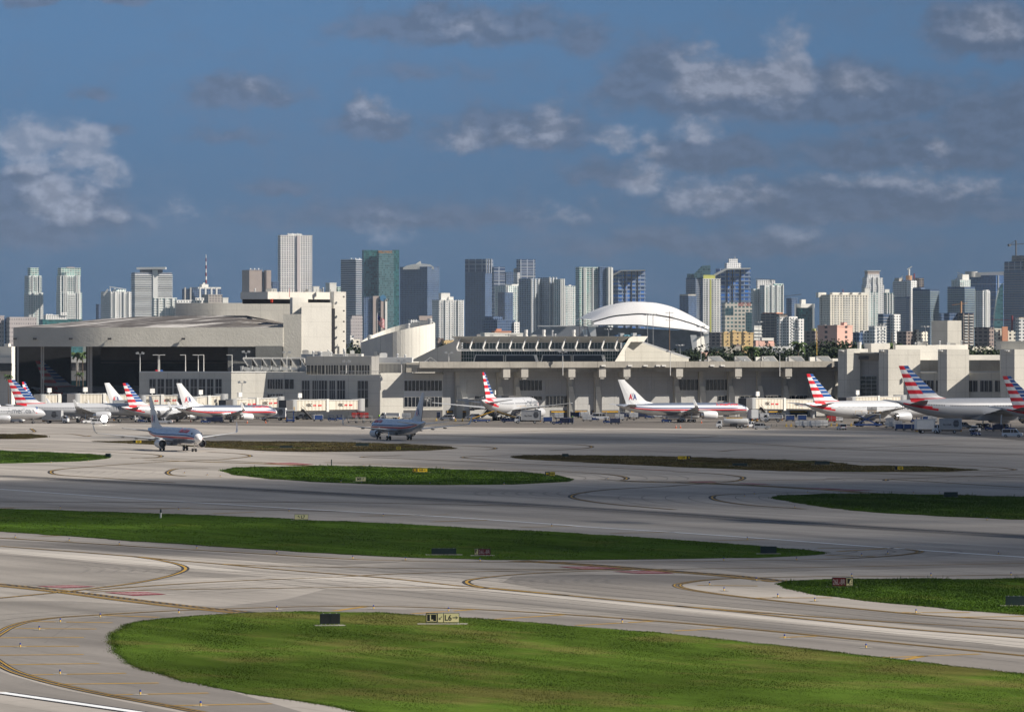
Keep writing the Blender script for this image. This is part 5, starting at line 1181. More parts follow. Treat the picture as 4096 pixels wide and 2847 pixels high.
def tower(label, tiers, Dk, r=26., q=.25, slabs=None, name='tower_block', cat='tower', group='skyline towers', extra=None, yb=None):
    """tiers: (x0, x1, ytop, style[, ybottom[, depth shift]]) in photograph pixels; q: part of the width taken by the shaded left face"""
    Y = Dk * 1000.; x0, x1 = tiers[0][0], tiers[0][1]; root = thing(name, label, cat, (gx((x0 + x1) / 2, Y), Y, 0), R(r), group)
    c, s = math.cos(R(r)), math.sin(R(r))
    for i, T in enumerate(tiers):
        a, b, yt, st = T[:4]; yb = T[4] if len(T) > 4 and T[4] else None; dy = T[5] if len(T) > 5 else 0
        Wd = (b - a) * Y / F; w = (1 - q) * Wd / c; d = q * Wd / s; zt = zz(yt, Y); z0 = zz(yb, Y) if yb else 0
        cx = gx((a + b) / 2, Y) - root.location.x; lx, ly = cx * c + dy * s, -cx * s + dy * c
        mb = MB(); mb.box((lx, ly, (zt + z0) / 2), (w, d, zt - z0)); mb.box((lx, ly, zt + .55), (w + .6, d + .6, 1.1)) if zt - z0 > 30 and i == 0 else None
        mb.obj('body' if i == 0 else 'tier', fa[st], root)
        if slabs and i in slabs.get('t', (0,)):
            fh = slabs.get('fh', 3.3); out = slabs.get('out', 1.3); m = slabs.get('m', m_slab); parts = slabs.get('parts', ((-.5, .5),)); n = int((zt - max(z0, 20)) / fh)
            for (f0, f1) in parts:
                sm = MB()
                for k in range(1, n):
                    z = zt - k * fh; sm.box((lx + w * (f0 + f1) / 2, ly, z), (w * (f1 - f0) + (out if f1 > .49 else 0), d + 2 * out, slabs.get('th', 1.0)))
                sm.obj('balcony_stack', m, root)
            for f in slabs.get('fins', ()):
                fm = MB(); fm.box((lx + w * f, ly - d / 2 - .8, (zt + z0) / 2), (slabs.get('fw', 1.6), 2.2, zt - z0 + 1.5)); fm.obj('fin', slabs.get('fm', m_slab), root)
    if extra: extra(root, Y)
    return root
def at_(root, Y, x, y, dy=0.):      # photograph position -> the tower's own coordinates
    return root.matrix_basis.inverted() @ Vector((gx(x, Y + dy), Y + dy, zz(y, Y)))
def addin(root, Y, name, m, fn, smooth=False): mb = MB(); fn(mb); o = mb.obj(name, m, root, smooth); return o
BAL = dict(out=1.3)
def seg_(root, Y, name, m, a, b, w=1.2, dy=-12, h=None): mb = MB(); mb.seg(at_(root, Y, *a, dy), at_(root, Y, *b, dy), w, h or w); return mb.obj(name, m, root)
def cyl_(root, Y, name, m, a, b, r0, r1=None, dy=0): mb = MB(); mb.cyl(at_(root, Y, *a, dy), at_(root, Y, *b, dy), r0, r1, 12); return mb.obj(name, m, root, True)
def dishes(xs, y, h=3):
    def f(root, Y):
        for i, x in enumerate(xs):
            cyl_(root, Y, 'antenna', m_steel, (x, y + 2), (x, y - h - i % 3 * 2), .35, .2, dy=(i % 3) * 6)
            if i % 2 == 0: cyl_(root, Y, 'dish', m_wpaint, (x, y - h), (x + 2.5, y - h - 2), 1.6, .3)
    return f
# ---- left
tower('slim white and teal condominium at the far left of the skyline', [(96,173,1172,'whiteteal'),(98,167,1103,'whiteteal',1172),(110,156,1071,'greenbalc',1103)], 10.5, q=.28, slabs=dict(t=(0,1), parts=((-.5,-.25),(-.02,.18),(.38,.5)), fins=(-.2,.33), fm=m_slab))
tower('white and teal condominium with square glass crown, second from the left', [(225,328,1172,'whiteteal'),(227,321,1103,'whiteteal',1172),(227,320,1071,'greenbalc',1103,20),(264,298,1068,'tan',1072)], 10.45, q=.18, slabs=dict(t=(0,1), parts=((-.12,.22),), fins=(-.35,-.28,-.2,.28,.36), fm=m_slab))
tower('pinkish grey prison like block with tiny windows at the left edge', [(-40,16,1266,'lowgrey'),(27,145,1268,'lowgrey'),(18,30,1271,'dark')], 6.0, q=.12, name='office_block', cat='office block', group=None)
tower('low teal glass block just above the hangar roof at left', [(158,330,1281,'green')], 8.2, q=.1, name='office_block', cat='office block', group=None)
tower('low white villas between the two twin condominiums', [(175,268,1262,'white'),(182,214,1256,'white',1262),(240,268,1250,'white',1262)], 9.5, q=.12, name='low_block', cat='apartment block', group=None)
def pergola(root, Y):
    for x in (441, 460, 480, 502): seg_(root, Y, 'pergola_post', m_slab, (x, 1168), (x, 1149 + (x - 440) * .12), 1.2, 0)
    seg_(root, Y, 'pergola_beam', m_slab, (438, 1147), (505, 1157), 1.6, 0)
    seg_(root, Y, 'roof_sign_frame', m_wpaint, (414, 1182), (432, 1158), 3., -30)
tower('white apartment tower with shaded left side and rooftop pergola', [(402,528,1169,'white'),(448,503,1158,'whiteteal',1169)], 9.8, q=.36, slabs=dict(out=.9, parts=((-.5,-.38),(-.1,0),(.2,.3)), fins=(-.3,.12,.36)), extra=pergola)
tower('thin dark slab left of the tower with the rooftop pergola', [(383,408,1219,'dark')], 9.9, q=.5)
def crown4(root, Y):
    seg_(root, Y, 'roof_canopy', m_slab, (548, 1074), (664, 1073), 26, 0, 4)
    addin(root, Y, 'core', m_slab, lambda mb: mb.box(at_(root, Y, 613, 1225, 0) + Vector((0, -8, 0)), (9, 4, (1225 - 1080) * 2 * Y / F)))
tower('broad banded tower with winged white roof canopy and central white shaft', [(527,687,1093,'stripe'),(560,650,1073,'blk',1093)], 10.2, q=.1, slabs=dict(out=1.6, m=m_slab, th=1.5), extra=crown4)
tower('low white stepped apartments behind the hangar roof', [(610,706,1194,'whiteteal'),(700,812,1200,'white'),(780,816,1191,'white',1201)], 8.0, q=.08, slabs=dict(out=.8, fins=(-.3,0,.3)), name='low_block', cat='apartment block', group=None)
def mast6(root, Y):
    for k in range(8):
        y0 = 1134 - k * 14.6; cyl_(root, Y, 'mast_section', m_red if k % 2 == 0 else m_wpaint, (824, y0), (824, y0 - 14.6), 1.5 - k * .13, 1.4 - k * .13)
    for x in (740, 762, 800, 822, 846, 866): seg_(root, Y, 'pilaster', m_wpaint if x > 780 else m_gry, (x, 1200), (x, 1150), 2.4, -34)
tower('stepped office tower carrying a red and white mast', [(727,885,1158,'dark'),(757,885,1149,'roofw',1158,-2),(798,834,1137,'roofw',1150),(810,822,1131,'roofw',1137)], 9.6, q=.3, extra=mast6)
tower('grey stone block with small windows at the foot of the mast tower', [(806,890,1181,'tanwin')], 9.2, q=.35)
tower('low white box right of the mast tower', [(889,913,1193,'roofw')], 8.9, q=.1, name='low_block', cat='low block', group=None)
tower('tan windowless tower with a slot of balconies down its face', [(967,1048,1083,'tan'),(1047,1057,1087,'blk'),(1055,1085,1081,'tan')], 9.8, q=.40, extra=dishes([1002,1010,1018,1026,1034,1048], 1082, 6))
tower('dark low slab between the tan tower and the tallest one', [(1085,1116,1129,'dark'),(1085,1101,1144,'roofw')], 10.4, q=.2)
def c8(root, Y):
    addin(root, Y, 'core', mat('rose_stone', (.50, .44, .44), .7), lambda mb: mb.box(at_(root, Y, 1184, 1160) + Vector((2, -6.2, 0)), (6, 3, (1160 - 944) * 2 * Y / F)))
    dishes([1152,1160,1170,1180,1190,1200], 937, 2)(root, Y)
tower('tallest tower of the skyline, white grid with a central shaft', [(1112,1248,943,'grid'),(1150,1208,936,'roofw',943)], 10.9, q=.08, slabs=dict(out=.5, fh=8.2, th=.8, m=mat('white_stone', (.60, .59, .58), .7)), extra=c8)
tower('little white block right of the tallest tower', [(1250,1277,1148,'roofw')], 9.0, q=.15, name='low_block', cat='apartment block', group=None)
tower('white stair towers rising behind the hangar', [(1302,1346,1134,'roofw'),(1344,1363,1147,'greenbalc')], 8.8, q=.4, name='low_block', cat='apartment block', group=None)
# ---- centre left
tower('blue and silver banded office tower with dishes on its roof', [(1363,1475,1040,'stripe'),(1366,1484,1056,'stripe',None,12)], 10.6, r=42, q=.55, slabs=dict(out=.5, fh=4., th=1.4, m=m_slabg), extra=dishes([1405,1413,1422,1430,1438], 1040, 5))
def sign11(root, Y):
    mb = MB(); text_on(mb, 'WELLS FARGO', at_(root, Y, 1513, 1014, -46), root.matrix_basis.to_3x3().inverted() @ Vector((1, 0, 0)), (0, 0, 1), 4.4, 25, bold=.05); mb.obj('roof_lettering', mat('sign_orange', (.75, .30, .05), .6), root)
tower('tall green glass tower with its sunlit central face painted paler, and corner piers', [(1448,1512,1003,'green'),(1508,1576,1003,'greenlit',None,-8),(1570,1597,1000,'green',None,-4)], 10.4, r=20, q=.12, extra=sign11)  # paler glass paints the sunlight on the central face
def roof12(root, Y):
    addin(root, Y, 'curved_roof', m_roofw, lambda mb: mb.rings([[at_(root, Y, x, y, d) for x, y in ((1612,1072),(1625,1064),(1650,1058),(1685,1055),(1720,1058),(1735,1068),(1735,1078),(1612,1078))] for d in (-22, 20)]))
    addin(root, Y, 'roof_blade', m_roofw, lambda mb: mb.rings([[at_(root, Y, x, y, d) for x, y in ((1660,1058),(1682,1044),(1686,1058))] for d in (-10, -5)]))
tower('dark blue condominium with curved white roof and pale balconies on its right edge', [(1600,1757,1070,'dark')], 10.1, r=52, q=.70, slabs=dict(out=.7, m=m_slabb, th=.7, parts=((-.5,.5),)), extra=roof12)
def logo13(root, Y):
    c = at_(root, Y, 1532, 1193, -44); addin(root, Y, 'globe_logo', mat('logo_blue', (.12, .35, .60), .5), lambda mb: mb.cyl(c, c + (at_(root, Y, 1532, 1193, -46) - c), 5.0, 5.0, 20))
    mb = MB(); text_on(mb, 'AT&T', at_(root, Y, 1525, 1206, -46), root.matrix_basis.to_3x3().inverted() @ Vector((1, 0, 0)), (0, 0, 1), 4., 13, bold=.04); mb.obj('lettering', m_dark, root)
tower('beige slab tower with a round blue logo near its top', [(1452,1492,1190,'dark'),(1490,1516,1184,'tan'),(1514,1524,1187,'darkgrid'),(1522,1542,1184,'tan'),(1540,1549,1195,'roofw')], 9.3, q=.1, extra=logo13)
tower('low grey block of square windows beside the hangar tower', [(1385,1448,1277,'lowgrey'),(1388,1448,1262,'lowgrey',None,30)], 8.0, q=.3, name='office_block', cat='office block', group=None)
tower('white framed parking block above the oval hall', [(1634,1729,1281,'whitefine'),(1672,1729,1263,'tan',1281)], 7.8, q=.1, name='parking_block', cat='parking block', group=None)
tower('bright white apartment tower right of the dark blue condominium', [(1728,1856,1203,'white'),(1755,1800,1172,'roofw',1203),(1790,1814,1187,'roofw',1203)], 8.6, q=.22, slabs=dict(out=.8, parts=((-.42,-.32),(-.1,-.02),(.08,.17),(.36,.44)), fins=(-.25,.26)))
tower('large dark unfinished glass tower with open frame on top', [(1860,1972,1090,'dark'),(1860,1972,1037,'darkgrid',1091)], 10.4, r=58, q=.72, slabs=dict(t=(1,), out=.4, fh=9, m=m_slabg, th=1.2, fins=(-.4,-.1,.2), fm=m_slabg))
tower('lower lattice block against the dark unfinished tower', [(1968,2020,1070,'darkgrid')], 10.3, r=30, q=.15, slabs=dict(out=.4, fh=6, m=m_slabg, th=.9))
tower('grey lattice tower behind the white curved one', [(2066,2141,1040,'darkgrid'),(2052,2141,1090,'whitefine'),(2054,2088,1074,'conc',1090)], 10.9, r=30, q=.2, slabs=dict(t=(0,1), out=.5, fh=6.4, m=m_slabg, th=1.), )
tower('dark slab in front of the grey lattice tower', [(2018,2054,1091,'dark')], 10.8, q=.2)
tower('white tower with a curved corner and dark glazed arch', [(1978,2080,1145,'whiteteal'),(2020,2080,1137,'roofw',1146),(1992,2052,1170,'dark',None,-14)], 9.7, r=40, q=.45, slabs=dict(out=.8, parts=((.1,.3),), fins=(-.4,.4)))  # dark tier paints the arch shaped shadow on the tower
tower('low white sloping roofed block with dark left wall', [(1932,2060,1282,'dark'),(1940,2010,1266,'dark'),(2040,2078,1288,'white')], 7.6, r=40, q=.45, name='low_block', cat='apartment block', group=None)
tower('orange roofed building in front of the dark unfinished tower', [(1968,2044,1328,'orange'),(1982,2006,1315,'orange',1328)], 5.8, q=.15, name='low_block', cat='low block', group=None)
tower('low cream parapet building left of the stadium', [(1922,2092,1336,'roofw'),(1925,1990,1331,'roofw',1337)], 5.6, q=.1, name='low_block', cat='low block', group=None)
tower('blue grey twin slab tower with vertical white fins', [(2075,2160,1117,'whitefin'),(2150,2230,1110,'whitefin',None,8),(2215,2258,1117,'whiteteal',None,-10)], 9.5, r=48, q=.55, slabs=dict(t=(0,1,2), out=.8, m=m_slabg, th=.8, fins=(-.42,-.05,.3), fm=m_slab))
tower('small white tower in half shade between two big ones', [(2257,2303,1146,'whiteteal'),(2275,2285,1139,'roofw',1147)], 10.6, q=.1, slabs=dict(out=.7, parts=((-.25,.2),)))
tower('pale green tower with white window columns rising left of the stadium roof', [(2302,2400,1071,'greenbalc'),(2392,2432,1067,'dark'),(2424,2452,1070,'whiteteal')], 9.4, r=28, q=.16, slabs=dict(t=(0,2), out=.9, parts=((-.1,.1),(.18,.42)), fins=(-.3,-.22,.14)))
def slope22(root, Y): addin(root, Y, 'sloping_roof', m_gry, lambda mb: mb.rings([[at_(root, Y, x, y, d) for x, y in ((2450,1098),(2484,1081),(2582,1080),(2582,1084),(2486,1086),(2450,1106))] for d in (-24, 18)]))
tower('unfinished tower wrapped in blue film left of the stadium crest', [(2452,2582,1084,'bluesite')], 9.9, r=30, q=.15, slabs=dict(out=1., fh=6.6, th=1.5, m=m_slabb, parts=((-.5,-.28),(.0,.5)), fins=(-.26,-.02,.2), fm=m_dark), extra=slope22)
# ---- centre right
tower('short dark round cornered tower right of the stadium', [(2718,2786,1186,'dark'),(2719,2784,1177,'conc',1187)], 9.6, r=45, q=.5)
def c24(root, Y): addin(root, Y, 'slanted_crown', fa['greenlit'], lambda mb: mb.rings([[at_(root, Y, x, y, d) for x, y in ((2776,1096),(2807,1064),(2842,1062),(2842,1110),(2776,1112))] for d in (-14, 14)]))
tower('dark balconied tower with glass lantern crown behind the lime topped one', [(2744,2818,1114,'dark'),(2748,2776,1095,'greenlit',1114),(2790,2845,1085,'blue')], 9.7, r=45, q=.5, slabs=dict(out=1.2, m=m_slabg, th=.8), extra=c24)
def yel25(root, Y): seg_(root, Y, 'lime_stripe', fa['yel'], (2842, 1330), (2842, 1118), 2.2, -32)
tower('bright white tower with a lime crown and lime stripe', [(2810,2883,1117,'white'),(2812,2861,1100,'yel',1117)], 8.6, r=14, q=.03, slabs=dict(out=.8, parts=((-.3,-.18),(.0,.16))), extra=yel25)
def c26(root, Y):
    cyl_(root, Y, 'spire', m_gry, (2940, 1040), (2940, 1024), 1., .3)
    addin(root, Y, 'sloping_roof', m_roofw, lambda mb: mb.rings([[at_(root, Y, x, y, d) for x, y in ((2855,1098),(2905,1073),(3002,1072),(3002,1077),(2908,1080),(2862,1104))] for d in (-26, 18)]))
tower('blue filmed tower with stepped white penthouse and spire', [(2862,3002,1078,'bluesite'),(2898,2964,1052,'whitefine',1078),(2912,2951,1035,'whitefine',1053)], 9.8, r=24, q=.12, slabs=dict(out=1., fh=6.6, th=1.5, m=m_slabb, parts=((-.5,-.3),(-.18,.12),(.2,.5)), fins=(-.28,-.1,.16), fm=m_dark), extra=c26)
def s27(root, Y):
    mb = MB(); text_on(mb, 'ASSIST CARD', at_(root, Y, 2952, 1224.5, -42), root.matrix_basis.to_3x3().inverted() @ Vector((1, 0, 0)), (0, 0, 1), 4.2, 17.5, bold=.05); mb.obj('lettering', mat('signal_red', (.6, .05, .02), .6), root)
    for a, b, y0, y1 in ((2901,2934,1232,1262),(2982,3008,1250,1335)): addin(root, Y, 'glass_bay', fa['greenlit'], lambda mb: mb.rings([[at_(root, Y, x, y, d) for x, y in ((a,y0),(b,y0),(b,y1),(a,y1))] for d in (-34, -20)]))
tower('beige bank block with red roof lettering and green glass bays', [(2886,3008,1213,'beigewin')], 7.7, r=16, q=.10, extra=s27)
tower('white apartment tower with receding balconies right of the bank block', [(3004,3052,1158,'whiteteal'),(3038,3135,1141,'whiteteal',None,-6),(3090,3134,1134,'greenbalc',1142)], 9.0, r=26, q=.14, slabs=dict(t=(0,1), out=1., parts=((-.34,-.2),(-.04,.08),(.2,.34)), fins=(-.45,-.1,.15,.45)))
def cr28(root, Y):
    seg_(root, Y, 'jib', m_dgry, (3020, 1114), (3101, 1120), .8, 0)
tower('white square windowed slab behind the receding balcony tower', [(3024,3101,1122,'white')], 10.0, r=20, q=.05, extra=cr28)
tower('black unfinished tower with rusty floors on top', [(3043,3150,1258,'site'),(3050,3132,1250,'orange',1257)], 7.4, r=58, q=.66, slabs=dict(out=.8, fh=3.6, m=m_dgry, th=.6))
tower('terraced cream car park below the rusty topped tower', [(3013,3046,1306,'roofw')], 7.0, q=.1, slabs=dict(out=1.2, fh=4), name='parking_block', cat='parking block', group=None)
def cr30(root, Y): seg_(root, Y, 'jib', m_dgry, (3118, 1188), (3205, 1177), .9, 0); cyl_(root, Y, 'crane_mast', m_dgry, (3134, 1240), (3134, 1186), .8)
tower('dark blue block behind the white portal tower', [(3145,3190,1195,'dark'),(3150,3176,1192,'brown',1196)], 9.2, r=45, q=.45, extra=cr30)
def p31(root, Y):
    for a, b, y0, y1 in ((3178,3184,1215,1400),(3250,3258,1215,1400)): addin(root, Y, 'portal_leg', m_slab, lambda mb: mb.rings([[at_(root, Y, x, y, d) for x, y in ((a,y0),(b,y0),(b,y1),(a,y1))] for d in (-24, 10)]))
tower('white portal framed tower filled with green glass', [(3180,3257,1230,'green'),(3178,3258,1215,'roofw',1231,-4),(3198,3223,1198,'roofw',1216)], 8.4, r=30, q=.3, extra=p31)
tower('white stepped balcony tower before the portal tower', [(3107,3145,1272,'white'),(3140,3190,1266,'white'),(3184,3216,1275,'white')], 6.6, r=35, q=.3, slabs=dict(t=(1,), out=1., parts=((-.2,.1),(.25,.4))))
for i, (a, b, y, st, lab) in enumerate(((2886,2920,1335,'yellow','left wing'),(2918,2965,1330,'yellow','middle wing'),(2962,3013,1334,'yellow','right wing'))):
    tower('ochre yellow apartments, %s of three' % lab, [(a,b,y,st),(a + 6,a + 26,y - 9,st,y)], 5.6 + .02 * i, r=22, q=.25, slabs=dict(out=.8, fh=6.8, th=.5, m=fa['yellow'], parts=((-.1,.2),)), name='apartment_block', cat='apartment block', group='ochre yellow apartments')
tower('small orange house block below the ochre apartments', [(2962,3012,1382,'yellow')], 4.2, q=.1, name='low_block', cat='low block', group=None)
tower('brown shaded apartment block left of the ochre ones', [(2836,2900,1333,'brown')], 5.8, r=60, q=.7, name='apartment_block', cat='apartment block', group=None)
tower('long low white block with rows of small windows', [(3012,3162,1385,'white')], 4.4, r=10, q=.04, name='low_block', cat='apartment block', group=None)
tower('pale pink low block beside the long white one', [(3012,3096,1362,'pink'),(3040,3095,1351,'roofw',1362),(3066,3098,1371,'pink')], 4.6, q=.12, name='low_block', cat='low block', group=None)
tower('red roofed low houses under the stadium', [(2790,2880,1407,'pink')], 4.0, q=.1, name='low_block', cat='low block', group=None)
tower('grey low shed below the brown apartments', [(2846,2965,1386,'conc'),(2930,2965,1378,'brown')], 4.5, q=.4, name='low_block', cat='low block', group=None)
tower('dark brown block at the foot of the portal tower', [(3218,3272,1328,'brown'),(3247,3262,1314,'yel')], 5.2, r=60, q=.75, name='apartment_block', cat='apartment block', group=None)
tower('wide pink apartment block with a shaded plum left half', [(3271,3410,1306,'pink'),(3362,3388,1290,'pink',1306),(3290,3306,1300,'roofw',1307)], 4.8, r=45, q=.53, name='apartment_block', cat='apartment block', group=None)
def roof35(root, Y):
    for x in (3284, 3340, 3380, 3420, 3455): addin(root, Y, 'roof_hut', m_wall2, lambda mb: mb.box(at_(root, Y, x, 1180), (12, 8, 7)))
    cyl_(root, Y, 'beacon', m_red, (3372, 1178), (3372, 1156), .8, .4)
tower('broad cream apartment slab with a dense window grid', [(3278,3470,1182,'cream'),(3278,3305,1171,'cream')], 8.0, r=24, q=.20, slabs=dict(out=.8, parts=((-.38,-.3),(-.14,.02),(.18,.26),(.4,.46))), extra=roof35)
tower('stepped white art deco tower with a flat cap', [(3440,3536,1172,'whitefine'),(3446,3536,1140,'whitefine',1172),(3450,3532,1111,'whitefine',1141),(3458,3518,1097,'whitefine',1112),(3459,3518,1084,'tan',1098),(3455,3523,1082,'steel',1085)], 9.4, r=24, q=.18, slabs=dict(t=(0,1,2), out=.7, parts=((-.3,-.2),(0,.1),(.3,.38)), fins=(-.1,.2), fw=3))
tower('round cream tank tower left of the art deco tower', [(3450,3478,1155,'roofw')], 8.6, q=.3, name='tank_tower', cat='tank', group=None)
tower('cream and green tower with a small round logo', [(3535,3575,1174,'green'),(3537,3558,1157,'roofw',1175)], 9.3, q=.1, slabs=dict(out=.7, fins=(-.3,0,.3)))
tower('white vertical tower half hidden behind the cream slab', [(3466,3512,1172,'whiteteal')], 8.8, q=.2, slabs=dict(out=.8, parts=((.0,.3),)))
def t38(root, Y):
    cyl_(root, Y, 'crane_mast', m_wpaint, (3636, 1112), (3636, 1076), 1.6); seg_(root, Y, 'jib', m_wpaint, (3628, 1078), (3648, 1066), 1.6, 0); cyl_(root, Y, 'hoist', m_red, (3657, 1114), (3657, 1094), 1.3)
    cyl_(root, Y, 'crane_base', mat('primer_orange', (.45, .25, .12), .7), (3636, 1120), (3636, 1102), 5.5)
    seg_(root, Y, 'davit', m_steel, (3596, 1116), (3612, 1104), 1., -10)
tower('grey tower under construction with a climbing crane on top', [(3570,3696,1190,'dark'),(3572,3665,1125,'whitefine'),(3612,3665,1122,'white',None,-16),(3578,3612,1112,'conc',1126),(3655,3697,1112,'site',1190,10)], 9.6, r=42, q=.5, slabs=dict(t=(0,1), out=1.1, m=m_slabg), extra=t38)
tower('dark glass tower with slanting roof and lit greenish right face', [(3650,3756,1160,'dark'),(3652,3700,1150,'dark',1161)], 8.7, r=56, q=.62, slabs=dict(out=1.1, m=mat('balcony_green', (.30,.36,.33), .6), th=.9))
tower('dark balconied tower with a bright white right wall', [(3512,3566,1259,'dark'),(3560,3602,1257,'white')], 6.8, r=40, q=.35, slabs=dict(t=(0,), out=.8, m=m_slabg))  # left tier darkened to paint the tower's shaded side
tower('low white ribbed apartments below the art deco tower', [(3475,3545,1308,'white'),(3440,3482,1322,'whitefine')], 6.0, r=30, q=.3, slabs=dict(out=.8, parts=((-.2,0),(.2,.4))), name='low_block', cat='apartment block', group=None)
tower('low blue grey shaded block beside the pink apartments', [(3412,3450,1334,'dark')], 5.0, r=45, q=.6, name='low_block', cat='low block', group=None)
tower('dark low block with two cream end walls', [(3587,3665,1330,'brown'),(3663,3712,1326,'cream'),(3655,3676,1318,'blk',1330)], 5.4, r=50, q=.45, name='apartment_block', cat='apartment block', group=None)  # brown tier paints the shade on the block's left side
# ---- right
def t43(root, Y):
    cyl_(root, Y, 'drum_crown', m_gry, (3885, 1108), (3885, 1086), 11); seg_(root, Y, 'bridge_beam', m_gry, (3890, 1100), (4022, 1096), 5, -6, 8)
    seg_(root, Y, 'jib', m_gry, (3828, 1090), (3852, 1097), 1., 0)
tower('dark blue twin slab joined by a roof bridge', [(3880,4020,1104,'blue')], 10.0, r=50, q=.7, slabs=dict(out=.5, fh=14, m=m_slabg, th=.8, fins=(-.3,), fm=m_slabg), extra=t43)
tower('white stepped tower left of the bridged twin slab', [(3806,3882,1122,'whiteteal'),(3830,3876,1098,'roofw'),(3822,3834,1112,'white')], 9.7, r=38, q=.4, slabs=dict(out=1.2, parts=((-.5,-.1),)))
tower('dark tower with a pale green balconied right face', [(3790,3900,1150,'dark')], 8.7, r=52, q=.58, slabs=dict(out=1.1, m=mat('balcony_green', (.30,.36,.33), .6), th=.9))
tower('white and grey condominium with a lit right edge', [(3898,3960,1165,'whitefine'),(3930,3956,1160,'white',1166)], 8.9, r=45, q=.5, slabs=dict(out=1., parts=((.1,.5),), fins=(-.2,.0)))
def sail(root, Y):
    for k in range(1): pass
g = Grp('glass_sail_tower', 'curved teal glass tower shaped like a sail at right', 'tower', (gx(3990, 9300), 9300, 0), 'skyline towers')
mb = MB(); o = [(3972,1420),(3975,1330),(3980,1260),(3988,1200),(3998,1158),(4012,1134),(4014,1420)]
mb.rings([[(gx(x, 9300), 9300 + dd, zz(y, 9300)) for x, y in o] for dd in (0, 30)]); g.add(mb, 'body', facade('fac_sail', (.08, .22, .23), (.06, .17, .18), 3.6, 5., .8, .9, rough=.08))
def t47(root, Y):
    cyl_(root, Y, 'crane_mast', m_dgry, (4064, 1030), (4064, 962), 1.4); seg_(root, Y, 'jib', m_dgry, (4034, 979), (4130, 974), 1.3, 0); seg_(root, Y, 'jib_stay', m_dgry, (4040, 978), (4062, 961), .7, 0)
    addin(root, Y, 'counterweight', m_dgry, lambda mb: mb.box(at_(root, Y, 4037, 981), (4, 4, 4)))
tower('huge dark unfinished tower with raw floors and a tower crane at the right edge', [(4016,4180,1085,'dark'),(4018,4160,1047,'darkgrid',1086),(4046,4180,1023,'site',1120,-8)], 9.5, r=40, q=.45, slabs=dict(t=(0,1,2), out=1.2, fh=4., m=mat('raw_slab', (.28,.25,.24), .8), th=.9), extra=t47)
def t48(root, Y):
    cyl_(root, Y, 'crane_mast', mat('primer_orange', (.45, .25, .12), .7), (3844, 1400), (3844, 1205), 1.2)
    seg_(root, Y, 'jib', mat('primer_orange', (.45, .25, .12), .7), (3808, 1220), (3870, 1212), .8, 0)
tower('brown tower under construction with an orange crane mast', [(3776,3830,1256,'dark'),(3826,3895,1252,'site'),(3868,3882,1262,'white')], 6.6, r=35, q=.35, slabs=dict(t=(1,), out=1., m=m_slab, parts=((-.4,-.1),(.1,.4))), extra=t48)
tower('maroon apartment block in shade at right', [(3898,3976,1314,'brown'),(3930,3952,1309,'red',1315)], 5.0, r=60, q=.72, name='apartment_block', cat='apartment block', group=None)
tower('yellow apartment block with a coral stripe at right', [(3974,4008,1318,'cream'),(4005,4030,1306,'orange',None,-3),(4028,4062,1322,'cream')], 5.1, r=20, q=.1, name='apartment_block', cat='apartment block', group=None)
def t49(root, Y): cyl_(root, Y, 'crane_mast', m_red, (4048, 1330), (4048, 1262), 1.); seg_(root, Y, 'jib', m_red, (3960, 1277), (4060, 1280), .6, 0)
tower('white apartment block cut by the right edge', [(4062,4170,1276,'white'),(4070,4120,1270,'yellow',1277)], 5.6, r=20, q=.1, slabs=dict(out=.8, parts=((.0,.3),)), name='apartment_block', cat='apartment block', group=None, extra=t49)
tower('long low cream wall among the trees at right', [(3882,3976,1386,'cream')], 3.6, q=.06, name='low_block', cat='low block', group=None)
tower('far dark slab between the slanting roof tower and the brown site', [(3756,3780,1255,'dark')], 8.0, q=.3)
for x, w, y, lab in ((1100,40,1230,'grey'),(2230,60,1250,'pale'),(2700,30,1260,'blue'),(3258,30,1240,'blue'),(3712,60,1340,'sand'),(1745,60,1300,'ochre'),(1850,60,1340,'sand'),(2640,60,1330,'pale')):
    pass
for a, b, y, st, lab in ((1745,1775,1352,'brown','brown block behind the oval hall'),(1765,1822,1360,'yellow','ochre block with dark openings right of the oval hall'),(1855,1900,1352,'orange','terracotta roofed block left of the station hall'),(1405,1440,1357,'cream','small cream block in the gap left of the oval hall'),
                        (1398,1414,1347,'white','narrow white block touching the hangar tower')):
    tower(lab, [(a,b,y,st)], 4.6, q=.2, name='low_block', cat='low block', group=None)
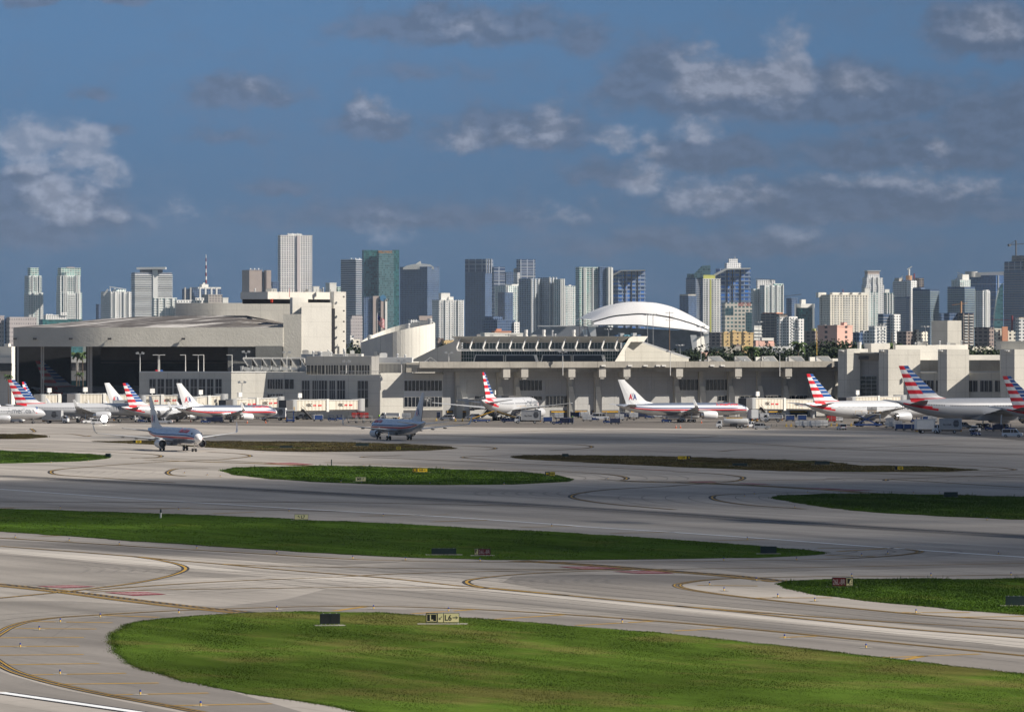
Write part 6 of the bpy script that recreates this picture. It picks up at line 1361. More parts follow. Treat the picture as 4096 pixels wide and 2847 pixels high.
# ================================================================== TREES
def leaf_mat(name, c):
    if name in M: return M[name]
    m = mat(name, c, .8, var=.35, vs=.6); return m
m_lf = leaf_mat('leaves_dark', (.022, .038, .014)); m_lf2 = leaf_mat('leaves_green', (.06, .10, .028)); m_bark = mat('bark', (.14, .10, .07), .9, var=.2, vs=1.)
def make_tree(seed, h=16., w=9.):
    rnd = random.Random(seed); root = thing('broadleaf_tree', 'tree', 'tree'); tr = MB(); 
    pts = [Vector((0, 0, 0)), Vector((rnd.uniform(-.4,.4), 0, h*.25)), Vector((rnd.uniform(-.8,.8), rnd.uniform(-.5,.5), h*.5))]
    tr.cyl(pts[0], pts[1], .45, .36, 8); tr.cyl(pts[1], pts[2], .36, .22, 8); cl = []
    for k in range(9):
        a = rnd.uniform(0, 6.28); r = rnd.uniform(.3, 1) * w * .5; e = Vector((math.cos(a) * r, math.sin(a) * r, h * rnd.uniform(.3, .92)))
        tr.cyl(pts[1].lerp(pts[2], rnd.random()), e, .16, .05, 5); cl.append((e, rnd.uniform(.18, .32) * w))
    tr.obj('trunk', m_bark, root); cr = MB()
    for c, r in cl:
        for k in range(230):
            d = Vector((rnd.gauss(0, 1), rnd.gauss(0, 1), rnd.gauss(0, .8))); d = d.normalized() * r * rnd.uniform(.45, 1.12)
            p = c + d; s = rnd.uniform(.28, .6); n = Vector((rnd.gauss(0,1), rnd.gauss(0,1), rnd.gauss(0,1) + .6)).normalized(); u = n.orthogonal().normalized() * s; v = n.cross(u)
            cr.add([p - u, p + v * .7, p + u, p - v * .7], [(0, 1, 2, 3)])
    cr.obj('crown', m_lf, root); return root
def make_palm(seed, h=14.):
    rnd = random.Random(seed); root = thing('palm_tree', 'palm', 'palm tree'); tr = MB(); tr.cyl((0, 0, 0), (.3, 0, h * .5), .25, .2, 8); tr.cyl((.3, 0, h * .5), (.4, .2, h), .2, .15, 8); tr.obj('trunk', m_bark, root)
    cr = MB()
    for k in range(22):
        a = k * 2.4; up = rnd.uniform(-.2, 1.1); L = rnd.uniform(2.6, 3.6); prev = Vector((.4, .2, h)); d = Vector((math.cos(a), math.sin(a), up)).normalized()
        for s in range(6):
            nx = prev + d * L / 6; d = (d + Vector((0, 0, -.24))).normalized(); sd = d.cross(Vector((0, 0, 1))).normalized() * (.55 - abs(s - 2) * .08)
            cr.add([prev, nx, nx + sd - Vector((0,0,.3)), prev + sd - Vector((0,0,.3))], [(0,1,2,3)]); cr.add([prev, nx, nx - sd - Vector((0,0,.3)), prev - sd - Vector((0,0,.3))], [(0,1,2,3)]); prev = nx
    cr.obj('crown', m_lf2, root); return root
TL = []
rt = random.Random(5)
for x in range(2690, 3360, 22): TL.append((x + rt.uniform(-8, 8), 1400 + rt.uniform(-8, 12) - (16 if x > 3260 or 3040 < x < 3080 else 0) , 2500 + rt.uniform(-90, 90)))
for x in range(3380, 3480, 18): TL.append((x, 1378 + rt.uniform(-4, 8), 2420 + rt.uniform(-40, 40)))
for x in range(3885, 4040, 16): TL.append((x, 1398 + rt.uniform(-6, 8), 2350 + rt.uniform(-40, 40)))
for x in (1412, 1424, 1436): TL.append((x, 1382 + rt.uniform(-6, 12), 2400))
for x in (1762, 1785, 1810, 1835): TL.append((x, 1388 + rt.uniform(-6, 6), 2500))
for i, (x, y, Y) in enumerate(TL):
    k = i % 4; h = zz(y, Y); o = place('tree%d' % k, lambda: make_tree(11 + k, 18., 13.), (gx(x, Y), Y, 0), i * 1.7, 'dark broadleaf tree in the belt behind the concourse roof' if 1900 < x < 3370 else
        ('dark broadleaf tree behind the rear blocks right of the concourse towers' if x > 3800 else ('dark broadleaf tree behind the round flue' if x > 3370 else ('dark tree in the gap left of the oval hall' if x < 1500 else 'dark tree left of the station hall'))), 'tree',
        'tree belt behind the concourse' if 1900 < x < 3370 else ('trees right of the concourse towers' if x > 3800 else ('trees behind the flue' if x > 3370 else ('trees left of the oval hall' if x < 1500 else 'trees left of the station'))), h / 18.)
    o.name = 'broadleaf_tree'; o.scale.x *= 1.15
for x, y, Y, lab in ((3004,1375,2380,'tall palm standing alone before the ochre houses'),(3576,1360,2200,'small norfolk like palm by the brown pole'),(3190,1356,2430,'tallest ragged tree before the white stepped tower'),(35,1492,2290,'palm left of the hangar'),(305,1400,2390,'palm seen at the top of the rear hangar bay, left'),(332,1398,2390,'palm seen at the top of the rear hangar bay, right'),(315,1484,2385,'bushy palm low in the rear hangar bay')):
    o = place('palm', lambda: make_palm(3), (gx(x, Y), Y, 0), x * .1, lab, 'palm tree', None, zz(y, Y) / 15.5 if zz(y, Y) > 6 else .8); o.name = 'palm_tree'
    o.scale.x *= .75; o.scale.y *= .75
# ================================================================== JET BRIDGES
m_jb = window_mat('ribbed_cream', (.66, .62, .54), pitch=1.1, win=(.52, .48, .40)); m_jb.node_tree.nodes['Principled BSDF'].inputs['Roughness'].default_value = .6
m_adred = mat('advert_red', (.62, .02, .03), .5)
def jet_bridge(label, xa, ya, xb, yb, Yq, Yq2, shade=False, ads=True, text='HSBC', col=.5):
    """from the rotunda end (xa,ya) to the aircraft end (xb,yb): pixels of the tunnel's mid line"""
    A = Vector((gx(xa, Yq), Yq, zz(ya, Yq))); B = Vector((gx(xb, Yq2), Yq2, zz(yb, Yq2)))
    g = Grp('jet_bridge', label, 'jet bridge', (A.x, A.y, 0), 'jet bridges at the gates'); d = (B - A); L = d.length; d.normalize(); n = Vector((-d.y, d.x, 0)).normalized() 
    if n.y > 0: n = -n
    mid = A.lerp(B, .52)
    for nm, p, q, w, h in (('tunnel', A, mid + d * .5, 3.0, 3.0), ('tunnel', mid, B, 3.4, 3.4)):
        mb = MB(); mb.seg(p, q, w, h); g.add(mb, nm, m_jb)
        mb = MB(); up = Vector((0, 0, h / 2 + .12)); mb.seg(p + up, q + up, w + .3, .2); g.add(mb, 'tunnel_roof', m_roofw)
        dn = Vector((0, 0, -h / 2 - .2)); mb = MB(); mb.seg(p + dn, q + dn, w * .8, .4); g.add(mb, 'underframe', m_dgry)
    mb = MB(); mb.cyl(A + Vector((0, 0, -2)), A + Vector((0, 0, 2.1)), 2.3, 2.3, 16); mb.cyl((A.x, A.y, 0), A, .7, .7, 12); g.add(mb, 'rotunda', m_steel, True)
    mb = MB(); mb.box(mid + Vector((0, 0, 0)), (1.2, 4.0, 4.2), math.atan2(d.y, d.x)); g.add(mb, 'joint_collar', m_roofw)
    r = B.copy(); mb = MB(); mb.cyl(r + Vector((0, 0, -1.8)), r + Vector((0, 0, 2.)), 2.0, 2.0, 14); g.add(mb, 'cab_drum', m_steel, True)
    mb = MB(); mb.box(r + d * 2.6, (3.2, 3.4, 3.6), math.atan2(d.y, d.x)); g.add(mb, 'cab', m_dgry)
    w0 = B - d * L * .14
    mb = MB(); mb.seg((w0 + n * 1.2), (w0.x + n.x * 1.2, w0.y + n.y * 1.2, .9), .4, .4); mb.seg((w0 - n * 1.2), (w0.x - n.x * 1.2, w0.y - n.y * 1.2, .9), .4, .4); mb.seg((w0.x + n.x * 1.6, w0.y + n.y * 1.6, .9), (w0.x - n.x * 1.6, w0.y - n.y * 1.6, .9), .5, .5); g.add(mb, 'drive_column', m_steel)
    for s in (-1, 1):
        mb = MB(); c = Vector((w0.x, w0.y, .6)) + n * s * 1.5; mb.cyl(c - n * .25, c + n * .25, .6, .6, 14); g.add(mb, 'wheel', m_tyre)
    st = MB(); s0 = B - d * 3 + n * 2.2; s1 = Vector((s0.x - d.x * 4.5, s0.y - d.y * 4.5, .3)); st.seg(s0 + Vector((0, 0, -1.2)), s1, 1.1, .25); st.seg(s0 + Vector((0, 0, -.1)), s1 + Vector((0, 0, 1.)), .08, .08); g.add(st, 'service_stair', m_dgry)
    bx = MB(); bx.box(B - d * 4 + Vector((0, 0, 3.3)), (1.7, .5, 1.5), math.atan2(d.y, d.x)); bx.seg(B - d * 4 + Vector((0, 0, 1.6)), B - d * 4 + Vector((0, 0, 2.8)), .3, .3); g.add(bx, 'gate_number_board', m_wpaint)
    if ads:
        rt_ = d if d.x > 0 else -d; face = lambda p, o: p + n * o
        for (p, w, o) in ((A.lerp(mid, .5), 7., 1.56), (mid.lerp(B, .45), 7.5, 1.76)):
            mb = MB(); c = face(p, o); text_on(mb, text, c - rt_ * w * .42 + Vector((0, 0, -.35)), rt_, (0, 0, 1), 1.0, w * .36, bold=.03); g.add(mb, 'advert_lettering', mat('advert_black', (.05, .04, .04), .6))
            mb = MB(); hx = c + rt_ * w * .12; s = .62     # two red wedges meeting in a white hourglass hexagon
            for q in (-1, 1):
                mb.add([hx + rt_ * q * s * 1.25, hx + rt_ * q * s * .62 + Vector((0, 0, s * .62)), hx, hx + rt_ * q * s * .62 - Vector((0, 0, s * .62))], [(0, 1, 2, 3)])
            for q in (-1, 1): mb.add([hx + Vector((0, 0, q * .02)), hx - rt_ * s * .62 + Vector((0, 0, q * s * .62)), hx + rt_ * s * .62 + Vector((0, 0, q * s * .62))], [(0, 1, 2)]) if False else None
            g.add(mb, 'advert_emblem', m_adred)
            mb = MB(); mb.seg(c + rt_ * w * .34 + n * .02, c + rt_ * w * .55 + n * .02, .04, .42); g.add(mb, 'red_stripe', m_adred)
    return g
jet_bridge('long cream bridge with red stripes reaching left to a grey drum cab, centre left', 1432, 1619, 1165, 1622, 1908, 1884)
jet_bridge('cream bridge over the nose of the striped silver airliner before the lit wall', 1110, 1610, 925, 1620, 1906, 1890)
jet_bridge('cream ribbed bridge ending above the middle of the parked silver airliner', 885, 1600, 765, 1612, 1905, 1896, ads=False)
jet_bridge('cream ribbed bridge in front of the curtained windows at left', 720, 1600, 565, 1604, 1903, 1896)
jet_bridge('pale bridge behind the left airliners before the hangar', 520, 1598, 300, 1597, 1925, 1912, ads=False)
jet_bridge('pale low bridge at the far left behind the striped tail', 290, 1600, 160, 1600, 1928, 1918, ads=False)
jet_bridge('cream ribbed bridge carrying black and red lettering at the nose of the long silver airliner', 3250, 1618, 3000, 1614, 1930, 1904)
jet_bridge('grey shaded bridge behind the centre striped tail airliner', 1872, 1618, 2010, 1606, 1925, 1915, ads=False)
jet_bridge('pale bridge running behind the unloading airliner at right', 3600, 1604, 3400, 1610, 1936, 1915)
# ================================================================== VEHICLES (local: x forward, on the ground)
m_vw = mat('vehicle_white', (.72, .73, .74), .35, spec=.5); m_vs = mat('vehicle_silver', (.42, .43, .44), .3, .4, spec=.5); m_vb = mat('vehicle_blue', (.02, .05, .17), .4, spec=.4)
m_vy = mat('safety_yellow', (.75, .42, .02), .5); m_vd = mat('chassis_black', (.03, .03, .032), .7); m_lamp = mat('lamp_glass', (.8, .8, .75), .2); m_tail = mat('lamp_red', (.5, .02, .02), .3)
m_box = mat('truck_box_white', (.70, .70, .69), .45, var=.05, vs=.8); m_boxg = mat('truck_box_grey', (.40, .41, .42), .45, var=.06, vs=.8); m_redp = mat('box_red', (.42, .035, .03), .5); m_alu = mat('container_alu', (.58, .59, .60), .4, .4, var=.12, vs=1.5)
m_vest = mat('hi_vis', (.45, .8, .05), .6); m_navy = mat('navy_cloth', (.02, .03, .07), .8); m_skin = mat('skin', (.35, .2, .13), .6); m_ora = mat('cone_orange', (.75, .13, .02), .6)
def wheels_(root, xs, w, r=.36, wd=.26):
    for x in xs:
        for s in (-1, 1):
            mb = MB(); mb.cyl((x, s * w - s * wd, r), (x, s * w, r), r, r, 14); mb.cyl((x, s * w, r), (x, s * (w + .01), r), r * .55, r * .5, 10, mi=1); mb.obj('wheel', [m_tyre, m_steel], root)
def lamps_(root, xf, xr, w, z):
    for s in (-1, 1):
        mb = MB(); mb.box((xf, s * w, z), (.08, .34, .2)); mb.obj('headlight', m_lamp, root)
        mb = MB(); mb.box((xr, s * w, z + .1), (.08, .2, .32)); mb.obj('tail_light', m_tail, root)
def car_kind(body, L=4.9, hgt=1.75, w=.95, kind='suv'):
    def f():
        r = thing('vehicle', 'vehicle', 'vehicle'); h = L / 2; z0 = .32; zb = hgt * .56
        B = MB(); B.extrude([(-h, z0), (-h + .02, zb), (h * .52, zb), (h * .97, zb - .12), (h, zb - .35), (h, z0)], w); B.obj('body', body, r)
        if kind == 'pickup': cab = [(-.5, zb), (-.35, hgt), (.75, hgt), (1.35, zb)]
        elif kind == 'van': cab = [(-h + .05, zb), (-h + .12, hgt), (h * .35, hgt), (h * .62, zb)]
        else: cab = [(-h + .05, zb), (-h + .35, hgt - .03), (-h + 1., hgt), (h * .22, hgt), (h * .56, zb)]
        G_ = MB(); G_.extrude([(x, z - .01 if z > zb else z) for x, z in cab], w * .93); G_.obj('window_glass', m_glass, r)
        Rf = MB(); Rf.extrude([(cab[1][0] - .02, hgt - .12), (cab[1][0], hgt + .03), (cab[-2][0], hgt + .03), (cab[-2][0] + .12, hgt - .12)], w * .95); Rf.obj('roof', body, r)
        P = MB()
        for x in ([cab[0][0] + .15, -.4, h * .15] if kind != 'pickup' else [cab[0][0] + .1, .3]):
            for s in (-1, 1): P.seg((x, s * w * .95, zb), (x + .05, s * w * .93, hgt), .12, .05)
        P.obj('pillar', body, r)
        wheels_(r, (-h * .62, h * .62), w, .37); lamps_(r, h, -h, w * .75, z0 + .45)
        b = MB(); b.box((h + .03, 0, z0 + .08), (.12, w * 1.9, .22)); b.box((-h - .03, 0, z0 + .08), (.12, w * 1.9, .22)); b.obj('bumper', m_vd, r)
        return r
    return f
def truck_kind(boxm, L=8., boxh=2.4, boxz=1.2, cabm=None, lift=0., logo=False, tanker=False):
    def f():
        r = thing('truck', 'truck', 'truck'); h = L / 2; cm_ = cabm or m_vw
        c = MB(); c.box((-.2, 0, .8), (L - .6, .9, .3)); c.obj('chassis', m_vd, r)
        cb = MB(); cb.extrude([(h - 1.7, .55), (h - 1.7, 2.45), (h - .75, 2.45), (h - .15, 1.6), (h, 1.45), (h, .55)], 1.1); cb.obj('cab', cm_, r)
        g_ = MB(); g_.extrude([(h - 1.35, 1.55), (h - 1.35, 2.3), (h - .72, 2.3), (h - .2, 1.58)], 1.12); g_.obj('cab_window', m_glass, r)
        if tanker:
            t_ = MB(); xs = [(-h + .1, .1), (-h + .25, .85), (-h + .5, 1), (h - 2.5, 1), (h - 2.2, .85), (h - 2.05, .1)]
            t_.rings([[(x, math.cos(a) * 1.15 * s, 2.05 + math.sin(a) * .98 * s) for a in [k * math.pi / 8 for k in range(16)]] for x, s in xs]); t_.obj('tank', m_boxg, r, True)
            l_ = MB(); [l_.seg((-h - .02, y, .8), (-h + .1, y, 3.05), .08, .08) for y in (-.3, .3)]; [l_.seg((-h, -.3, z), (-h, .3, z), .06, .06) for z in (1.1, 1.5, 1.9, 2.3, 2.7)]; l_.obj('ladder', m_vw, r)
            k_ = MB(); k_.box((-.6, 0, 3.1), (L * .5, .9, .14)); k_.obj('walkway', m_vy, r); d_ = MB(); d_.box((-.3, 1.12, 1.), (2., .2, .9)); d_.box((-.3, -1.12, 1.), (2., .2, .9)); d_.obj('hose_cabinet', m_vd, r)
        else:
            z = boxz + lift; b = MB(); b.box((-.95, 0, z + boxh / 2), (L - 2.2, 2.4, boxh)); bx_ = b.obj('cargo_box', boxm, r)
            e = MB(); 
            for x in (-.95 - (L - 2.2) / 2, -.95 + (L - 2.2) / 2):
                for y in (-1.2, 1.2): e.seg((x, y, z), (x, y, z + boxh), .12, .12)
            for y in (-1.2, 1.2): e.seg((-.95 - (L-2.2)/2, y, z + boxh), (-.95 + (L-2.2)/2, y, z + boxh), .12, .12)
            e.obj('box_frame', m_alu, bx_)
            d_ = MB(); d_.box((-.95 - (L - 2.2) / 2 - .04, 0, z + boxh / 2), (.06, 2.1, boxh - .25)); d_.obj('rear_door', m_vw, bx_)
            if logo:
                for s in (-1, 1):
                    l_ = MB(); cx, cz = (-.1 if s < 0 else -1.8), z + boxh * .55
                    for k in range(5):
                        dz = (k - 2) * boxh * .13; wd = math.sqrt(max(.01, (boxh * .36) ** 2 - dz * dz)) * 1.5; l_.box((cx * 1.4, s * 1.215, cz + dz), (wd, .02, boxh * .085))
                    l_.obj('emblem', m_vd, bx_); l_ = MB(); text_on(l_, 'Sky Chefs', (-1.1 if s < 0 else 1.1, s * 1.22, cz - .5), (1 if s < 0 else -1, 0, 0), (0, 0, 1), .5, 2.3); l_.obj('lettering', m_vd, bx_)
            if lift:
                s_ = MB(); x0, x1 = -h + .6, h - 2.4
                for y in (-.9, .9): s_.seg((x0, y, .95), (x1, y, z), .18, .18); s_.seg((x1, y, .95), (x0, y, z), .18, .18)
                s_.obj('scissor_arm', m_vd, r)
        y_ = MB(); y_.box((-h + .3, 0, .6), (.25, 2.3, .18)); y_.obj('rear_bumper', m_vy, r)
        wheels_(r, (-h * .55, -h * .55 + 1.1, h - 1.) if tanker else (-h * .5, h - 1.), 1.15, .48, .34); lamps_(r, h, -h + .1, .8, .85)
        return r
    return f
def tug():
    r = thing('tug', 'tug', 'tug'); b = MB(); b.extrude([(-1.5, .3), (-1.5, .95), (.2, .95), (.3, .8), (1.5, .75), (1.5, .3)], .75); b.obj('body', m_vb, r)
    c = MB(); [c.seg((x, y, .9), (x, y, 1.85), .07, .07) for x in (-1.2, .2) for y in (-.65, .65)]; c.box((-.5, 0, 1.88), (1.7, 1.5, .08)); c.obj('canopy', m_vb, r)
    s = MB(); s.box((-.7, 0, 1.05), (.5, 1., .2)); s.box((-.95, 0, 1.3), (.12, 1., .5)); s.obj('seat', m_vd, r); w = MB(); w.box((.25, 0, 1.45), (.05, 1.25, .6)); w.obj('windscreen', m_glass, r)
    wheels_(r, (-.95, .95), .75, .33, .22); lamps_(r, 1.5, -1.5, .5, .6); return r
def cart(full=True, m1=None, m2=None):
    def f():
        r = thing('baggage_cart', 'cart', 'baggage cart'); b = MB(); b.box((0, 0, .5), (3., 1.5, .12)); b.seg((1.5, 0, .45), (2.2, 0, .4), .1, .1); b.obj('platform', m_vd, r)
        c = MB(); c.box((0, 0, 2.05), (3., 1.55, .08)); [c.seg((x, y, .5), (x, y, 2.05), .08, .08) for x in (-1.45, 1.45) for y in (-.72, .72)]; c.obj('canopy_frame', m1 or m_vw, r)
        if full:
            e = MB(); e.box((-1.46, 0, 1.3), (.05, 1.45, 1.4)); e.box((1.46, 0, 1.3), (.05, 1.45, 1.4)); e.obj('end_panel', m1 or m_vw, r)
            k = MB(); k.box((0, 0, 1.2), (2.7, 1.46, 1.25)); k.obj('curtain', m2 or m_vb, r)
        wheels_(r, (-1.1, 1.1), .7, .25, .18); return r
    return f
def dolly(m=None):
    def f():
        r = thing('container_dolly', 'dolly', 'container'); b = MB(); b.box((0, 0, .45), (3.3, 1.7, .12)); b.obj('dolly', m_vd, r)
        c = MB(); c.rings([[(x, y, z) for x, z in ((-1.0, .52), (-1.45, 1.0), (-1.45, 2.15), (1.45, 2.15), (1.45, .52))] for y in (-.78, .78)]); c.obj('container', m or m_alu, r)
        e = MB(); e.seg((0, -.8, .55), (0, -.8, 2.15), .08, .05); e.seg((-1.45, -.8, 1.35), (1.45, -.8, 1.35), .08, .05); e.obj('container_rib', m_steel, r)
        wheels_(r, (-1.1, 1.1), .8, .22, .16); return r
    return f
def belt_loader():
    r = thing('belt_loader', 'loader', 'belt loader'); b = MB(); b.box((0, 0, .65), (5.5, 1.6, .5)); b.obj('body', m_vb, r)
    l = MB(); l.seg((-3.2, .2, .9), (4.2, .2, 3.4), .9, .25); l.obj('belt', m_vd, r); s = MB(); [s.seg((-3.2, y, 1.15), (4.2, y, 3.65), .06, .12) for y in (-.3, .7)]; s.obj('side_rail', m_vy, r)
    a = MB(); a.seg((-.5, .2, .8), (1.6, .2, 2.4), .2, .2); a.obj('lift_arm', m_steel, r); wheels_(r, (-1.8, 1.9), .8, .38, .26); return r
def scissor_loader():
    r = thing('cargo_loader', 'loader', 'cargo loader'); b = MB(); b.box((0, 0, .6), (8.5, 2.6, .5)); b.obj('body', m_vb, r)
    s = MB(); [(s.seg((-3.4, y, .9), (2.6, y, 3.6), .22, .22), s.seg((2.6, y, .9), (-3.4, y, 3.6), .22, .22)) for y in (-1.1, 1.1)]; s.obj('scissor_arm', m_vb, r)
    p = MB(); p.box((-.2, 0, 3.75), (8., 2.8, .22)); p.obj('platform', m_steel, r); q = MB(); [q.seg((x, y, 3.8), (x, y, 4.8), .06, .06) for x in (-4, -2, 0, 2, 3.6) for y in (-1.35,)]; q.seg((-4, -1.35, 4.8), (3.6, -1.35, 4.8), .06, .06); q.obj('guard_rail', m_vy, r)
    wheels_(r, (-3, -1.8, 3), 1.2, .42, .3); return r
def barrier(m):
    def f():
        mb = MB(); mb.extrude([(-.3, 0), (-.3, .15), (-.12, .45), (-.09, .85), (.09, .85), (.12, .45), (.3, .15), (.3, 0)], 1.5); o = mb.obj('road_barrier', m); return o
    return f
def cone():
    r = thing('traffic_cone', 'cone', 'cone'); a = MB(); a.box((0, 0, .03), (.5, .5, .06)); a.cyl((0, 0, .05), (0, 0, 1.), .19, .04, 12); a.obj('cone', m_ora, r); b = MB(); b.cyl((0, 0, .55), (0, 0, .75), .125, .09, 12); b.obj('reflective_band', m_vw, r); return r
def person_maker(): 
    me = bpy.data.meshes.new('person'); J = [(0,0,.95),(0,0,1.2),(0,0,1.42),(0,0,1.52),(0,0,1.66),(0,.2,1.4),(.05,.27,1.14),(.12,.27,.92),(0,-.2,1.4),(.05,-.27,1.14),(.14,-.25,.95),(0,.1,.88),(.06,.11,.5),(0,.12,.08),(.12,.12,.04),(0,-.1,.88),(-.04,-.11,.5),(-.1,-.12,.08),(.02,-.12,.04)]
    E = [(0,1),(1,2),(2,3),(3,4),(2,5),(5,6),(6,7),(2,8),(8,9),(9,10),(0,11),(11,12),(12,13),(13,14),(0,15),(15,16),(16,17),(17,18)]
    rad = [.15,.16,.17,.06,.11,.07,.05,.04,.07,.05,.04,.1,.075,.05,.045,.1,.075,.05,.045]
    me.from_pydata(J, E, []); o = bpy.data.objects.new('person', me); COL.objects.link(o)
    m = o.modifiers.new('skin', 'SKIN'); m.use_smooth_shade = True; lay = me.skin_vertices[0] if len(me.skin_vertices) else None
    if lay is None:
        bpy.context.view_layer.objects.active = o; bm = bmesh.new(); bm.from_mesh(me); bm.verts.layers.skin.verify(); bm.to_mesh(me); bm.free(); lay = me.skin_vertices[0]
    for i, r in enumerate(rad): lay.data[i].radius = (r, r)
    lay.data[0].use_root = True; me.materials.append(m_navy)
    dg = bpy.context.evaluated_depsgraph_get(); dg.update(); me2 = bpy.data.meshes.new_from_object(o.evaluated_get(dg)); bpy.data.objects.remove(o); me2.name = 'person'
    o = bpy.data.objects.new('person', me2); COL.objects.link(o)
    v = MB(); v.rings([[(math.cos(a) * .2 * s, math.sin(a) * .26 * s, z) for a in [k * math.pi / 6 for k in range(12)]] for z, s in ((.98, .95), (1.2, 1.), (1.38, 1.), (1.46, .7))]); v.obj('hi_vis_vest', m_vest, o, True)
    h = MB(); h.cyl((0, 0, 1.68), (0, 0, 1.80), .11, .07, 10); h.obj('cap', m_navy, o); f = MB(); f.box((.1, 0, 1.66), (.05, .12, .14)); f.obj('face', m_skin, o)
    return o
VG = {'suv_w': car_kind(m_vw), 'suv_s': car_kind(m_vs), 'pick_w': car_kind(m_vw, 5.5, 1.8, .95, 'pickup'), 'van_w': car_kind(m_vw, 5.6, 2.15, 1., 'van'), 'mini_s': car_kind(m_vs, 4.9, 1.75, .95, 'suv'),
      'truck_w': truck_kind(m_box, 7.4, 2.7), 'truck_logo': truck_kind(m_boxg, 8.4, 3.0, 1.1, logo=True), 'truck_lift': truck_kind(m_boxg, 8.6, 2.8, 1.2, lift=3.0, logo=True), 'tanker': truck_kind(m_boxg, 9.6, tanker=True), 'truck_flat': truck_kind(m_box, 6.4, 1.1),
      'tug': tug, 'cart_w': cart(True, m_vw, m_vb), 'cart_b': cart(True, m_vb, m_navy), 'cart_e': cart(False, m_steel), 'uld': dolly(), 'uld_w': dolly(m_box), 'uld_r': dolly(m_redp), 'belt': belt_loader, 'cargo': scissor_loader,
      'bar_c': barrier(m_conc2), 'bar_y': barrier(mat('barrier_yellow', (.66, .45, .10), .7, var=.15, vs=1.)), 'cone': cone, 'man': person_maker}
KN = {'suv_w': ('parked_car', 'car'), 'suv_s': ('parked_car', 'car'), 'pick_w': ('pickup_truck', 'pickup'), 'van_w': ('passenger_van', 'van'), 'mini_s': ('minivan', 'minivan'), 'truck_w': ('box_truck', 'truck'), 'truck_logo': ('catering_truck', 'truck'),
      'truck_lift': ('catering_truck', 'truck'), 'tanker': ('fuel_tanker', 'truck'), 'truck_flat': ('service_truck', 'truck'), 'tug': ('baggage_tug', 'tug'), 'cart_w': ('baggage_cart', 'cart'), 'cart_b': ('baggage_cart', 'cart'), 'cart_e': ('baggage_cart', 'cart'),
      'uld': ('cargo_container', 'container'), 'uld_w': ('cargo_container', 'container'), 'uld_r': ('cargo_container', 'container'), 'belt': ('belt_loader', 'loader'), 'cargo': ('cargo_loader', 'loader'), 'bar_c': ('road_barrier', 'barrier'), 'bar_y': ('road_barrier', 'barrier'), 'cone': ('traffic_cone', 'cone'), 'man': ('person', 'person')}
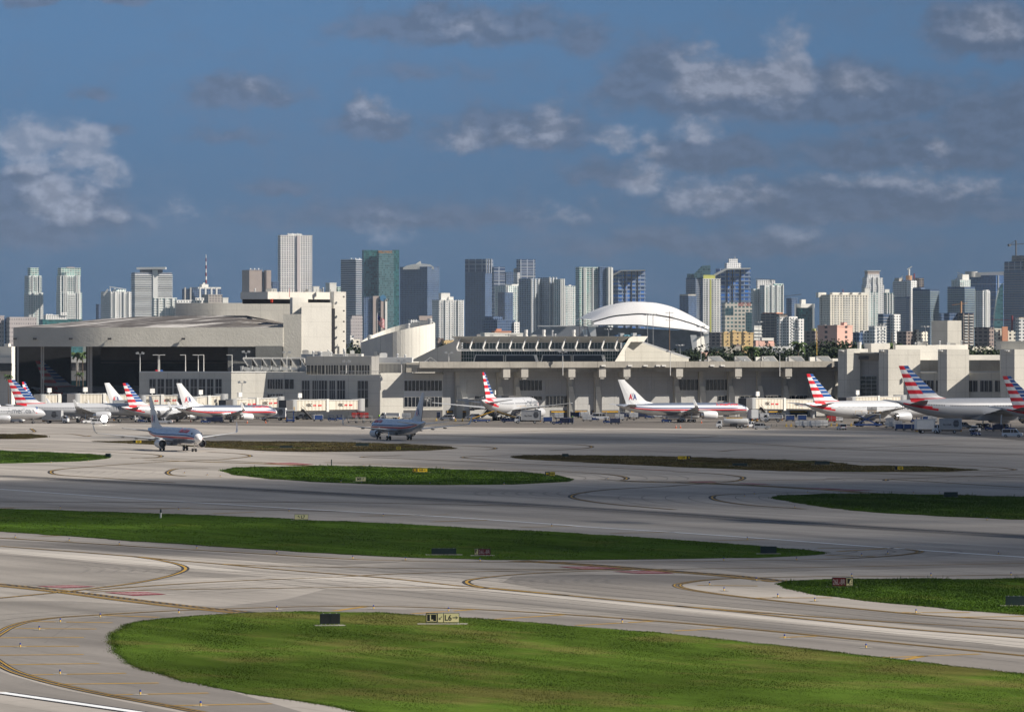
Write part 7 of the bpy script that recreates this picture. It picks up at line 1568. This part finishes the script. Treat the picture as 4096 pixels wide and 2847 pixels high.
VL = [  # kind, px, py (ground contact in the photograph), heading in degrees, label
 ('suv_w', 67, 1689, -20, 'white four by four with dark roof parked at the far left'),
 ('truck_w', 152, 1680, 20, 'white box truck under the tail of the left striped airliner'),
 ('truck_logo', 222, 1693, -12, 'grey catering truck with round emblem right of the white box truck'),
 ('truck_flat', 338, 1678, -160, 'small white service truck under the wing of the left airliner'),
 ('belt', 372, 1676, 160, 'yellow railed belt loader by the left airliner engine'),
 ('pick_w', 362, 1694, 20, 'white pickup just left of the dazzling reflection'),
 ('suv_w', 395, 1697, 5, 'white car caught in the dazzling sun reflection'),
 ('truck_lift', 505, 1688, 12, 'grey catering truck raised on crossed scissor legs'),
 ('tug', 570, 1690, 0, 'blue tug beside the raised catering truck'),
 ('pick_w', 655, 1694, 175, 'silver white pickup behind the taxiing airliner fin'),
 ('uld_w', 632, 1680, 5, 'white container left of the two behind the taxiing fin'),
 ('uld_w', 668, 1680, 8, 'white container right of the two behind the taxiing fin'),
 ('tug', 822, 1693, 5, 'dark blue tug under the tail of the silver airliner'),
 ('cart_b', 846, 1692, 2, 'blue baggage cart coupled behind the dark tug'),
 ('cart_b', 872, 1692, 2, 'blue baggage cart at the end of the short train under the silver airliner'),
 ('cone', 763, 1687, 0, 'cone left of the silver airliner engine'), ('cone', 989, 1692, 0, 'cone at the silver airliner engine'), ('cone', 1063, 1692, 0, 'cone before the silver airliner nose'),
 ('truck_logo', 1095, 1682, 170, 'grey catering truck at the nose of the silver airliner'),
 ('cargo', 1160, 1688, 95, 'scissor loader with yellow rails at the grey drum cab'),
 ('suv_s', 1210, 1677, 170, 'grey car in shade under the long bridge'),
 ('tug', 1255, 1678, 0, 'tug under the long bridge beside a red cart'),
 ('cart_w', 1272, 1684, 20, 'cart loaded in red and yellow under the bridge'),
 ('tug', 1330, 1684, 0, 'dark blue tug in front of the bridge column'),
 ('tug', 1362, 1682, 10, 'second dark blue tug left of the red containers'),
 ('uld_r', 1424, 1676, 6, 'dark red container left of the green badged one'), ('uld_r', 1456, 1676, 6, 'bright red container with green badge'),
 ('cart_e', 1410, 1691, 10, 'empty low baggage cart, leftmost before the red containers'), ('cart_e', 1440, 1692, 10, 'empty low baggage cart in the middle before the red containers'), ('cart_e', 1470, 1690, 12, 'empty low baggage cart, rightmost before the red containers'),
 ('man', 1517, 1677, 90, 'worker in yellow vest standing at the beige wall'),
 ('truck_flat', 1560, 1680, 175, 'white service truck with tall folded boom at the beige wall'),
 ('uld', 1625, 1678, 0, 'silver container behind the second taxiing fin'),
 ('suv_w', 1787, 1680, 165, 'white four by four among yellow tractors'), ('suv_w', 1893, 1676, 170, 'white four by four left of the centre airliner tail'),
 ('bar_y', 1745, 1683, 0, 'low yellow block left of the white four by four'), ('bar_y', 1822, 1684, 0, 'low yellow block between the two four by fours'), ('bar_y', 1850, 1684, 0, 'low yellow block beside the blue loader'), ('bar_y', 1880, 1682, 0, 'low yellow block under the second four by four'),
 ('belt', 1925, 1689, 10, 'dark belt loader raised at the rear of the centre airliner'),
 ('cargo', 2055, 1682, 15, 'blue loader with yellow rails at the open hold of the centre airliner'),
 ('belt', 2040, 1690, 170, 'blue belt loader under the centre airliner'),
 ('truck_logo', 2112, 1694, 180, 'grey and white catering truck right under the centre airliner wing'),
 ('cart_w', 2190, 1691, 5, 'white framed cart with blue glass front beside the engine'),
 ('uld', 2236, 1676, 5, 'grey ribbed container behind the blue tug'),
 ('tug', 2228, 1697, 175, 'dark blue tug driven by a worker in yellow'), ('cart_b', 2258, 1697, 178, 'blue baggage cart coupled to that tug, left'), ('cart_b', 2275, 1696, 178, 'blue baggage cart at the tail of that short train'),
 ('man', 2290, 1681, 20, 'worker in dark clothes by the concourse pillar'),
 ('uld', 2348, 1685, 5, 'silver container standing alone before the dark bays'), ('tug', 2378, 1683, 0, 'blue tug right of the lone silver container'),
 ('van_w', 2402, 1679, 0, 'white passenger van before the long silver airliner tail'),
 ('tug', 2432, 1694, 0, 'dark tug with two workers under the silver tail'), ('cart_b', 2460, 1697, 5, 'small blue cart under the silver tail'), ('uld', 2478, 1682, 5, 'blue grey container under the silver tailplane'),
 ('man', 2462, 1697, 200, 'worker in yellow vest on the cart under the silver tail'), ('cart_e', 2522, 1682, 0, 'empty cart with yellow bundle under the silver fuselage'),
 ('bar_c', 2590, 1679, 0, 'pale barrier under the silver fuselage'),
 ('tug', 2665, 1690, 5, 'dark tug with yellow lamp under the silver wing'), ('truck_flat', 2700, 1688, 5, 'small truck under the silver airliner wing'),
 ('cone', 2806, 1692, 0, 'cone under the engine of the long silver airliner'),
 ('cone', 2704, 1712, 0, 'striped cone standing alone on the light strip, left of two'), ('cone', 2722, 1712, 0, 'striped cone standing alone on the light strip, right of two'),
 ('tanker', 2930, 1714, 180, 'grey fuel tanker with white ladder in front of the silver nose'),
 ('pick_w', 3005, 1710, 20, 'white pickup between tanker and minivan'), ('mini_s', 3045, 1716, 10, 'silver minivan right of the fuel tanker'),
 ('truck_w', 3010, 1688, 100, 'white box truck seen from behind at the silver nose'),
 ('uld_w', 3058, 1686, 0, 'white container beside the parked white truck'), ('truck_flat', 3092, 1688, 175, 'white yellow fronted truck before the right bridge'),
 ('cart_w', 3160, 1686, 5, 'white framed blue cart left of two by the right bridge'), ('cart_w', 3208, 1685, 5, 'white framed dark cart right of two by the right bridge'),
 ('bar_c', 3088, 1706, 0, 'grey barrier left of the yellow ones'), ('bar_c', 3108, 1706, 0, 'grey barrier touching the first yellow one'), ('bar_y', 3145, 1706, 0, 'yellow barrier right of the grey barriers'), ('bar_y', 3165, 1706, 0, 'yellow barrier left of the container row'),
 ('uld', 3200, 1710, 3, 'silver container, leftmost of the row under the striped tail'), ('uld', 3232, 1710, 3, 'silver container, second in the row under the striped tail'), ('uld', 3262, 1710, 3, 'silver container beside the worker in yellow'), ('uld_w', 3292, 1709, 3, 'white container right of the worker in yellow'),
 ('man', 3273, 1709, 270, 'worker in yellow vest between the containers'), ('man', 3311, 1693, 250, 'worker in yellow vest behind the container row'),
 ('bar_y', 3325, 1704, 0, 'yellow barrier, first under the rear fuselage'), ('bar_y', 3348, 1704, 0, 'yellow barrier, second under the rear fuselage'), ('bar_y', 3380, 1704, 0, 'yellow barrier left of the scissor loader'), ('bar_y', 3405, 1704, 0, 'yellow barrier behind the scissor loader'),
 ('uld_r', 3325, 1690, 5, 'red container behind the yellow barriers'), ('uld_w', 3352, 1688, 5, 'white container behind the yellow barriers'),
 ('suv_w', 3366, 1719, 100, 'small white car seen from behind below the striped airliner'),
 ('cargo', 3470, 1706, 8, 'blue scissor loader raised to the open hold door'), ('uld_w', 3488, 1672, 0, 'white container up on the scissor loader'),
 ('uld', 3588, 1712, 5, 'first silver container behind the grey carts'), ('cart_w', 3600, 1722, 3, 'white slatted cart, leftmost of the right train'), ('cart_w', 3634, 1722, 3, 'white slatted cart, middle of the right train'), ('cart_w', 3666, 1722, 3, 'white slatted cart next to the tall white truck'),
 ('truck_w', 3712, 1733, 12, 'tall white box truck in front of the right engine'), ('truck_logo', 3788, 1733, 176, 'white catering truck with striped globe emblem'),
 ('suv_s', 3855, 1712, 15, 'silver car in shade under the biggest airliner'), ('pick_w', 3900, 1727, -110, 'white pickup facing the camera under the biggest airliner'), ('tug', 3903, 1742, -60, 'dark blue tug with driver in yellow before the white pickup'), ('man', 3902, 1741, 270, 'worker in yellow vest at the dark tug'),
 ('tug', 3960, 1722, 0, 'tug in the dark under the biggest fuselage, left'), ('cart_b', 3990, 1724, 0, 'blue cart in the dark under the biggest fuselage'), ('tug', 4040, 1722, 0, 'tug in the dark under the biggest fuselage, right'),
 ('van_w', 4050, 1748, -12, 'white passenger van near the right edge of the apron'), ('uld', 3560, 1712, 0, 'silver container left of the slatted carts'),
]
ORD = ('first', 'second', 'third', 'fourth', 'fifth', 'sixth')
for kinds, x0, st, py, where in ((('cart_b','cart_w','tug','cart_b','uld'), 1292, 30, 1671, 'in the shade under the long striped bridge'), (('uld_w','cart_b','tug','cart_e','uld','cart_b'), 585, 34, 1676, 'behind the white tailed airliners at left'),
    (('cart_w','uld','cart_b','tug','uld_w'), 2500, 32, 1673, 'along the dark bays behind the silver airliner'), (('cart_b','uld','cart_b','cart_e','tug'), 3020, 34, 1677, 'beneath the right lettered bridge'),
    (('uld','uld_w','cart_b','tug','cart_w','uld'), 3560, 34, 1690, 'in the shade before the right towers'), (('cart_b','uld','tug','cart_e'), 2300, 36, 1671, 'before the dark bays right of the centre airliner'),
    (('suv_w','tug','uld','cart_b'), 1640, 34, 1672, 'at the open service doors of the lit block'), (('cart_e','tug','uld_w','cart_b'), 985, 30, 1674, 'below the cream bridge over the silver nose'), (('tug','cart_b','cart_b','uld'), 60, 34, 1672, 'in the shade before the hangar at far left')):
    for i, k in enumerate(kinds): VL.append((k, x0 + i * st + (i * 7) % 5, py + i % 2, (i * 37) % 20 - 8, KN[k][0].replace('_', ' ') + ' %s from left ' % ORD[i] + where))
for k, px, py, hd, lab in VL:
    p = gp(px, py); p.z = .02; nm, cat = KN[k]
    if lab.startswith('white container up'): p = gp(px, 1706); p.z = 3.86
    o = place(k, VG[k], p, R(hd), lab, cat, cat + 's on the apron'); o.name = nm
# added glowing disc standing in for the sun's glint off the car at left
def make_sun_glint():
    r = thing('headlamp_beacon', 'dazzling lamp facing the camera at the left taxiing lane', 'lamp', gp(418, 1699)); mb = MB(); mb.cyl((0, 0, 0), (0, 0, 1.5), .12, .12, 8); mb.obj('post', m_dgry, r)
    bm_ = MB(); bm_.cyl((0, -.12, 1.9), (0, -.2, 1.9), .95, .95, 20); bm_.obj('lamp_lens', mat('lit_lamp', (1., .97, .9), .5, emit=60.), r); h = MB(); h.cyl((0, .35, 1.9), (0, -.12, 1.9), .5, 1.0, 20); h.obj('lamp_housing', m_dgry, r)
make_sun_glint()
# ================================================================== AIRFIELD SIGNS
m_sy = mat('sign_yellow', (.90, .62, .03), .5); m_sp = mat('sign_pale_yellow', (.95, .85, .45), .5); m_sr = mat('sign_red', (.13, .008, .012), .5); m_sb = mat('sign_black', (.015, .018, .018), .5); m_case = mat('sign_case', (.022, .04, .038), .5, var=.2, vs=1.); m_leg = m_steel
def arrow(mb, o, rt, up, s, ang):
    c = Vector(o) + rt * s * .5 + up * s * .5; f = rt * math.cos(ang) + up * math.sin(ang); n = up * math.cos(ang) - rt * math.sin(ang); w = s * .07
    a, b = c - f * s * .5, c + f * s * .5; mb.add([a - n * w, b - n * w, b + n * w, a + n * w], [(0, 1, 2, 3)])
    for q in (-1, 1): e = b - f * s * .34 + n * q * s * .30; m_ = (b - e).normalized(); k = n * w * .9; mb.add([e - k, b - k + f * w, b + k + f * w, e + k], [(0, 1, 2, 3)])
def sign(label, x0, x1, y0, y1, yb, panels, ang=0., legs=4):
    """x0..x1,y0..y1 face; yb ground row; panels: (fraction, material, letter material, text, arrow angle or None, border)"""
    g0 = gp((x0 + x1) / 2, yb); Y = g0.y; w = (x1 - x0) * Y / F / math.cos(ang); z1 = zz(y0, Y); z0 = max(.12, zz(y1, Y)); h = z1 - z0
    r = thing('taxiway_sign', label, 'sign', (g0.x, g0.y, 0), ang, 'airfield signs'); b = MB(); b.box((0, .14, (z0 + z1) / 2), (w, .28, h)); b.obj('sign_box', m_case, r)
    cpm = MB(); n = max(2, int(w / .5)); 
    for i in range(n): cpm.cyl((-w / 2 + w * (i + .5) / n, .14, z1), (-w / 2 + w * (i + .5) / n, .14, z1 + h * .05), h * .05, h * .05, 6)
    cpm.obj('lamp_cap', m_steel, r)
    for i in range(legs):
        l = MB(); x = -w / 2 + .1 + (w - .2) * i / max(1, legs - 1); l.cyl((x, .14, 0), (x, .14, z0), .04, .04, 8); l.obj('leg', m_leg, r)
    p = MB(); p.box((0, .2, .045), (w * 1.5, 1.6, .07)); p.obj('concrete_pad', m_conc2, r)
    x = -w / 2; m_ = .04 * h; rt = Vector((1, 0, 0)); up = Vector((0, 0, 1))
    for fr, pm, lm, txt, ar, bd in panels:
        pw = w * fr; f = MB(); f.box((x + pw / 2, -.01, (z0 + z1) / 2), (pw - 2 * m_, .03, h - 2 * m_)); fc = f.obj('face_panel', pm, r); yy = -.032; L = MB()
        if bd:
            for (cx, cz, sx_, sz_) in ((x + pw/2, z1 - h*.11, pw*.86, h*.05), (x + pw/2, z0 + h*.11, pw*.86, h*.05), (x + pw*.09, (z0+z1)/2, h*.05, h*.78), (x + pw*.91, (z0+z1)/2, h*.05, h*.78)): L.box((cx, yy + .004, cz), (sx_, .008, sz_))
        if ar is not None and not txt: arrow(L, (x + pw * .5 - h * .2, yy, z0 + h * .28), rt, up, h * .42, ar)
        if txt:
            tw = text_geo(txt, .022)[2]; th = h * .60; tws = tw * th * .95; aw = th * .95; tot = tws + (aw + .1 * h if ar is not None else 0); sx0 = x + (pw - tot) / 2; k = min(1, pw * .9 / tot)
            left = ar is not None and math.cos(ar) < 0
            if left: arrow(L, (x + (pw - tot * k) / 2, yy, z0 + h * .26), rt, up, th * .85 * k, ar)
            text_on(L, txt, (x + (pw - tot * k) / 2 + ((aw + .1 * h) * k if left else 0), yy, z0 + h * .22), rt, up, th, tws * k, bold=.0 if lm is white else .022)
            if ar is not None and not left: arrow(L, (x + (pw - tot * k) / 2 + (tws + .1 * h) * k, yy, z0 + h * .26), rt, up, th * .85 * k, ar)
        if L.v: L.obj('lettering', lm, fc)
        x += pw
    return r
PI = math.pi; white = mat('sign_white', (.42, .38, .38), .6)
sign('sign reading L and L6 on the near lawn', 1703, 1837, 2451, 2488, 2497, [(.35, m_sb, m_sp, 'L', None, 1), (.18, m_sp, m_sb, '', PI * 1.25, 0), (.47, m_sp, m_sb, 'L6', 0., 0)])
sign('black back of a sign on the near lawn', 1281, 1360, 2453, 2494, 2503, [(.5, m_sr if False else m_sb, m_sb, '', None, 0), (.5, m_sb, m_sb, '', None, 0)], R(8), 5)
sign('wide black back of a sign on the long grass strip, left of the red one', 1726, 1825, 2192, 2219, 2220, [(1, m_case, m_sb, '', None, 0)])
sign('sign reading L6 and 26L-8R on the long grass strip', 1898, 1962, 2194, 2222, 2223, [(.23, m_sb, m_sp, 'L6', None, 1), (.77, m_sr, white, '26L-8R', None, 0)])
sign('red sign reading 26L-8R and L6 on the right island', 3329, 3412, 2308, 2346, 2349, [(.66, m_sr, white, '26L-8R', None, 0), (.34, m_sb, m_sp, 'L6', None, 1)])
sign('black back of a sign at the right end of the long grass strip', 3042, 3106, 2184, 2212, 2216, [(1, m_case, m_sb, '', None, 0)])
sign('black back of a sign cut by the right edge', 4023, 4110, 2383, 2420, 2424, [(1, m_case, m_sb, '', None, 0)])
sign('pale yellow sign with an arrow and L7', 1178, 1233, 2056, 2077, 2080, [(1, m_sp, m_sb, ' L7', PI * .75, 0)])
sign('pale yellow sign reading M9 with arrow', 1422, 1464, 1907, 1924, 1927, [(1, m_sp, m_sb, 'M9', PI * .25, 0)])
sign('yellow sign reading M and N9 with arrow', 1650, 1710, 1872, 1887, 1890, [(.33, m_sb, m_sy, 'M', None, 1), (.67, m_sy, m_sb, 'N9', 0., 0)])
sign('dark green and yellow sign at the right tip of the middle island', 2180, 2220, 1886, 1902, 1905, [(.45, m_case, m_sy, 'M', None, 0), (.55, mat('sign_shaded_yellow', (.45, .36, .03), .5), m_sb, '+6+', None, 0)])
sign('yellow sign with left arrow and N9 on the dry strip', 2711, 2764, 1823, 1836, 1838, [(.68, m_sy, m_sb, 'N9', PI, 0), (.32, m_sb, m_sy, 'N', None, 0)])
sign('small black sign back on the right dry strip, leftmost', 2248, 2274, 1814, 1827, 1828, [(1, m_case, m_sb, '', None, 0)], legs=2)
sign('black sign back low on the dry strip right of the yellow N9 sign', 2930, 2989, 1852, 1863, 1864, [(1, m_case, m_sb, '', None, 0)])
sign('black sign back in the middle of the right dry strip', 3260, 3319, 1844, 1858, 1859, [(1, m_case, m_sb, '', None, 0)])
sign('small yellow sign near the right end of the dry strip', 3580, 3613, 1864, 1879, 1880, [(.3, m_sb, m_sy, '', None, 0), (.7, m_sy, m_sb, 'N8', None, 0)])
sign('dark sign box with lamps on the island beyond the runway', 3776, 3831, 1967, 1987, 1989, [(1, m_case, m_sb, '', None, 0)])
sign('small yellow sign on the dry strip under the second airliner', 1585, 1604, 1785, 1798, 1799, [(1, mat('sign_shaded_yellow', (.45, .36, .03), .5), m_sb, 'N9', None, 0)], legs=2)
sign('black sign back on the dry strip between the taxiing airliners', 1120, 1170, 1782, 1792, 1793, [(1, m_case, m_sb, '', None, 0)])
sign('black sign back on the dry strip near the second airliner', 1424, 1475, 1772, 1784, 1785, [(1, m_case, m_sb, '', None, 0)])
sign('orange yellow sign behind the wing of the front airliner', 533, 566, 1760, 1771, 1773, [(.3, m_sb, m_sy, '', None, 0), (.7, m_sy, m_sb, 'NE', None, 0)])
sign('dark green box sign at the tip of the left island', 421, 441, 1813, 1830, 1831, [(1, m_case, m_sb, '', None, 0)], R(-35), 2)
# ---- edge lights
m_bl = mat('blue_lens', (.02, .06, .35), .3); m_pst = mat('post_yellow', (.75, .48, .10), .6)
def edge_light():
    r = thing('taxiway_light', 'light', 'light'); a = MB(); a.cyl((0, 0, .02), (0, 0, .24), .06, .06, 8); a.obj('post', m_pst, r); b = MB(); b.cyl((0, 0, .24), (0, 0, .38), .07, .055, 8); b.obj('blue_lamp', m_bl, r)
    c = MB(); c.cyl((0, 0, .035), (0, 0, .045), .55, .55, 20); c.obj('concrete_collar', m_conc2, r); return r
LT = [(81,2586),(157,2517),(241,2486),(401,2466),(715,2450),(1107,2436),(240,2694),(561,2776),(802,2822),(1494,2433),(1794,2442),(2489,2488),(3138,2551),(3464,2589),
 (61,2149),(277,2161),(477,2176),(787,2192),(1107,2213),(1411,2232),(1622,2238),(1920,2242),(3994,2214),(2895,2240),(3186,2238),(3551,2214),(3447,2222),(3026,2320),(2838,2338),(2896,2360),(3111,2386),(3259,2402),(3664,2449),(3407,2304),(3724,2302),(4044,2299),
 (241,2031),(714,2036),(1156,2043),(1533,2062),(2207,2103),(2989,2156),(3948,2078),(738,1890),(829,1898),(881,1904),(205,1848),(353,1843),(1364,1928),(1446,1932),(1720,1936),(2016,1936),(1052,1806),(1455,1862),(1774,1870),(2432,1913),(2978,1983),(3017,1974),(3179,2028),(3509,1973),(3654,1971),(3759,1971),(3231,1969)]
SIDE = lambda x, y: 'at the edge of the near lawn lane' if y > 2400 else ('along the long grass strip' if y > 2130 and x < 2500 else ('around the right island' if y > 2130 else ('beside the runway' if y > 2000 else 'around the middle islands')))
for i, (x, y) in enumerate(LT):
    o = place('edge', edge_light, gp(x, y + 2), 0, 'yellow post with blue lamp ' + SIDE(x, y), 'light', 'taxiway lights ' + SIDE(x, y)); o.name = 'taxiway_light'; 
for x, y, lab in ((643,2072,'small white and green marker post on the long grass strip'),(1326,1862,'short dark green post at the top edge of the middle island')):
    g_ = thing('marker_post', lab, 'post', gp(x, y)); a = MB(); a.cyl((0, 0, 0), (0, 0, .8), .12, .12, 8); a.obj('post', m_wpaint if x < 1000 else m_case, g_); b = MB(); b.cyl((0, 0, .8), (0, 0, 1.3), .14, .10, 8); b.obj('lamp_head', m_case, g_)
# ================================================================== MASTS AND POLES
def mast(label, x, yt, yb, Y, kind='twin', mt=None, group='light masts'):
    zt, z0 = zz(yt, Y), max(0, zz(yb, Y)); r = thing('light_mast' if kind != 'pole' else 'utility_pole', label, 'light mast' if kind != 'pole' else 'pole', (gx(x, Y), Y, z0), 0, group); h = zt - z0; m = mt or m_wpaint
    a = MB(); a.cyl((0, 0, 0), (0, 0, h), .16 if kind != 'wood' else .22, .11, 10); a.obj('pole', m, r)
    if kind == 'twin':
        for s in (-1, 1):
            b = MB(); b.box((s * .95, -.1, h + .35), (.95, .8, .6), 0, 0, s * -.25 * 0, s * .35); b.obj('floodlight', m_steel, r)
        c = MB(); c.seg((-.9, 0, h), (.9, 0, h), .12, .12); c.seg((0, 0, h - .6), (0, 0, h + .1), .2, .2); c.obj('crossarm', m, r)
    elif kind == 'flat':
        b = MB(); b.box((-.9, 0, h + .05), (1.9, .8, .22)); b.obj('lamp_head', m_wpaint, r)
    elif kind == 'flatr':
        b = MB(); b.box((.9, 0, h + .05), (1.9, .8, .22)); b.obj('lamp_head', m_wpaint, r)
    elif kind == 'ring':
        b = MB(); [b.box((math.cos(q) * 1.5, math.sin(q) * 1.5, h), (.7, .7, .5), q) for q in (0, 1.05, 2.1, 3.14, 4.2, 5.2)]; b.obj('floodlight_ring', m_steel, r)
    elif kind in ('pole', 'wood'):
        for q, z in enumerate((.5, 2., 3.5)):
            b = MB(); b.seg((-1.6, 0, h - z), (1.6, 0, h - z), .14, .14); [b.cyl((xx, 0, h - z), (xx, 0, h - z + .35), .09, .06, 6) for xx in (-1.4, 1.4)]; b.obj('crossarm', m_dgry, r)
    return r
for x, yt, yb, Y, lab in ((1795,1414,1504,1928,'white twin floodlight mast left of the station hall'),(2251,1410,1502,1932,'white twin floodlight mast before the middle of the station hall'),(2681,1408,1502,1945,'white twin floodlight mast at the station hall wedge'),(3119,1411,1505,1960,'white twin floodlight mast before the tree belt')):
    o = mast(lab, x, yt, yb, Y, 'twin', None, 'twin floodlight masts')
for x, yt, lab in ((1386,1448,'left short mast with dark twin floodlights'),(1606,1446,'right short mast with dark twin floodlights')): mast(lab, x, yt, 1492, 1912, 'twin', m_wpaint, 'short roof masts')
for i, (x, k) in enumerate(((560,'twin'),(633,'flat'),(638,'flatr'),(742,'flat'),(793,'flat'),(815,'flat'),(928,'flat'))):
    mast(('rooftop lamp with small funnel head above the left end of the gate building','rooftop lamp, left of the first close pair','rooftop lamp, right of the first close pair','single rooftop lamp between the two pairs','rooftop lamp, left of the second pair','rooftop lamp, right of the second pair','rooftop lamp at the start of the lit wall')[i], x, 1420 if i else 1416, 1488, 1930, k, m_wpaint, 'roof lamps of the gate building')
mast('rooftop twin lamp standing among the sawtooth rooflights', 1147, 1412, 1487, 1948, 'twin', m_wpaint, 'roof lamps of the gate building'); mast('rooftop twin lamp left of the sawtooth rooflights', 984, 1410, 1432, 1960, 'twin', m_wpaint, 'roof lamps of the gate building')
mast('lone lamp post before the lit diagonal wall', 968, 1532, 1605, 1900, 'twin', m_steel, None)
for x, yt, yb, Y, k, lab in ((2590,1259,1400,2600,'ring','left of two slim masts before the stadium roof'),(2612,1258,1400,2600,'ring','right of two slim masts before the stadium roof'),(2318,1247,1380,2700,'pole','dark pole with crossarms before the stadium roof end'),
  (2340,1280,1380,2900,'pole','lower dark pole right of the tall dark one'),(2678,1246,1420,2300,'wood','tall brown wooden pole over the right half of the stadium roof'),(2804,1306,1450,2350,'ring','dark slim mast before the right stadium pier'),(3036,1287,1440,2500,'ring','slim floodlight mast before the ochre apartments'),
  (3184,1315,1440,2600,'ring','slim floodlight mast before the portal tower'),(3526,1298,1400,2300,'ring','slim mast with bright lamps before the white shaded tower'),(2035,1335,1365,2400,'pole','bare dark mast with arms left of the station roof'),(2720,1380,1440,2400,'ring','short lamp post under the stadium edge'),
  (3267,1310,1420,2400,'none','pale yellow post before the plum block'),(3702,1306,1396,2300,'ring','slim mast left of the wedge tower'),(2434,1316,1350,2500,'ring','short lamp cluster before the stadium bowl'),(3568,1330,1390,2250,'none','thick brown pole behind the right towers')):
    mast(lab, x, yt, yb, Y, k, mat('weathered_wood', (.22, .15, .10), .9) if k == 'wood' or x == 3568 else (m_pst if x == 3267 else (m_dgry if k == 'pole' else m_steel)), None)
# ---- flag
fl = thing('flagpole', 'white flagpole flying a striped national flag beside the oval hall', 'flag', (gx(1509, 2150), 2150, 20)); a = MB(); hh = zz(1250, 2150) - 20; a.cyl((0, 0, 0), (0, 0, hh), .14, .08, 8); a.obj('pole', m_wpaint, fl)
mb = MB(); zt = zz(1259, 2150) - 20; nx = 14
def fp(u, v): return (u * 2.7, math.sin(u * 7) * .35, zt - v * 3.4 - u * 1.9 + math.sin(u * 9) * .18)
for r in range(13):
    for k in range(nx):
        u0, u1, v0, v1 = k / nx, (k + 1) / nx, r / 13, (r + 1) / 13; mi = 2 if (u0 < .4 and r < 7) else (0 if r % 2 == 0 else 1)
        mb.add([fp(u0, v0), fp(u1, v0), fp(u1, v1), fp(u0, v1)], [(0, 1, 2, 3)], mi)
mb.obj('flag', [mat('flag_red', (.42, .02, .04), .8), mat('flag_white', (.62, .60, .60), .8), mat('flag_blue', (.02, .03, .12), .8)], fl)
# ================================================================== HAZE
mb = MB(); mb.box((0, 6900, 145), (9000, 14400, 292)); 
m_hz = bpy.data.materials.new('haze_air'); m_hz.use_nodes = True; t = NT(m_hz.node_tree); t.n.remove(t.n['Principled BSDF'])
vo = t.node('ShaderNodeVolumePrincipled'); vo.inputs['Density'].default_value = 1.5e-5; vo.inputs['Color'].default_value = (.62, .78, 1., 1)
t.l.new(vo.outputs[0], t.n['Material Output'].inputs['Volume'])
tag(mb.obj('haze', m_hz), 'thin blue haze over the airfield and city', 'haze', kind='stuff')
S.cycles.volume_bounces = 0 if hasattr(S, 'cycles') else None
